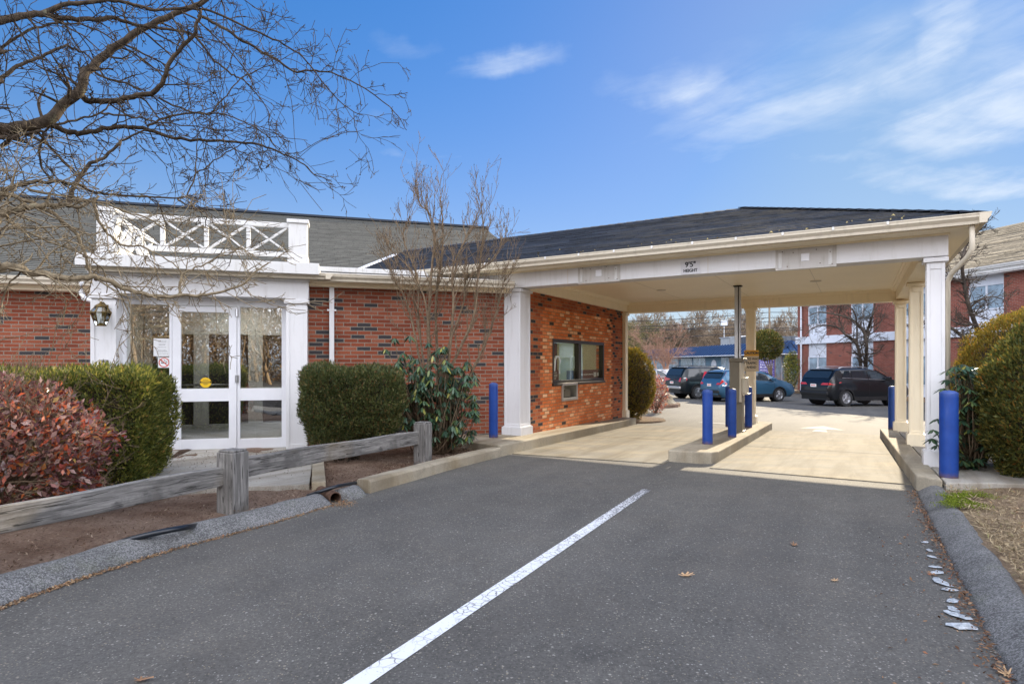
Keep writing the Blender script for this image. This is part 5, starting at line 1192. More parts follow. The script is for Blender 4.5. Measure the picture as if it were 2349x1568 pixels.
# ---- drooping rhododendrons
def rhodo(name, lb, centers, base, mat=M['rhodo'], lmin=.10, lmax=.16, nl=(8, 12), droop=.85, stems=M['bark_tan']):
    r = thing(name, lb, 'shrub', (0, 0, 0)); P_, D_, N_ = [], [], []; polys = []
    for c in centers:
        k = rgn.integers(*nl); a0 = rgn.uniform(0, 6.28); ax = unit(np.array([[rgn.normal(0, .25), rgn.normal(0, .25), 1.0]]))[0]
        for i in range(k):
            a = a0+i*2*math.pi/k+rgn.normal(0, .15); rd = np.array([math.cos(a), math.sin(a), 0]); dr = droop*rgn.uniform(.6, 1.5)
            P_.append(c+rd*.008); D_.append(rd+np.array([0, 0, -dr])); N_.append(rd*dr+np.array([0, 0, 1.0])+ax*.3)
        b = base[rgn.integers(len(base))]; m = (c+b)/2+np.array([rgn.normal(0, .06), rgn.normal(0, .06), -.12]); pts = smooth_path([b, m, c], 7); polys.append((pts, np.linspace(.012, .004, 7)))
    P_, D_, N_ = map(np.array, (P_, D_, N_)); L = rgn.uniform(lmin, lmax, len(P_)); d = unit(D_); s = unit(np.cross(d, N_)); nn = unit(np.cross(s, d)); w = L*.24
    L = L[:, None]; w = w[:, None]
    a = P_; b1 = P_+d*L*.3+nn*L*.05; b2 = P_+d*L*.7-nn*L*.02; e = P_+d*L-nn*L*.10
    v = np.stack([a, b1+s*w*.5-nn*w*.2, b2+s*w*.5-nn*w*.2, e, b2-s*w*.5-nn*w*.2, b1-s*w*.5-nn*w*.2], 1).reshape(-1, 3)
    arrmesh('leaves', v, 6, mat, r); branches_mesh('stems', polys, 5, stems, r); return r
cs = []
rr = np.random.default_rng(8)
for _ in range(430):
    px = rr.uniform(882, 1098); py = rr.uniform(772, 1008)
    ell_ = ((px-1000-(py-900)*.15)/108)**2+((py-905)/125)**2
    if ell_ > 1 or (py < 830 and rr.uniform() < .55): continue
    cs.append(np.array(P(px, py, rr.uniform(8.95, 9.75))))
for px, py in ((890, 850), (885, 800), (905, 775), (940, 770), (1090, 860), (1085, 940), (1075, 1000), (1040, 1010), (955, 1000), (925, 990)): cs.append(np.array(P(px, py, rr.uniform(9.0, 9.5))))
base = [np.array([x, y, gz(x, y)+.03]) for x, y in ((-1.30, 9.5), (-1.15, 9.4), (-1.42, 9.4), (-1.0, 9.55))]
rhodo('rhododendron', 'drooping blue green rhododendron beneath the tall bare shrub, beside the second fence post', cs, base)
cs = []
for _ in range(190):
    px = rr.uniform(2180, 2262); py = rr.uniform(835, 1085); cs.append(np.array(P(px, py, rr.uniform(7.3, 8.1))))
for px, py in ((2150, 960), (2140, 985), (2160, 990), (2138, 1005), (2152, 1020), (2172, 870), (2165, 890), (2180, 905), (2175, 850)): cs.append(np.array(P(px, py, rr.uniform(7.35, 7.6))))
bx = P(2222, 1080, 7.8); base = [np.array([bx.x+dx, bx.y, gz(bx.x, bx.y)+.1]) for dx in (-.1, .05, .15)]
rhodo('rhododendron', 'dark glossy rhododendron between the right column and the tall conifer', cs, base, lmin=.10, lmax=.15, droop=.45)
# ---- tall bare shrub
bs_ = thing('bare_shrub', 'tall leafless tan shrub with upright budded twigs in front of the brick wall', 'shrub', (0, 0, 0))
stems = [[(988,1005),(986,900),(985,800),(975,690),(942,620),(905,582)], [(991,1005),(985,860),(985,700),(992,600),(998,545),(985,490),(962,465),(956,410)],
 [(1000,1005),(1022,880),(1055,800),(1088,720),(1096,640),(1108,540),(1104,470)], [(1004,1005),(1030,820),(1040,700),(1038,620),(1062,560),(1085,520)],
 [(1008,1005),(1070,880),(1112,790),(1140,710),(1158,640)], [(995,1005),(1004,820),(1000,700),(1012,600),(1016,520),(1010,450)], [(985,1005),(962,820),(935,700),(905,640),(890,600)],
 [(998,1000),(1010,860),(1062,700),(1070,640),(1128,600),(1150,560)], [(990,1000),(975,860),(960,740),(958,640),(925,545),(940,500)]]
rr = np.random.default_rng(12); out = []
for si, s in enumerate(stems):
    yo = rr.uniform(-.35, .3); pts = [np.array(P(x, y, 9.65+yo*min(1, (1005-y)/250))) for x, y in s]; pts[0] = np.array([-1.2+rr.normal(0, .06), 9.6+rr.normal(0, .06), gz(-1.2, 9.6)]); sp = smooth_path(pts, 30)
    rs = np.linspace(.030 if si < 6 else .022, .006, 30); out.append((0, sp, rs))
    for k in range(9, 30):
        for _ in range(rr.integers(1, 3) if k > 12 else 1):
            d = sp[min(k+1, 29)]-sp[k-1]; d = d/np.linalg.norm(d)+rr.normal(0, .55, 3); d[2] = abs(d[2])+.25
            grow(rr, sp[k], d, rr.uniform(.22, .62), max(.0042, rs[k]*.5), 1, 3, out, 5, .22, .6, (2, 3), .14, (.35, .65), .0024, .45)
branches_mesh('stems', [(a, b) for l, a, b in out if l == 0], 7, M['bark_tan'], bs_); branches_mesh('twigs', [(a, b) for l, a, b in out if l > 0], 4, M['bark_tan'], bs_)
tips = np.array([a[-1] for l, a, b in out if l >= 2]); tips = tips[rr.uniform(0, 1, len(tips)) < .6]
d = rr.normal(0, .3, (len(tips), 3)); d[:, 2] += 1; arrmesh('buds', leaves(tips, d, rr.normal(0, 1, (len(tips), 3)), .035, .012), 4, M['bark'], bs_)
# ---- conifers
def conifer(name, lb, c, rad, zb, mat, n, lmin, lmax, trunk=True, cat='conifer', asp=.3, up=.9, pw=1.0, depth=.13, lum=.09):
    o = thing(name, lb, cat, (c[0], c[1], zb)); cc = np.array([0, 0, c[2]-zb])
    p, nr = ell(n, cc, np.array(rad), lum, 4.0, depth, zmin=-.98, seed=c[0])
    foliage('foliage', p, nr, lmin, lmax, asp, mat, o, up=up, jit=.55)
    mb = MB(); ns, nr_ = 14, 20
    for i in range(ns+1):
        ph = math.pi*i/ns
        for j in range(nr_):
            a = 2*math.pi*j/nr_; d = (math.sin(ph)*math.cos(a), math.sin(ph)*math.sin(a), math.cos(ph)); k = .86+nz(*[x*3+c[0] for x in d])*.08; mb.v.append((d[0]*rad[0]*k, d[1]*rad[1]*k, max(.03, cc[2]+d[2]*rad[2]*k)))
    for i in range(ns):
        for j in range(nr_): a = i*nr_+j; b = i*nr_+(j+1) % nr_; mb.f.append((a, a+nr_, b+nr_, b)); mb.u += [(0, 0)]*4; mb.mi.append(0)
    mb.build('inner_wood', M['core'], o)
    if trunk: mb = MB(); mb.tube([(0, 0, -.05), (0, 0, cc[2])], [.09, .05], 8); mb.build('trunk', M['bark'], o)
    return o
g_ = gz(6.6, 6.7)
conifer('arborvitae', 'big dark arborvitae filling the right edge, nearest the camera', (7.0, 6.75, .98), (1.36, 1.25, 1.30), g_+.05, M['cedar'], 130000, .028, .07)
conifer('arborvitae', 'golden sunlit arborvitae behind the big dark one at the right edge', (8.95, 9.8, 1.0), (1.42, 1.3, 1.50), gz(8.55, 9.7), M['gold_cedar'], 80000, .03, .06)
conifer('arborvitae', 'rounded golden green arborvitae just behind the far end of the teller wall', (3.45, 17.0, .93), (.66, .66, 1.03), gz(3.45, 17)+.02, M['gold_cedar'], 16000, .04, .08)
# dried grass tuft by the left wall
tf = thing('dry_tuft', 'pale dry ornamental grass tuft against the left brick wall', 'grass tuft', (0, 0, 0)); c = P(62, 838, 10.0); out = []; rr = np.random.default_rng(4)
for _ in range(160):
    a = rr.uniform(0, 6.28); s = rr.uniform(.05, .45); l = rr.uniform(.75, 1.15); b = np.array([c.x+rr.normal(0, .05), c.y+rr.normal(0, .05), .55]); tip = b+np.array([math.cos(a)*s*.8, math.sin(a)*s*.8, l]); m = (b+tip)/2+np.array([0, 0, .1]); out.append((smooth_path([b, m, tip], 6), np.linspace(.004, .002, 6)))
branches_mesh('blades', out, 3, M['dry_grass'], tf); mb = MB(); mb.lathe([(.12, -.4), (.14, .3), (.05, .62)], 10, (c.x, c.y, .1)); mb.build('crown', M['core'], tf)
# ================================================================ OVERHANGING BARE TREE
tr = thing('bare_tree', 'large leafless tree reaching crooked branches in over the entrance from the left', 'tree', (0, 0, 0))
def c1(pts): return [(x*.3334, y*.3334) for x, y in pts]
def c2(pts): return [(x*.3334, 430+y*.3334) for x, y in pts]
limbs = [ # polyline, depth start, depth end, r0 (m), r1
 (c1([(-500,960),(-200,900),(0,890),(160,868),(330,832),(420,740),(550,630),(590,500),(650,440),(760,350),(900,250),(1050,165),(1200,100),(1350,40),(1450,-30),(1560,-120)]), 5.3, 6.6, .062, .022),
 (c1([(545,650),(620,695),(760,690),(920,660),(1070,615),(1110,560),(1150,470),(1220,350),(1330,235),(1360,150),(1390,60)]), 5.9, 5.7, .030, .014),
 (c1([(345,850),(450,905),(560,915),(700,890),(830,870),(1000,885),(1150,935),(1300,960),(1500,970),(1750,985),(1900,1040),(2050,1100),(2160,1190),(2290,1250)]), 5.8, 6.6, .028, .004),
 (c1([(-300,190),(0,135),(150,105),(290,90),(390,125),(560,125),(760,125),(880,150),(1050,190),(1250,218),(1400,260)]), 5.0, 6.3, .036, .010),
 (c1([(285,90),(430,45),(600,15),(750,4),(900,25),(1100,70),(1300,50),(1500,90),(1800,230),(2000,330),(2150,470),(2320,690),(2500,800)]), 5.4, 6.8, .022, .004),
 (c1([(1360,100),(1500,170),(1700,300),(1900,410),(2030,490),(2200,495),(2420,560),(2700,760),(2800,900)]), 6.4, 6.9, .018, .0035),
 (c1([(1090,660),(1200,730),(1400,780),(1500,775),(1650,820),(1820,930),(1900,1010),(2000,1130)]), 5.8, 6.5, .010, .003),
 (c1([(1010,875),(1150,810),(1350,770),(1440,780),(1560,650),(1680,530),(1900,430),(2090,330)]), 6.1, 6.9, .012, .003),
 (c1([(-200,600),(0,545),(150,450),(300,380),(450,320),(540,345),(620,400),(720,520)]), 4.9, 5.6, .020, .005),
 (c1([(-150,400),(0,330),(200,210),(420,160),(640,200),(860,330),(960,420)]), 5.0, 6.0, .016, .004),
 (c1([(-100,950),(0,1000),(100,940),(280,900),(270,1000),(280,1130),(360,1250)]), 5.2, 5.6, .018, .008),
 (c1([(460,1420),(490,1330),(530,1240),(620,1140),(720,1080),(800,1000),(880,940),(1000,900)]), 5.5, 6.0, .024, .008),
 (c1([(-200,1420),(0,1330),(130,1285),(250,1258),(400,1255),(520,1270),(640,1312),(800,1340),(1000,1345),(1220,1365),(1345,1355)]), 5.0, 6.1, .024, .006),
 (c1([(1285,1350),(1340,1210),(1355,1000),(1370,870)]), 6.0, 6.2, .008, .003), (c1([(1340,1210),(1520,1080),(1700,960),(1820,940)]), 6.0, 6.4, .007, .003), (c1([(1220,1370),(1340,1430),(1420,1470),(1410,1560)]), 6.0, 5.9, .009, .004),
 (c2([(-300,330),(0,190),(120,140),(250,125),(420,125),(560,130),(680,60)]), 4.7, 5.4, .040, .010),
 (c2([(-300,60),(0,35),(150,75),(300,150),(440,230),(560,370),(600,500),(630,620)]), 5.0, 5.3, .022, .010),
 (c2([(-300,520),(0,548),(100,540),(170,570),(300,602),(450,622),(620,618),(700,625),(820,680),(950,722),(1080,750),(1250,745),(1400,740),(1550,712),(1690,650),(1760,580),(1850,520)]), 4.5, 5.5, .034, .006),
 (c2([(1245,740),(1245,620),(1330,560),(1460,500),(1600,450),(1720,350)]), 5.3, 5.6, .012, .003), (c2([(640,80),(700,240),(760,330),(860,400),(1000,420),(1180,520),(1300,640)]), 5.2, 5.6, .014, .004),
 (c2([(-200,200),(60,240),(240,330),(420,400),(620,480),(720,600),(740,720)]), 4.6, 5.2, .012, .004), (c2([(200,20),(480,60),(760,130),(1000,210),(1200,330),(1380,380)]), 5.4, 6.0, .012, .004),
 (c1([(1330,235),(1480,420),(1620,520),(1700,560),(1840,760),(1850,880)]), 5.9, 6.5, .012, .003), (c1([(700,780),(900,800),(1100,840),(1400,880),(1700,900)]), 5.5, 6.2, .010, .003), (c1([(360,860),(520,820),(700,770),(760,690)]), 5.6, 5.8, .012, .006)]
rr = np.random.default_rng(31); out = []; LOW = {16, 17, 18, 19, 20, 21, 22}; outl = []
TRK = np.array([-6.9, 5.0])
for li, (pl, d0, d1, ra, rb2) in enumerate(limbs):
    m = len(pl); pts = [np.array(P(x, y, d0+(d1-d0)*k/(m-1))) for k, (x, y) in enumerate(pl)]
    if pl[0][0] < -20:   # run back to the trunk
        z = pts[0][2]; pts = [np.array([TRK[0], TRK[1], min(max(z-.35, 1.3), 5.2)])]+pts
    npt = 8*m//2+8; sp = smooth_path(pts, npt)
    for k in range(npt): sp[k] += np.array([nz(sp[k][0], sp[k][2], k*.1, 3, li), nz(sp[k][1], sp[k][2], 0, 3, li+5), nz(sp[k][0], k*.2, 0, 3, li+9)])*.025
    rs = np.linspace(ra, rb2, npt)*(1+.12*np.array([nz(k*.7, li) for k in range(npt)])); dst = outl if li in LOW else out; dst.append((0, sp, rs)); SP_ = .08 if li in LOW else .088
    seg = np.linalg.norm(np.diff(sp, axis=0), axis=1); step = 0
    for k in range(2, npt-1):
        step += seg[k]
        while step > SP_:
            step -= SP_*rr.uniform(.7, 1.6)
            low_ = li in LOW; d = unit((sp[k+1]-sp[k-1])[None])[0]; s = rr.normal(0, 1, 3); s[1] *= .7; s -= s@d*d; s /= np.linalg.norm(s); nd = d*rr.uniform(.2, .9)+s*rr.uniform(.6, 1.1); nd[2] -= .12
            l = rr.uniform(.16, .58) if rr.uniform() < .82 else rr.uniform(.55, 1.15)
            grow(rr, sp[k], nd, l, max(.0038, rs[k]*.34), 1, 3, dst, 6, .30, .9, (2, 5), -.01, (.25, .6), .0026, .5)
def inview(a):
    x = CX+a[:, 0]/np.maximum(a[:, 1], .5)*F0; y = HY-(a[:, 2]-EYE)/np.maximum(a[:, 1], .5)*F0
    return x.max() < 945-np.clip((np.median(y)-330)*.9, 0, 200)
out = [o_ for o_ in out if o_[0] == 0 or inview(o_[1])]
def by_lamp(a):
    x = CX+a[:, 0]/np.maximum(a[:, 1], .5)*F0; y = HY-(a[:, 2]-EYE)/np.maximum(a[:, 1], .5)*F0
    return ((x > 196) & (x < 262) & (y > 686) & (y < 765)).any()
outl = [o_ for o_ in outl if o_[0] == 0 or not by_lamp(o_[1])]
branches_mesh('limbs', [(a, b) for l, a, b in out if l == 0], 9, M['bark'], tr)
branches_mesh('twigs', [(a, b) for l, a, b in out if l > 0], 4, M['bark'], tr)
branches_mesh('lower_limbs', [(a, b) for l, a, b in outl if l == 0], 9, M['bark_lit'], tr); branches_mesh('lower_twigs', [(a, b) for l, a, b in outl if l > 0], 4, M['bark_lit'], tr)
tk = smooth_path([(TRK[0]+.05, TRK[1], .0), (TRK[0], TRK[1]+.04, 1.2), (TRK[0]-.05, TRK[1], 2.6), (TRK[0]+.1, TRK[1]+.1, 4.2), (TRK[0]+.25, TRK[1]+.2, 6.0)], 22)
branches_mesh('trunk', [(tk, np.linspace(.21, .08, 22))], 14, M['bark'], tr)
tips = np.array([a[-1] for l, a, b in out if l >= 2]); tips = tips[rr.uniform(0, 1, len(tips)) < .06]
mb = MB()
for p in tips:
    r = .007; mb.lathe([(.001, -.014), (r, -.008), (r, 0), (.001, .004)], 5, tuple(p))
mb.build('dried_berries', M['ink'], tr)['kind'] = 'stuff'
# ================================================================ FAR BRICK BUILDING ON THE RIGHT
fd_ = np.array([.225, -.974]); fd_ /= np.linalg.norm(fd_); fo = np.array([19.4, 40.0])
ROT_B = math.atan2(fd_[1], fd_[0]); FR_B = Matrix.Translation((fo[0], fo[1], 0)) @ Matrix.Rotation(ROT_B, 4, 'Z')   # x = s along wall towards camera, y = into the building (+y is left of travel = away)
ob = thing('office_building', 'two storey red brick office building with white window bays and a tan shingled roof', 'building', mat=FR_B.copy()); OP = dict(parent=ob)
gb = -.35; zb1, zb2_ = 2.80, 3.28; ze = 5.98
bays = [(.95+3.62*k, 2.62+3.62*k) for k in range(9)]
mb = MB(); x = 0.0; 
for a, b in bays: mb.box(x, a, 0, .3, gb-.4, ze-.35); x = b
mb.box(x, 36, 0, .3, gb-.4, ze-.35); mb.box(0.0, .29, .301, 14, gb-.4, ze-.35)
mb.build('wall', M['brick_far'], **OP)
for a, b in bays:
    for z0_, z1_ in ((1.95, zb1), (zb2_, zb2_+.75), (gb-.3, .35), (ze-.75, ze-.35)): mb = MB(); mb.box(a, b, .10, .2, z0_, z1_); mb.build('bay_panel', M['panel'], **OP)
for a, b in bays:
    for z0_, z1_ in ((.35, 1.95), (zb2_+.75, ze-.75)):
        mb = MB(); e = .06; m_ = (a+b)/2
        mb.box(a, a+e, .05, .12, z0_, z1_); mb.box(b-e, b, .05, .12, z0_, z1_); mb.box(m_-e*.7, m_+e*.7, .06, .12, z0_+e, z1_-e); mb.box(a+e, b-e, .055, .12, z1_-e, z1_); mb.box(a+e, b-e, .055, .12, z0_, z0_+e)
        w_ = mb.build('window', M['panel'], **OP); mb = MB(); mb.box(a+e, b-e, .10, .11, z0_+e, z1_-e); mb.build('pane', M['far_glass'], parent=w_)
mb = MB(); mb.box(-.12, 36, -.12, .01, zb1, zb2_); mb.box(-.12, -.001, -.12, 14, zb1, zb2_); mb.build('band', M['panel'], bevel=.01, **OP)
mb = MB(); mb.box(-.5, 36, -.5, .3, ze-.36, ze-.28); mb.box(-.55, 36, -.55, -.5, ze-.3, ze-.02); gutter(mb, (-.6, -.55, ze-.14), (36, -.55, ze-.14), (0, -1, 0), .14, .14); mb.build('eaves', M['dirty'], **OP)
mb = MB(); mb.tube([(.55, -.18, ze-.3), (.55, -.18, gb)], .055, 8); mb.build('downspout', M['panel'], **OP)
sl_ = math.hypot(7, 7*.46)
mb = courses([(-.7, 0), (36, 0), (36, sl_), (7, sl_)], ex=.2, seg=1.6, th=.02, seed=9); mb.build('roof', M['roof_far'], mx=slope_mx((0, -.66, ze-.02), (1, 0, 0), (0, 1, .46)), uv=True, **OP)
mb = MB(); mb.face([(-.65, -.6, ze-.04), (36, -.6, ze-.04), (36, 6.3, ze+3.1), (7, 6.3, ze+3.1)]); mb.face([(-.65, -.6, ze-.04), (7, 6.3, ze+3.1), (-.65, 13.5, ze-.04)]); mb.face([(7, 6.3, ze+3.1), (36, 6.3, ze+3.1), (36, 13.5, ze-.04), (-.65, 13.5, ze-.04)]); mb.build('roof_deck', M['roof_far'], **OP)
# planting strip with kerb in front of it
def strip(name, pts, h, mat, kind='structure'):
    mb = MB(); mb.prism(pts, lambda x, y: gz(x, y)-.2, lambda x, y: gz(x, y)+h); o = mb.build(name, mat, bevel=.03); tag(o, kind=kind); return o
def fb(s, y): p = fo+fd_*s+np.array([-fd_[1], fd_[0]])*y; return (p[0], p[1])
strip('planting_strip', [fb(-6, -1.2), fb(20, -1.2), fb(20, .2), fb(-6, .2)], .14, M['lawn']); strip('planting_strip', [fb(-14, -2.2), fb(-2, -2.2), fb(-2, 8), fb(-14, 8)], .13, M['lawn'])
# mulch island behind the teller wing
ic = [(3.1+1.0*math.cos(a)*(1.35 if math.cos(a) > 0 else 1.6), 17.2+1.3*math.sin(a)*1.0) for a in np.linspace(0, 2*math.pi, 20)[:-1]]; strip('mulch_island', ic, .05, M['lawn'])
ic = [(4.9+2.2*math.cos(a), 25.2+2.4*math.sin(a)) for a in np.linspace(0, 2*math.pi, 22)[:-1]]; strip('mulch_island', ic, .14, M['mulch'])
# ================================================================ SHOP BUILDING WITH BLUE MANSARD
M['blue_roof'] = plain('blue_standing_seam', (.022,.060,.150), .45, .2, var=.1); M['blue_wall'] = plain('grey_blue_wall', (.13,.22,.30), .7, var=.08)
sd = np.array([-.115, .993]); so = np.array([21.6, 58.0]); sd = sd/np.linalg.norm(sd); FR_S = Matrix(((sd[0], sd[1], 0, so[0]), (sd[1], -sd[0], 0, so[1]), (0, 0, 1, 0), (0, 0, 0, 1)))
sh = thing('shop_building', 'low shop building with a blue ribbed metal mansard roof beyond the parked cars', 'building', mat=FR_S.copy()); SP = dict(parent=sh)
def mans(mb, a, b, y0, z0, z1, run, axis='x'):
    pass
zs0, zs1 = 2.35, 3.42
mb = MB(); mb.face([(-9, -.4, zs0), (-9, .9, zs1), (30, .9, zs1), (30, -.4, zs0)][::-1]); mb.face([(-9, -.4, zs0), (30, -.4, zs0), (30, 1, zs0), (-9, 1, zs0)]); mb.face([(30, -.4, zs0), (30, 8, zs0), (28.7, 8, zs1), (30-1.3, .9, zs1)][::-1])
mb.face([(-9.4, -.4, zs0), (-9.4, 30, zs0), (-8.1, 30, zs1), (-8.1, .9, zs1)]); mb.box(-8.1, 28.7, .9, 20, 3.0, zs1-.01); mb.build('mansard_roof', M['blue_roof'], **SP)
mb = MB()
for k in range(64): x = -8.8+k*.62; mb.bar((x, -.42, zs0+.02), (x, .90, zs1+.03), .12, .09, up=(0, -1, 1))
for k in range(40): y = .5+k*.62; mb.bar((-9.42, y, zs0+.02), (-8.1, y, zs1+.03), .06, .07, up=(-1, 0, 1))
mb.box(-9.1, 30, -.46, -.38, zs0-.09, zs0); mb.build('roof_seams', plain('dark_blue_seam', (.010,.030,.085), .5), **SP)
mb = MB(); mb.box(-9.1, 30, -.50, -.461, zs0-.10, zs0-.02); mb.box(-9.5, -9.46, -.5, 30, zs0-.10, zs0-.02); mb.build('eave_trim', M['panel'], **SP)
mb = MB(); mb.box(-8, 29, .8, 1.0, -.6, zs0); mb.box(-8.2, -8, .8, 30, -.6, zs0); mb.build('wall', M['blue_wall'], **SP)
for k, (a, b) in enumerate(((-7.5, -4), (-3.4, 1.5), (1.9, 3.6), (7.5, 10.5), (11, 14.2), (15, 19), (20, 24.5))):
    mb = MB(); mb.box(a, b, .72, .79, -.05, 2.15); w_ = mb.build('window', M['panel'], **SP); n_ = max(2, int((b-a)/1.3)); mb = MB()
    for j in range(n_): mb.box(a+(b-a)*j/n_+.06, a+(b-a)*(j+1)/n_-.06, .70, .715, .03, 2.08)
    mb.build('pane', M['far_glass'], parent=w_)
mb = MB(); mb.lathe([(.62, 0), (.62, .02)], 24); mb.build('round_emblem', M['panel'], mx=Matrix.Translation((5.4, .78, 1.3)) @ Matrix.Rotation(R(90), 4, 'X'), **SP)
mb = MB(); mb.box(4, 6.2, 3, 5, 3.4, 4.45); mb.box(6.5, 8.6, 3.1, 5, 3.4, 4.35); mb.box(6.3, 8.8, 3, 5.1, 4.35, 4.45); mb.build('rooftop_unit', M['galv'], bevel=.02, **SP)
# second wing, seen between the topiary and the office
g3 = thing('shop_wing', 'dark parapet shop wing with a blue ribbed awning roof beside the office building', 'building', (26.2, 60, 0)); 
mb = MB(); mb.box(-1.5, 6, 0, 8, -.6, 2.4); mb.build('wall', plain('tan_render', (.36,.31,.25), .8), g3)
mb = MB(); mb.face([(-2, -.8, 2.3), (6, -.8, 2.3), (6, .0, 3.4), (-2, .0, 3.4)]); mb.face([(-2, -.8, 2.3), (-2, 0, 3.4), (-2, 0, 2.3)]); 
for k in range(14): mb.bar((-1.9+k*.6, -.82, 2.32), (-1.9+k*.6, .0, 3.44), .06, .07, up=(0, -1, 1))
mb.build('awning_roof', M['blue_roof'], g3)
mb = MB(); mb.box(-2, 6, .02, 8, 3.4, 4.3)
for k in range(14): mb.box(-1.9+k*.6, -1.86+k*.6, -.03, .02, 3.42, 4.28)
mb.build('parapet', plain('charcoal_panel', (.07,.08,.095), .6), g3); mb = MB(); mb.box(-2.02, 6, -.84, -.80, 2.2, 2.3); mb.build('trim', M['panel'], g3)
# directory sign
sgn = thing('directory_sign', 'tall blue and purple tenant directory sign with white lettering behind the pruned tree', 'sign', (0, 0, 0)); pS = P(1758.5, 842, 50); M['purple'] = plain('violet_blue_sign', (.06,.055,.30), .4, var=.15, scale=1.2)
sgn.location = (pS.x, pS.y, 0); w_ = .68
mb = MB(); mb.box(-w_, w_, 0, .12, .05, 2.22); mb.build('panel', M['purple'], sgn)
mb = MB()
for s_ in (-1, 1): mb.box(s_*w_-.07*(s_ < 0), s_*w_+.07*(s_ > 0), -.02, .14, -.6, 2.35)
mb.build('sign_post', M['bark_far'], sgn)
mb = MB(); rg = random.Random(9)
for r_ in range(9):
    z_ = 2.05-r_*.215; x = -w_+.12; mb.box(-w_+.03, w_-.03, -.004, 0, z_-.10, z_-.085)
    while x < w_-.22: l = rg.uniform(.05, .2); hh = rg.uniform(.04, .09); mb.box(x, x+l, -.006, 0, z_-.03, z_-.03+hh); x += l+rg.uniform(.02, .08)
mb.build('white_lettering', M['panel'], sgn)
# ================================================================ PARKED VEHICLES
def car_paint(name, c, met=.5):
    m, t, bs = newmat(name); setp(t, bs, color=(*c, 1), rough=.3, metal=met, spec=.3, coat=.6, coatr=.04); return m
PT = {'blue': car_paint('steel_blue_car_paint', (.04,.115,.20), .5), 'black': car_paint('black_car_paint', (.003,.004,.006), .0), 'navy': car_paint('dark_green_black_paint', (.010,.014,.017), .3), 'white': car_paint('white_car_paint', (.6,.62,.65), 0), 'silver': car_paint('silver_car_paint', (.38,.40,.43), .7), 'lblue': car_paint('pale_blue_car_paint', (.12,.28,.42), .5)}
m_, t_n, b_n = newmat('car_window_glass'); setp(t_n, b_n, color=(.012,.018,.024), rough=.05, spec=.5, coat=.25); M['cglass'] = m_
m_, t_n, b_n = newmat('red_tail_lamp'); setp(t_n, b_n, color=(.42,.012,.015), rough=.12, coat=1.0); M['lamp_red'] = m_
m_, t_n, b_n = newmat('clear_lamp'); setp(t_n, b_n, color=(.60,.60,.62), rough=.1, coat=1.0); M['lamp_clear'] = m_
def interp(prof, x):
    for (x0, y0), (x1, y1) in zip(prof, prof[1:]):
        if x <= x1: f = max(0, (x-x0)/(x1-x0)); f2 = f; return y0+(y1-y0)*f2
    return prof[-1][1]
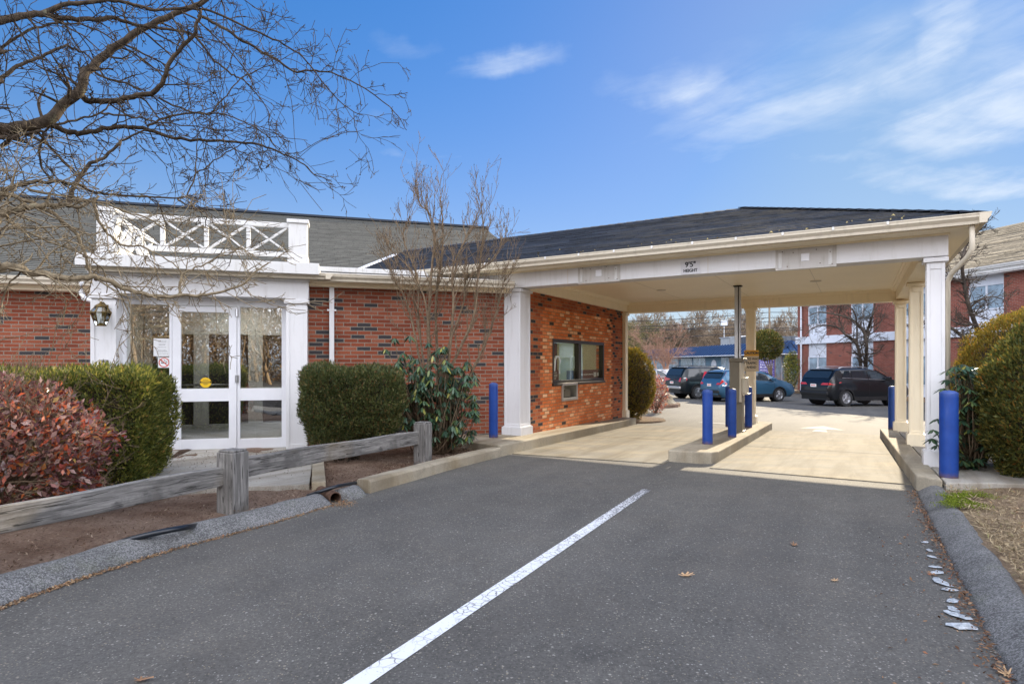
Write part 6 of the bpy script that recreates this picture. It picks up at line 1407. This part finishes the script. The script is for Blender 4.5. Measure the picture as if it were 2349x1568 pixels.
def build_car(name, lb, spec, loc, heading, paint, detail=True, grp='vehicles parked on the lot beyond the canopy'):
    L, Wd, H = spec['L'], spec['W'], spec['H']; top = [(x*L, z*H) for x, z in spec['top']]; belt = [(x*L, z*H) for x, z in spec['belt']]; wr = spec['wr']; wx = [x*L for x in spec['wheels']]; gc = spec['gc']; tum = spec['tumble']
    car = thing(name, lb, 'car', (loc[0], loc[1], loc[2]), heading, grp)
    n = 56; xsn = [L*k/n for k in range(n+1)]
    def halfw(x): # plan shape rounding
        e = min(x, L-x)/L; k = 1-.16*max(0, 1-e/.10)**2.2; return Wd/2*k
    def sect(x):
        hw = halfw(x); zt = interp(top, x); zbelt = min(interp(belt, x), zt-.005); zb = gc+(.10 if x < .05*L or x > .96*L else 0)+.04*max(0, 1-min(x, L-x)/(.07*L)); gl = zt-zbelt
        nar = tum*max(0, min(1, gl/(.26*H))); hr = hw*(1-nar)
        return [(0, zb), (hw*.86, zb), (hw*.965, zb+.09), (hw*.99, zb+.3*(zbelt-zb)), (hw, zb+.58*(zbelt-zb)), (hw*.985, zb+.82*(zbelt-zb)), (hw*.955, zbelt), (hw*.955-(hw*.955-hr)*.5, zbelt+gl*.45), (hr, zbelt+gl*.86), (hr*.90, zbelt+gl*.97), (hr*.55, zt), (0, zt+.012)]
    def surf(x, f):   # f along section points 6..8 (belt -> roof edge)
        s = sect(x); k = 6+f*2; i = min(int(k), 7); r = k-i; return (s[i][0]+(s[i+1][0]-s[i][0])*r, s[i][1]+(s[i+1][1]-s[i][1])*r)
    def zside(x, z):
        s = sect(x)
        for (y0, z0_), (y1, z1_) in zip(s[1:], s[2:]):
            if z0_ <= z <= z1_+1e-6: return y0+(y1-y0)*((z-z0_)/max(1e-6, z1_-z0_))
        return s[4][0]
    mb = MB(); S = [sect(x) for x in xsn]; m = len(S[0]); full = 2*m-2
    for x, s in zip(xsn, S):
        for y, z in s: mb.v.append((x-L/2, y, z))
        for y, z in s[-2:0:-1]: mb.v.append((x-L/2, -y, z))
    for k in range(n):
        for j in range(full): a = k*full+j; b = k*full+(j+1) % full; mb.f.append((a, b, b+full, a+full)); mb.u += [(0, 0)]*4; mb.mi.append(0)
    mb.f.append(tuple(reversed(range(full)))); mb.f.append(tuple(n*full+j for j in range(full))); mb.u += [(0, 0)]*(2*full); mb.mi += [0, 0]
    body = mb.build('body', paint, car, smooth=True)
    bmm = bmesh.new(); bmm.from_mesh(body.data); bmesh.ops.recalc_face_normals(bmm, faces=bmm.faces); bmm.to_mesh(body.data); bmm.free()
    # wheel wells
    cut = MB()
    for x in wx:
        for s_ in (-1, 1): cut.tube([(x-L/2, s_*(Wd/2+.2), wr), (x-L/2, s_*(Wd/2-.30), wr)], wr*1.13, 26)
    co = cut.build('cutter', M['black']); bmm = bmesh.new(); bmm.from_mesh(co.data); bmesh.ops.recalc_face_normals(bmm, faces=bmm.faces); bmm.to_mesh(co.data); bmm.free()
    bo = body.modifiers.new('b', 'BOOLEAN'); bo.operation = 'DIFFERENCE'; bo.object = co; bo.solver = 'EXACT'
    car.location = (0, 0, 0); car.rotation_euler = (0, 0, 0); bpy.context.view_layer.update(); dg = bpy.context.evaluated_depsgraph_get()
    me = bpy.data.meshes.new_from_object(body.evaluated_get(dg)); body.modifiers.clear(); body.data = me; bpy.data.objects.remove(co)
    me.materials.clear(); me.materials.append(paint); me.polygons.foreach_set('use_smooth', [True]*len(me.polygons))
    me.polygons.foreach_set('material_index', [0]*len(me.polygons))
    try: me.set_sharp_from_angle(angle=R(38))
    except Exception: pass
    car.location = loc; car.rotation_euler = (0, 0, heading)
    # dark lower cladding, wheel well liners
    mb = MB()
    for x in wx:
        for s_ in (-1, 1):
            pr = []
            for k in range(15):
                a = math.pi*(-.06+1.12*k/14); pr.append((x-L/2+math.cos(a)*wr*1.16, wr+math.sin(a)*wr*1.16))
            for k in range(14): 
                (xa, za), (xb, zb_) = pr[k], pr[k+1]; ya = s_*(zside(xa+L/2, za)+.012); yb = s_*(zside(xb+L/2, zb_)+.012)
                mb.bar((xa, ya, max(za, gc)), (xb, yb, max(zb_, gc)), .02, .055 if spec.get('clad') else .015, up=(math.cos(math.pi*k/14), 0, math.sin(math.pi*k/14)))
            mb.tube([(x-L/2, s_*(Wd/2-.34), wr), (x-L/2, s_*(Wd/2-.31), wr)], wr*1.13, 20)
    if spec.get('clad'):
        for s_ in (-1, 1): mb.box(wx[0]-L/2+wr*1.2, wx[1]-L/2-wr*1.2, s_*(Wd/2*.955), s_*(Wd/2*1.0), gc+.0, gc+.17)
    mb.box(-L/2+.02, -L/2+.16, -Wd*.40, Wd*.40, gc+.03, gc+.26)
    for k in range(12):
        x0_, x1_ = k/12*.16*L, (k+1)/12*.16*L
        if abs(x1_-wx[0]) > wr*1.15 or True:
            pass
    mb.build('cladding', M['black'], car)
    # glazing
    def panel(x0, x1, f0, f1, side, nx=7, x0t=None, x1t=None):
        x0t = x0 if x0t is None else x0t; x1t = x1 if x1t is None else x1t; mb2 = []
        for k in range(nx):
            for j in range(2):
                q4 = []
                for kk_, jj in ((k, j), (k+1, j), (k+1, j+1), (k, j+1)):
                    fj = f0+(f1-f0)*jj/2; xa = x0+(x0t-x0)*jj/2; xb = x1+(x1t-x1)*jj/2; x = xa+(xb-xa)*kk_/nx; y, z = surf(x, fj); q4.append((x-L/2, side*(y+.008), z+.002))
                mb2.append(q4 if side < 0 else q4[::-1])
        return mb2
    for s_ in (-1, 1):
        for (a, b, at, bt) in spec['wins']:
            mb = MB()
            for q4 in panel(a*L, b*L, .08, .86, s_, 7, at*L, bt*L): mb.face(q4)
            mb.build('side_window', M['cglass'], car)
            if spec.get('chrome') :
                mb = MB()
                y0_, z0_ = surf(a*L, .06); y1_, z1_ = surf(b*L, .06); mb.bar((a*L-L/2, s_*(y0_+.01), z0_), (b*L-L/2, s_*(y1_+.01), z1_), .015, .018); mb.build('window_trim', M['alu'], car)
    xr0, xr1 = spec['rearwin'][0]*L, spec['rearwin'][1]*L; mb = MB(); nn = 6
    def roofpt(x, f): s = sect(x); w0 = s[8][0]*.90; z = interp(top, x)+.012; return (x-L/2, f*w0, z)
    def glassrow(xa, xb, f0, f1, off):
        for k in range(nn):
            a0, a1 = xa+(xb-xa)*k/nn, xa+(xb-xa)*(k+1)/nn
            for j in range(6):
                g0, g1 = f0+(f1-f0)*j/6, f0+(f1-f0)*(j+1)/6; mb.face([(p[0]+off[0], p[1], p[2]+off[1]) for p in (roofpt(a0, g0), roofpt(a1, g0), roofpt(a1, g1), roofpt(a0, g1))])
    glassrow(xr0, xr1, -.97, .97, (-.015, .006)); mb.build('rear_window', M['cglass'], car)
    xf0, xf1 = spec['windscreen'][0]*L, spec['windscreen'][1]*L; mb = MB(); glassrow(xf0, xf1, -1, 1, (.01, .008)); mb.build('windscreen', M['cglass'], car)
    # wheels
    for x in wx:
        for s_ in (-1, 1):
            w = thing('wheel', None, None, (0, 0, 0)); w.parent = car; w.matrix_basis = Matrix.Translation((x-L/2, s_*(Wd/2-.115), wr)) @ Matrix.Rotation(R(90) if s_ < 0 else R(-90), 4, 'X')
            mb = MB(); mb.lathe([(wr*.64, -.10), (wr*.93, -.115), (wr, -.07), (wr, .07), (wr*.93, .108), (wr*.66, .112), (wr*.63, .085), (wr*.63, -.1)], 30); mb.build('tyre', M['tyre'], w, smooth=True, auto=35)
            mb = MB(); mb.lathe([(wr*.64, .06), (wr*.64, .095), (wr*.59, .10), (wr*.585, .03), (.02, .02)], 30); mb.lathe([(.055, .02), (.055, .09), (.03, .1), (.001, .1)], 12)
            for k in range(spec['spokes']):
                a = 2*math.pi*k/spec['spokes']
                for da in ((-.12, .12) if spec['spokes'] <= 6 else (0,)): mb.bar((.04*math.cos(a), .04*math.sin(a), .075), (wr*.60*math.cos(a+da), wr*.60*math.sin(a+da), .085), .030, .03, up=(0, 0, 1))
            mb.build('rim', M['alu'], w, auto=30); mb = MB(); mb.lathe([(wr*.58, .0), (wr*.58, .012)], 24); mb.build('brake_disc', M['dark'], w)
    # lamps, plate, handles, mirrors, rails, spoiler
    tl = spec['tail']
    for s_ in (-1, 1):
        for cl, pts in tl:
            mb = MB(); P3 = []
            for x, z in pts:
                y = zside(x*L, z*H); P3.append((x*L-L/2, s_*(y+.012), z*H))
            mb.face(P3 if s_ < 0 else P3[::-1]); 
            inn = [(x*L-L/2-.014 if x < .03 else x*L-L/2, s_*(zside(max(x, .002)*L, z*H)+.012), z*H) for x, z in pts if x < .03]
            if len(inn) >= 2:
                lo, hi = min(inn, key=lambda p: p[2]), max(inn, key=lambda p: p[2]); mb.face([(-L/2-.006+interp_x(spec, lo[2]/H)*L, lo[1], lo[2]), (-L/2-.006+interp_x(spec, lo[2]/H)*L, lo[1]-s_*spec['tailw'], lo[2]), (-L/2-.006+interp_x(spec, hi[2]/H)*L, hi[1]-s_*spec['tailw']*.8, hi[2]), (-L/2-.006+interp_x(spec, hi[2]/H)*L, hi[1], hi[2])])
            mb.build('tail_lamp', M[cl], car)
        mb = MB(); xm, zm = spec['mirror'][0]*L, spec['mirror'][1]*H; ym = zside(xm, zm); mb.box(xm-L/2-.06, xm-L/2+.10, s_*(ym+.05), s_*(ym+.24), zm+.0, zm+.16); mb.box(xm-L/2, xm-L/2+.06, s_*(ym-.01), s_*(ym+.06), zm+.03, zm+.08); mb.build('side_mirror', paint, car, bevel=.03)
        for xh in spec['handles']:
            zh_ = spec['hz']*H; yh = zside(xh*L, zh_); mb = MB(); mb.box(xh*L-L/2-.09, xh*L-L/2+.09, s_*(yh+.0), s_*(yh+.032), zh_-.015, zh_+.015); mb.build('door_handle', paint, car, bevel=.008)
        for xd, zt_ in spec['doors']:
            mb = MB(); za = gc+.16; 
            for k in range(8): z0_ = za+(zt_*H-za)*k/8; z1_ = za+(zt_*H-za)*(k+1)/8; mb.bar((xd*L-L/2, s_*(zside(xd*L, z0_)+.0015), z0_), (xd*L-L/2, s_*(zside(xd*L, z1_)+.0015), z1_), .012, .004, up=(0, s_, 0))
            mb.build('door_gap', M['black'], car)
        if spec['rails']:
            a, b = spec['rails']; mb = MB(); pts = []
            for k in range(9): x = (a+(b-a)*k/8)*L; s = sect(x); pts.append((x-L/2, s_*s[9][0]*.93, interp(top, x)+(.05 if 0 < k < 8 else .01)))
            mb.tube(pts, .018, 6); mb.build('roof_rail', M['alu' if spec.get('chrome') else 'black'], car, smooth=True)
    zp = spec['plate']*H; xp = interp_x(spec, spec['plate'])*L-L/2
    mb = MB(); mb.box(xp-.035, xp-.018, -.16, .16, zp-.06, zp+.07); mb.build('number_plate', M['paper'], car)
    mb = MB(); rg_ = random.Random(int(L*100)); y = -.13
    while y < .12: l = .018; mb.box(xp-.037, xp-.034, y, y+l, zp-.02, zp+.04); y += l+.011
    mb.build('plate_lettering', M['red_ink'], car)
    zs_ = spec['spoil']*H; xs_ = interp_x(spec, spec['spoil'])*L-L/2; mb = MB(); hw_ = halfw(.05*L)*(1-tum)*.95; mb.box(xs_-.10, xs_+.12, -hw_, hw_, zs_, zs_+.035); mb.build('spoiler', paint, car, bevel=.015)
    mb = MB(); zz_ = spec['bump']*H; 
    mb.box(-L/2-.055, -L/2+.10, -Wd*.425, Wd*.425, zz_-.07, zz_+.07); mb.build('rear_bumper', spec.get('bmat', paint), car, bevel=.03)
    mb = MB(); mb.bar((-L/2+interp_x(spec, .70)*L-.02, -.35, .66*H), (-L/2+interp_x(spec, .70)*L-.02, .1, .68*H), .012, .02); mb.build('wiper', M['black'], car)
    return car
def interp_x(spec, zf):   # x of the rear face at height fraction
    tp = spec['top']; prev = (0.0, 0.0)
    for x, z in tp:
        if z >= zf:
            if z-prev[1] < 1e-6: return x
            return prev[0]+(x-prev[0])*(zf-prev[1])/(z-prev[1])
        prev = (x, z)
    return 0
crv = dict(L=4.53, W=1.82, H=1.64, gc=.24, tumble=.20, wr=.345, wheels=(.185, .765), spokes=5, clad=True, chrome=True,
  top=[(0,.50),(.006,.58),(.022,.66),(.052,.80),(.095,.945),(.16,.985),(.36,1.0),(.50,.985),(.62,.90),(.705,.77),(.75,.695),(.86,.64),(.95,.56),(.985,.46),(1,.36)],
  belt=[(0,.54),(.06,.70),(.30,.675),(.75,.62),(1,.34)], wins=[(.145,.235,.165,.235),(.25,.445,.25,.435),(.46,.695,.46,.60)], rearwin=(.034,.088), windscreen=(.60,.725),
  tail=[('lamp_red',[(.004,.54),(.075,.54),(.085,.58),(.045,.66),(.075,.80),(.10,.93),(.075,.92),(.03,.68),(.012,.60)]),('lamp_clear',[(.03,.505),(.06,.50),(.085,.54),(.03,.54)])], tailw=.24, mirror=(.665,.64), handles=(.40,.60), hz=.58, doors=((.455,.62),(.255,.62),(.70,.60)), rails=None, plate=.52, spoil=.90, bump=.33, bmat=M['black'])
rav = dict(L=4.60, W=1.845, H=1.70, gc=.25, tumble=.19, wr=.355, wheels=(.195, .775), spokes=5, clad=True, chrome=True,
  top=[(0,.50),(.004,.60),(.018,.67),(.05,.80),(.075,.90),(.10,.955),(.20,.985),(.38,.995),(.50,.98),(.60,.92),(.70,.78),(.745,.70),(.86,.655),(.95,.58),(.985,.48),(1,.38)],
  belt=[(0,.55),(.06,.73),(.30,.705),(.75,.655),(1,.36)], wins=[(.15,.255,.20,.255),(.27,.455,.27,.445),(.47,.70,.47,.605)], rearwin=(.03,.078), windscreen=(.60,.725),
  tail=[('lamp_red',[(.008,.555),(.05,.565),(.135,.615),(.13,.632),(.06,.632),(.012,.61)])], tailw=.40, mirror=(.675,.665), handles=(.415,.61), hz=.60, doors=((.465,.64),(.27,.64),(.705,.62)), rails=(.16,.50), plate=.535, spoil=.935, bump=.34, bmat=M['black'])
run = dict(L=4.80, W=1.925, H=1.80, gc=.30, tumble=.15, wr=.385, wheels=(.215, .79), spokes=6, clad=True, chrome=False,
  top=[(0,.52),(.004,.62),(.016,.68),(.045,.84),(.065,.93),(.09,.965),(.20,.985),(.40,.99),(.52,.98),(.59,.93),(.67,.78),(.705,.72),(.83,.69),(.95,.655),(.985,.56),(1,.42)],
  belt=[(0,.57),(.05,.66),(.30,.665),(.70,.65),(1,.40)], wins=[(.085,.235,.11,.23),(.265,.44,.265,.43),(.46,.66,.46,.585)], rearwin=(.022,.06), windscreen=(.59,.69),
  tail=[('lamp_red',[(.003,.53),(.065,.56),(.075,.625),(.06,.66),(.006,.66),(.003,.60)]),('lamp_clear',[(.035,.625),(.07,.63),(.06,.66),(.035,.66)])], tailw=.18, mirror=(.635,.69), handles=(.405,.585), hz=.60, doors=((.45,.65),(.25,.65),(.68,.64)), rails=(.12,.50), plate=.50, spoil=.95, bump=.355, bmat=M['galv'])
th = R(16.5); hd_ = np.array([math.cos(th), math.sin(th)]); lt_ = np.array([-math.sin(th), math.cos(th)])
def place(wheel_xy, spec, which):   # centre from the near (right side) wheel contact
    off = spec['wheels'][which]*spec['L']-spec['L']/2; return np.array(wheel_xy)-hd_*off+lt_*(spec['W']/2-.115)
c = place((13.46, 29.8), crv, 1); build_car('suv', 'steel blue compact suv with tall red tail lamps parked behind the teller machine', crv, (c[0], c[1], -.415), th, PT['blue'])
c = place((14.52, 25.7), rav, 0); build_car('suv', 'black compact suv parked alone in front of the brick office building', rav, (c[0], c[1], -.365), th, PT['black'])
c = place((10.07, 32.0), run, 0); build_car('suv', 'boxy black off road suv with a chrome rear bumper, farthest left of the parked row', run, (c[0], c[1], -.43), th, PT['navy'])
build_car('suv', 'pale blue suv of which only the roof shows above the boxy black suv', crv, (13.6, 40.5, -.43), th+.1, PT['lblue'], grp='cars far across the lot')
build_car('parked_car', 'silver car parked far away behind the pink barked trees, on the left', rav, (11.0, 46.5, -.6), th+.2, PT['silver'], grp='cars far across the lot')
build_car('parked_car', 'white car parked far away right behind the pink barked tree trunks', crv, (14.0, 50.5, -.6), th+.2, PT['white'], grp='cars far across the lot')
# ================================================================ FAR TREES
def bare_tree(name, lb, cat='tree', H=10, seed=1, mat=M['bark_far'], lv=4, spread=.8, r0=.2, grp=None, rmin=.014, kids=(4, 6), forks=None, split=2):
    o = thing(name, lb, cat, (0, 0, 0), 0, grp); rr = np.random.default_rng(seed); out = []
    for d, l in (forks or [((0, 0, 1), 1.0)]): grow(rr, (0, 0, -.1), d, H*.62*l, r0, 0, lv, out, 9, .12, spread, kids, .03, (.42, .68), rmin, .3)
    branches_mesh('trunk', [(a, b) for l, a, b in out if l < split], 6, mat, o); branches_mesh('crown', [(a, b) for l, a, b in out if l >= split], 3, mat, o); return o
protos = [bare_tree('bare_tree', 'x', H=11, seed=s_, r0=.26, rmin=.026, grp='bare trees beyond the shops', kids=(5, 8)) for s_ in (41, 42, 43)]
rr = np.random.default_rng(77); k = 0
for i in range(26):
    px = 1425+i*16.5+rr.normal(0, 5); Y = rr.uniform(84, 120); o = protos[i] if i < 3 else copytree(protos[i % 3])
    tall = rr.uniform(.78, 1.1); o.location = ((px-CX)/F0*Y, Y, -1.0); o.rotation_euler = (0, 0, rr.uniform(0, 6)); o.scale = (tall*Y/100*.95,)*3
    ords = 'leftmost second third fourth fifth sixth seventh eighth ninth tenth eleventh twelfth thirteenth'.split(); w_ = ords[i]+(' from the left' if i else '') if i < 13 else ('rightmost' if i == 25 else ords[25-i]+' from the right'); size = 'tall' if tall > .95 else 'short'
    o['label'] = f'{size} grey bare tree, {w_} in the line beyond the blue roofed shops'; o['group'] = 'bare trees beyond the shops'
# evergreens among them
for i, (px, Y, h, w) in enumerate(((1432, 70, 7.5, 2.2), (1475, 88, 8.5, 3.0), (1510, 92, 9.0, 3.2), (1700, 100, 7.5, 3.0))):
    c = P(px, 800, Y); o = thing('evergreen_tree', f'olive green evergreen among the bare trees, {("hard against the rear left column", "left of the pink barked trunks", "above the pink barked trunks", "behind the middle column")[i]}', 'tree', (c.x, c.y, -1)); p, nr = ell(9000, np.array([0, 0, h*.52]), np.array([w, w, h*.5]), .35, 2.5, .6, seed=i); foliage('crown', p, nr, .12, .34, .25, M['pine'], o, up=.3); mb = MB(); mb.tube([(0, 0, 0), (0, 0, h*.7)], [.25, .1], 8); mb.build('trunk', M['bark_far'], o)
# low scrub line that hides the horizon behind the shops
mb = []; pts = []
for _ in range(26000):
    px = rgn.uniform(1180, 1850); Y = rgn.uniform(118, 132); x = (px-CX)/F0*Y; h = 7.2+nz(px*.03, 0, 0, 1, 3)*2.2; pts.append((x, Y, -1+(h+1)*rgn.uniform(0, 1)**1.5))
scatter('far_woods', pts, .25, .8, leaf_mat('far_scrub', [(0,(.10,.08,.055)),(.6,(.19,.15,.10)),(1,(.16,.16,.08))], .9, .1, .1), 'brown woods along the horizon', 'woods', 1.0, .3)
# pink barked clump, pruned tree, small shrub, trees by the office
t1 = bare_tree('river_birch', 'pink barked multi stemmed birch with wispy twigs left of the boxy black suv', H=6.4, seed=51, mat=M['bark_red'], r0=.13, rmin=.006, forks=[((.25, 0, 1), 1.0), ((-.2, .1, 1), .9), ((.05, -.2, 1), .85)], lv=4, kids=(4, 7)); c = G(1521, 893); t1.location = (c[0], c[1], gz(*c)); t1.scale = (1, 1, .93)
L1 = thing('pruned_tree', 'small lollipop pruned evergreen tree with several bare stems in front of the directory sign', 'tree', (0, 0, 0)); Yp = 38; c = P(1757, 792, Yp); L1.location = (c.x, c.y, 0)
p, nr = ell(9000, np.array([0, 0, c.z]), np.array([1.02, 1.0, .98]), .14, 3, .3); foliage('crown', p, nr, .07, .14, .4, M['cedar'], L1, up=.6)
p, nr = ell(2500, np.array([0, 0, c.z-.05]), np.array([.8, .8, .75]), .1, 3, .2); foliage('inner_crown', p, nr, .1, .2, .5, M['cedar'], L1)
branches_mesh('trunk', [(smooth_path([(.25, 0, -.45), (.2+.1*j, .1*j, 1.0), (-.5+.33*j, .05*j, c.z-.3)], 8), np.linspace(.055, .03, 8)) for j in range(4)], 6, M['bark_far'], L1)
c = P(1816, 858, 37); o = thing('holly_shrub', 'slim upright leafy shrub at the corner of the brick office building', 'shrub', (c.x, c.y, -.35)); p, nr = ell(3600, np.array([0, 0, 1.45]), np.array([.42, .42, 1.1]), .3, 3, .5); foliage('leaves', p, nr, .06, .12, .5, M['yew'], o); twigs('stems', (0, 0, 0), 6, 2.2, .025, M['bark_far'], o, .1, .25, 1, seed=3, dirz=1.2)
def traced_tree(name, lb, lines, Y, mat, r0, seed, twl=(.35, 1.1), dens=.16, lv=3):
    o = thing(name, lb, 'tree', (0, 0, 0)); rr = np.random.default_rng(seed); out = []
    for li, (pl, ra, rb) in enumerate(lines):
        pts = [np.array(P(x, y, Y+(0 if k == 0 else nz(x*.05, y*.05, li)*1.2))) for k, (x, y) in enumerate(pl)]; n = 6*len(pl); sp = smooth_path(pts, n); rs = np.linspace(ra, rb, n); out.append((0, sp, rs)); acc = 0
        for k in range(2, n-1):
            acc += np.linalg.norm(sp[k+1]-sp[k])
            while acc > dens and rs[k] < r0*.8:
                acc -= dens; d = unit((sp[k+1]-sp[k-1])[None])[0]*.6+rr.normal(0, .6, 3); grow(rr, sp[k], d, rr.uniform(*twl), max(.01, rs[k]*.4), 1, lv, out, 5, .25, .8, (3, 5), .03, (.35, .6), .006, .5)
    branches_mesh('trunk', [(a, b) for l, a, b in out if l == 0], 7, mat, o); branches_mesh('crown', [(a, b) for l, a, b in out if l > 0], 3, mat, o); return o
M['bark_dark'] = bark_mat('dark_far_bark', (.045,.036,.030), (.10,.08,.065), 6)
traced_tree('bare_tree', 'dark forked bare tree in front of the office windows, behind the lone black suv', [
 ([(1977,905),(1975,850),(1968,795),(1952,775),(1939,767),(1920,750),(1893,746),(1865,752),(1845,770)], .095, .02), ([(1983,905),(1985,850),(1988,795),(1982,762),(1962,738),(1930,724),(1880,716),(1855,725)], .115, .02),
 ([(1984,775),(1992,752),(2001,724),(2006,700),(2012,670)], .09, .02), ([(1966,795),(1965,740),(1958,715),(1940,690)], .05, .02), ([(1972,822),(1982,812),(2012,808),(2028,790)], .04, .012), ([(1990,770),(2010,755),(2030,720)], .04, .015), ([(1940,768),(1925,730),(1930,700)], .04, .015)], 31, M['bark_dark'], .16, 61, (.5, 1.4), .20, 3)
traced_tree('bare_tree', 'thin leaning bare tree behind the golden conifer, against the upper office window', [
 ([(2262,840),(2248,775),(2241,753),(2222,700),(2210,640),(2208,602),(2214,570),(2228,546),(2245,530),(2264,515)], .10, .015), ([(2230,840),(2212,780),(2200,765),(2175,748),(2150,742),(2120,735)], .09, .02), ([(2238,745),(2200,742),(2180,730),(2150,700)], .05, .012), ([(2225,705),(2245,690),(2275,680),(2310,690)], .04, .012), ([(2214,650),(2190,640),(2170,625)], .03, .01), ([(2220,715),(2260,730),(2300,740)], .03, .01)], 22, M['bark_dark'], .12, 62, (.3, .9), .12)
sc_ = thing('pink_shrub', 'leafless pinkish shrub between the directory sign and the slim green shrub', 'shrub', (0, 0, 0)); c = P(1796, 868, 38); sc_.location = (c.x, c.y, -.4); twigs('stems', (0, 0, 0), 26, 1.3, .014, M['bark_red'], sc_, .05, .8, 2, seed=7, dirz=1.0)
c = G(1500, 925); o = thing('burgundy_shrub', 'small burgundy shrub beside the rounded arborvitae', 'shrub', (4.95, 20.3, gz(4.95, 20.3))); p, nr = ell(2600, np.array([0, 0, .62]), np.array([.42, .42, .62]), .2, 3, .5); foliage('leaves', p, nr, .04, .08, .5, M['red_leaf'], o); twigs('stems', (0, 0, 0), 14, .9, .012, M['bark_tan'], o, .05, .6, 2, seed=9, dirz=1.2)
# boulder
mb = MB(); n1, n2 = 10, 16
for i in range(n1+1):
    for j in range(n2):
        ph = math.pi*i/n1; a = 2*math.pi*j/n2; d = Vector((math.sin(ph)*math.cos(a), math.sin(ph)*math.sin(a), math.cos(ph))); k = 1+nz(d.x, d.y, d.z, 1.3, 4)*.5; mb.v.append((d.x*.75*k, d.y*.5*k, d.z*.42*k))
for i in range(n1):
    for j in range(n2): a = i*n2+j; b = i*n2+(j+1) % n2; mb.f.append((a, a+n2, b+n2, b)); mb.u += [(0, 0)]*4; mb.mi.append(0)
o = mb.build('boulder', M['kerb'], smooth=False); o.location = (5.95, 24.3, -.1); tag(o, 'grey boulder on the mulch island behind the burgundy shrub', 'rock')
mb = MB(); n1, n2 = 8, 12
# ================================================================ POLES AND WIRES
def pole(lb, px, Y, top, r=.14, cat='utility pole', arm=True):
    c = P(px, 800, Y); o = thing('utility_pole', lb, cat, (c.x, c.y, 0)); mb = MB(); mb.tube([(0, 0, -1), (0, 0, top)], [r, r*.75], 10); mb.build('post', M['bark_far'], o)
    if arm: mb = MB(); mb.box(-1.2, 1.2, -.06, .06, top-.9, top-.78); mb.build('crossarm', M['bark_far'], o)
    return o
pole('wooden utility pole rising behind the pruned tree', 1765, 72, 10.5)
wires = [(757, 737, 72), (745, 728, 72.5), (772, 757, 71.5), (731, 716, 73), (738, 752, 72.2)]
for k, (ya, yb, Y) in enumerate(wires):
    a = P(1300, ya+8, Y-4); b = P(1765, yb, Y); c = P(2300, yb-12, Y+4); pts = []
    for s_, e_ in ((a, b), (b, c)):
        for j in range(13): f = j/12; p = s_.lerp(e_, f); p.z -= .5*math.sin(math.pi*f)*.6; pts.append(p)
    mb = MB(); mb.tube(pts, .035, 4); o = mb.build('overhead_wire', M['ink']); tag(o, ('second lowest', 'middle', 'lowest', 'highest', 'second highest')[k]+' black overhead wire running to the utility pole behind the canopy', 'wire', 'overhead wires')
c = P(1661, 800, 78); o = thing('floodlight', 'white box floodlight on a thin pole above the blue roof', 'floodlight', (c.x, c.y, 0)); mb = MB(); mb.tube([(0, 0, -1), (0, 0, 6.8)], .06, 6); mb.build('pole', M['galv'], o); mb = MB(); mb.box(-.4, .4, -.15, .15, 6.5, 7.2); mb.build('lamp_head', M['panel'], o, bevel=.03)
# ================================================================ WOODS BEHIND THE CAMERA (seen in the glass)
rr = np.random.default_rng(5); out = []
for _ in range(170):
    t__ = rr.uniform(-22, 14); q__ = rr.uniform(-26, -11); p = tq2(t__, q__); grow(rr, (p[0], p[1], .3), (rr.normal(0, .12), rr.normal(0, .12), 1), rr.uniform(5, 9), rr.uniform(.05, .14), 0, 2, out, 8, .16, .8, (6, 9), .05, (.3, .6), .012, .3)
o = branches_mesh('woods', [(a, b) for l, a, b in out], 4, bark_mat('warm_wood_bark', (.20,.13,.08), (.36,.26,.16), 5)); tag(o, 'bare brown woods facing the bank, seen reflected in the entrance glass', 'woods', kind='stuff')
n = 190000; t__ = rgn.uniform(-26, 18, n); q__ = rgn.uniform(-30, -15, n); z__ = rgn.uniform(0, 1, n)*8.0+.2; pp = np.stack([W[0]*t__+Q[0]*q__, W[1]*t__+Q[1]*q__, z__], 1); keep = nz_arr(pp[:, :3], .5, 3)+(.30-z__*.045) > -.1; pp = pp[keep]
scatter('underbrush', pp, .10, .30, leaf_mat('brown_brush', [(0,(.22,.13,.07)),(.5,(.40,.25,.13)),(1,(.55,.38,.20))], .9, .1, .3), 'brown brush in the woods facing the bank', 'brush', 1.0, .4)
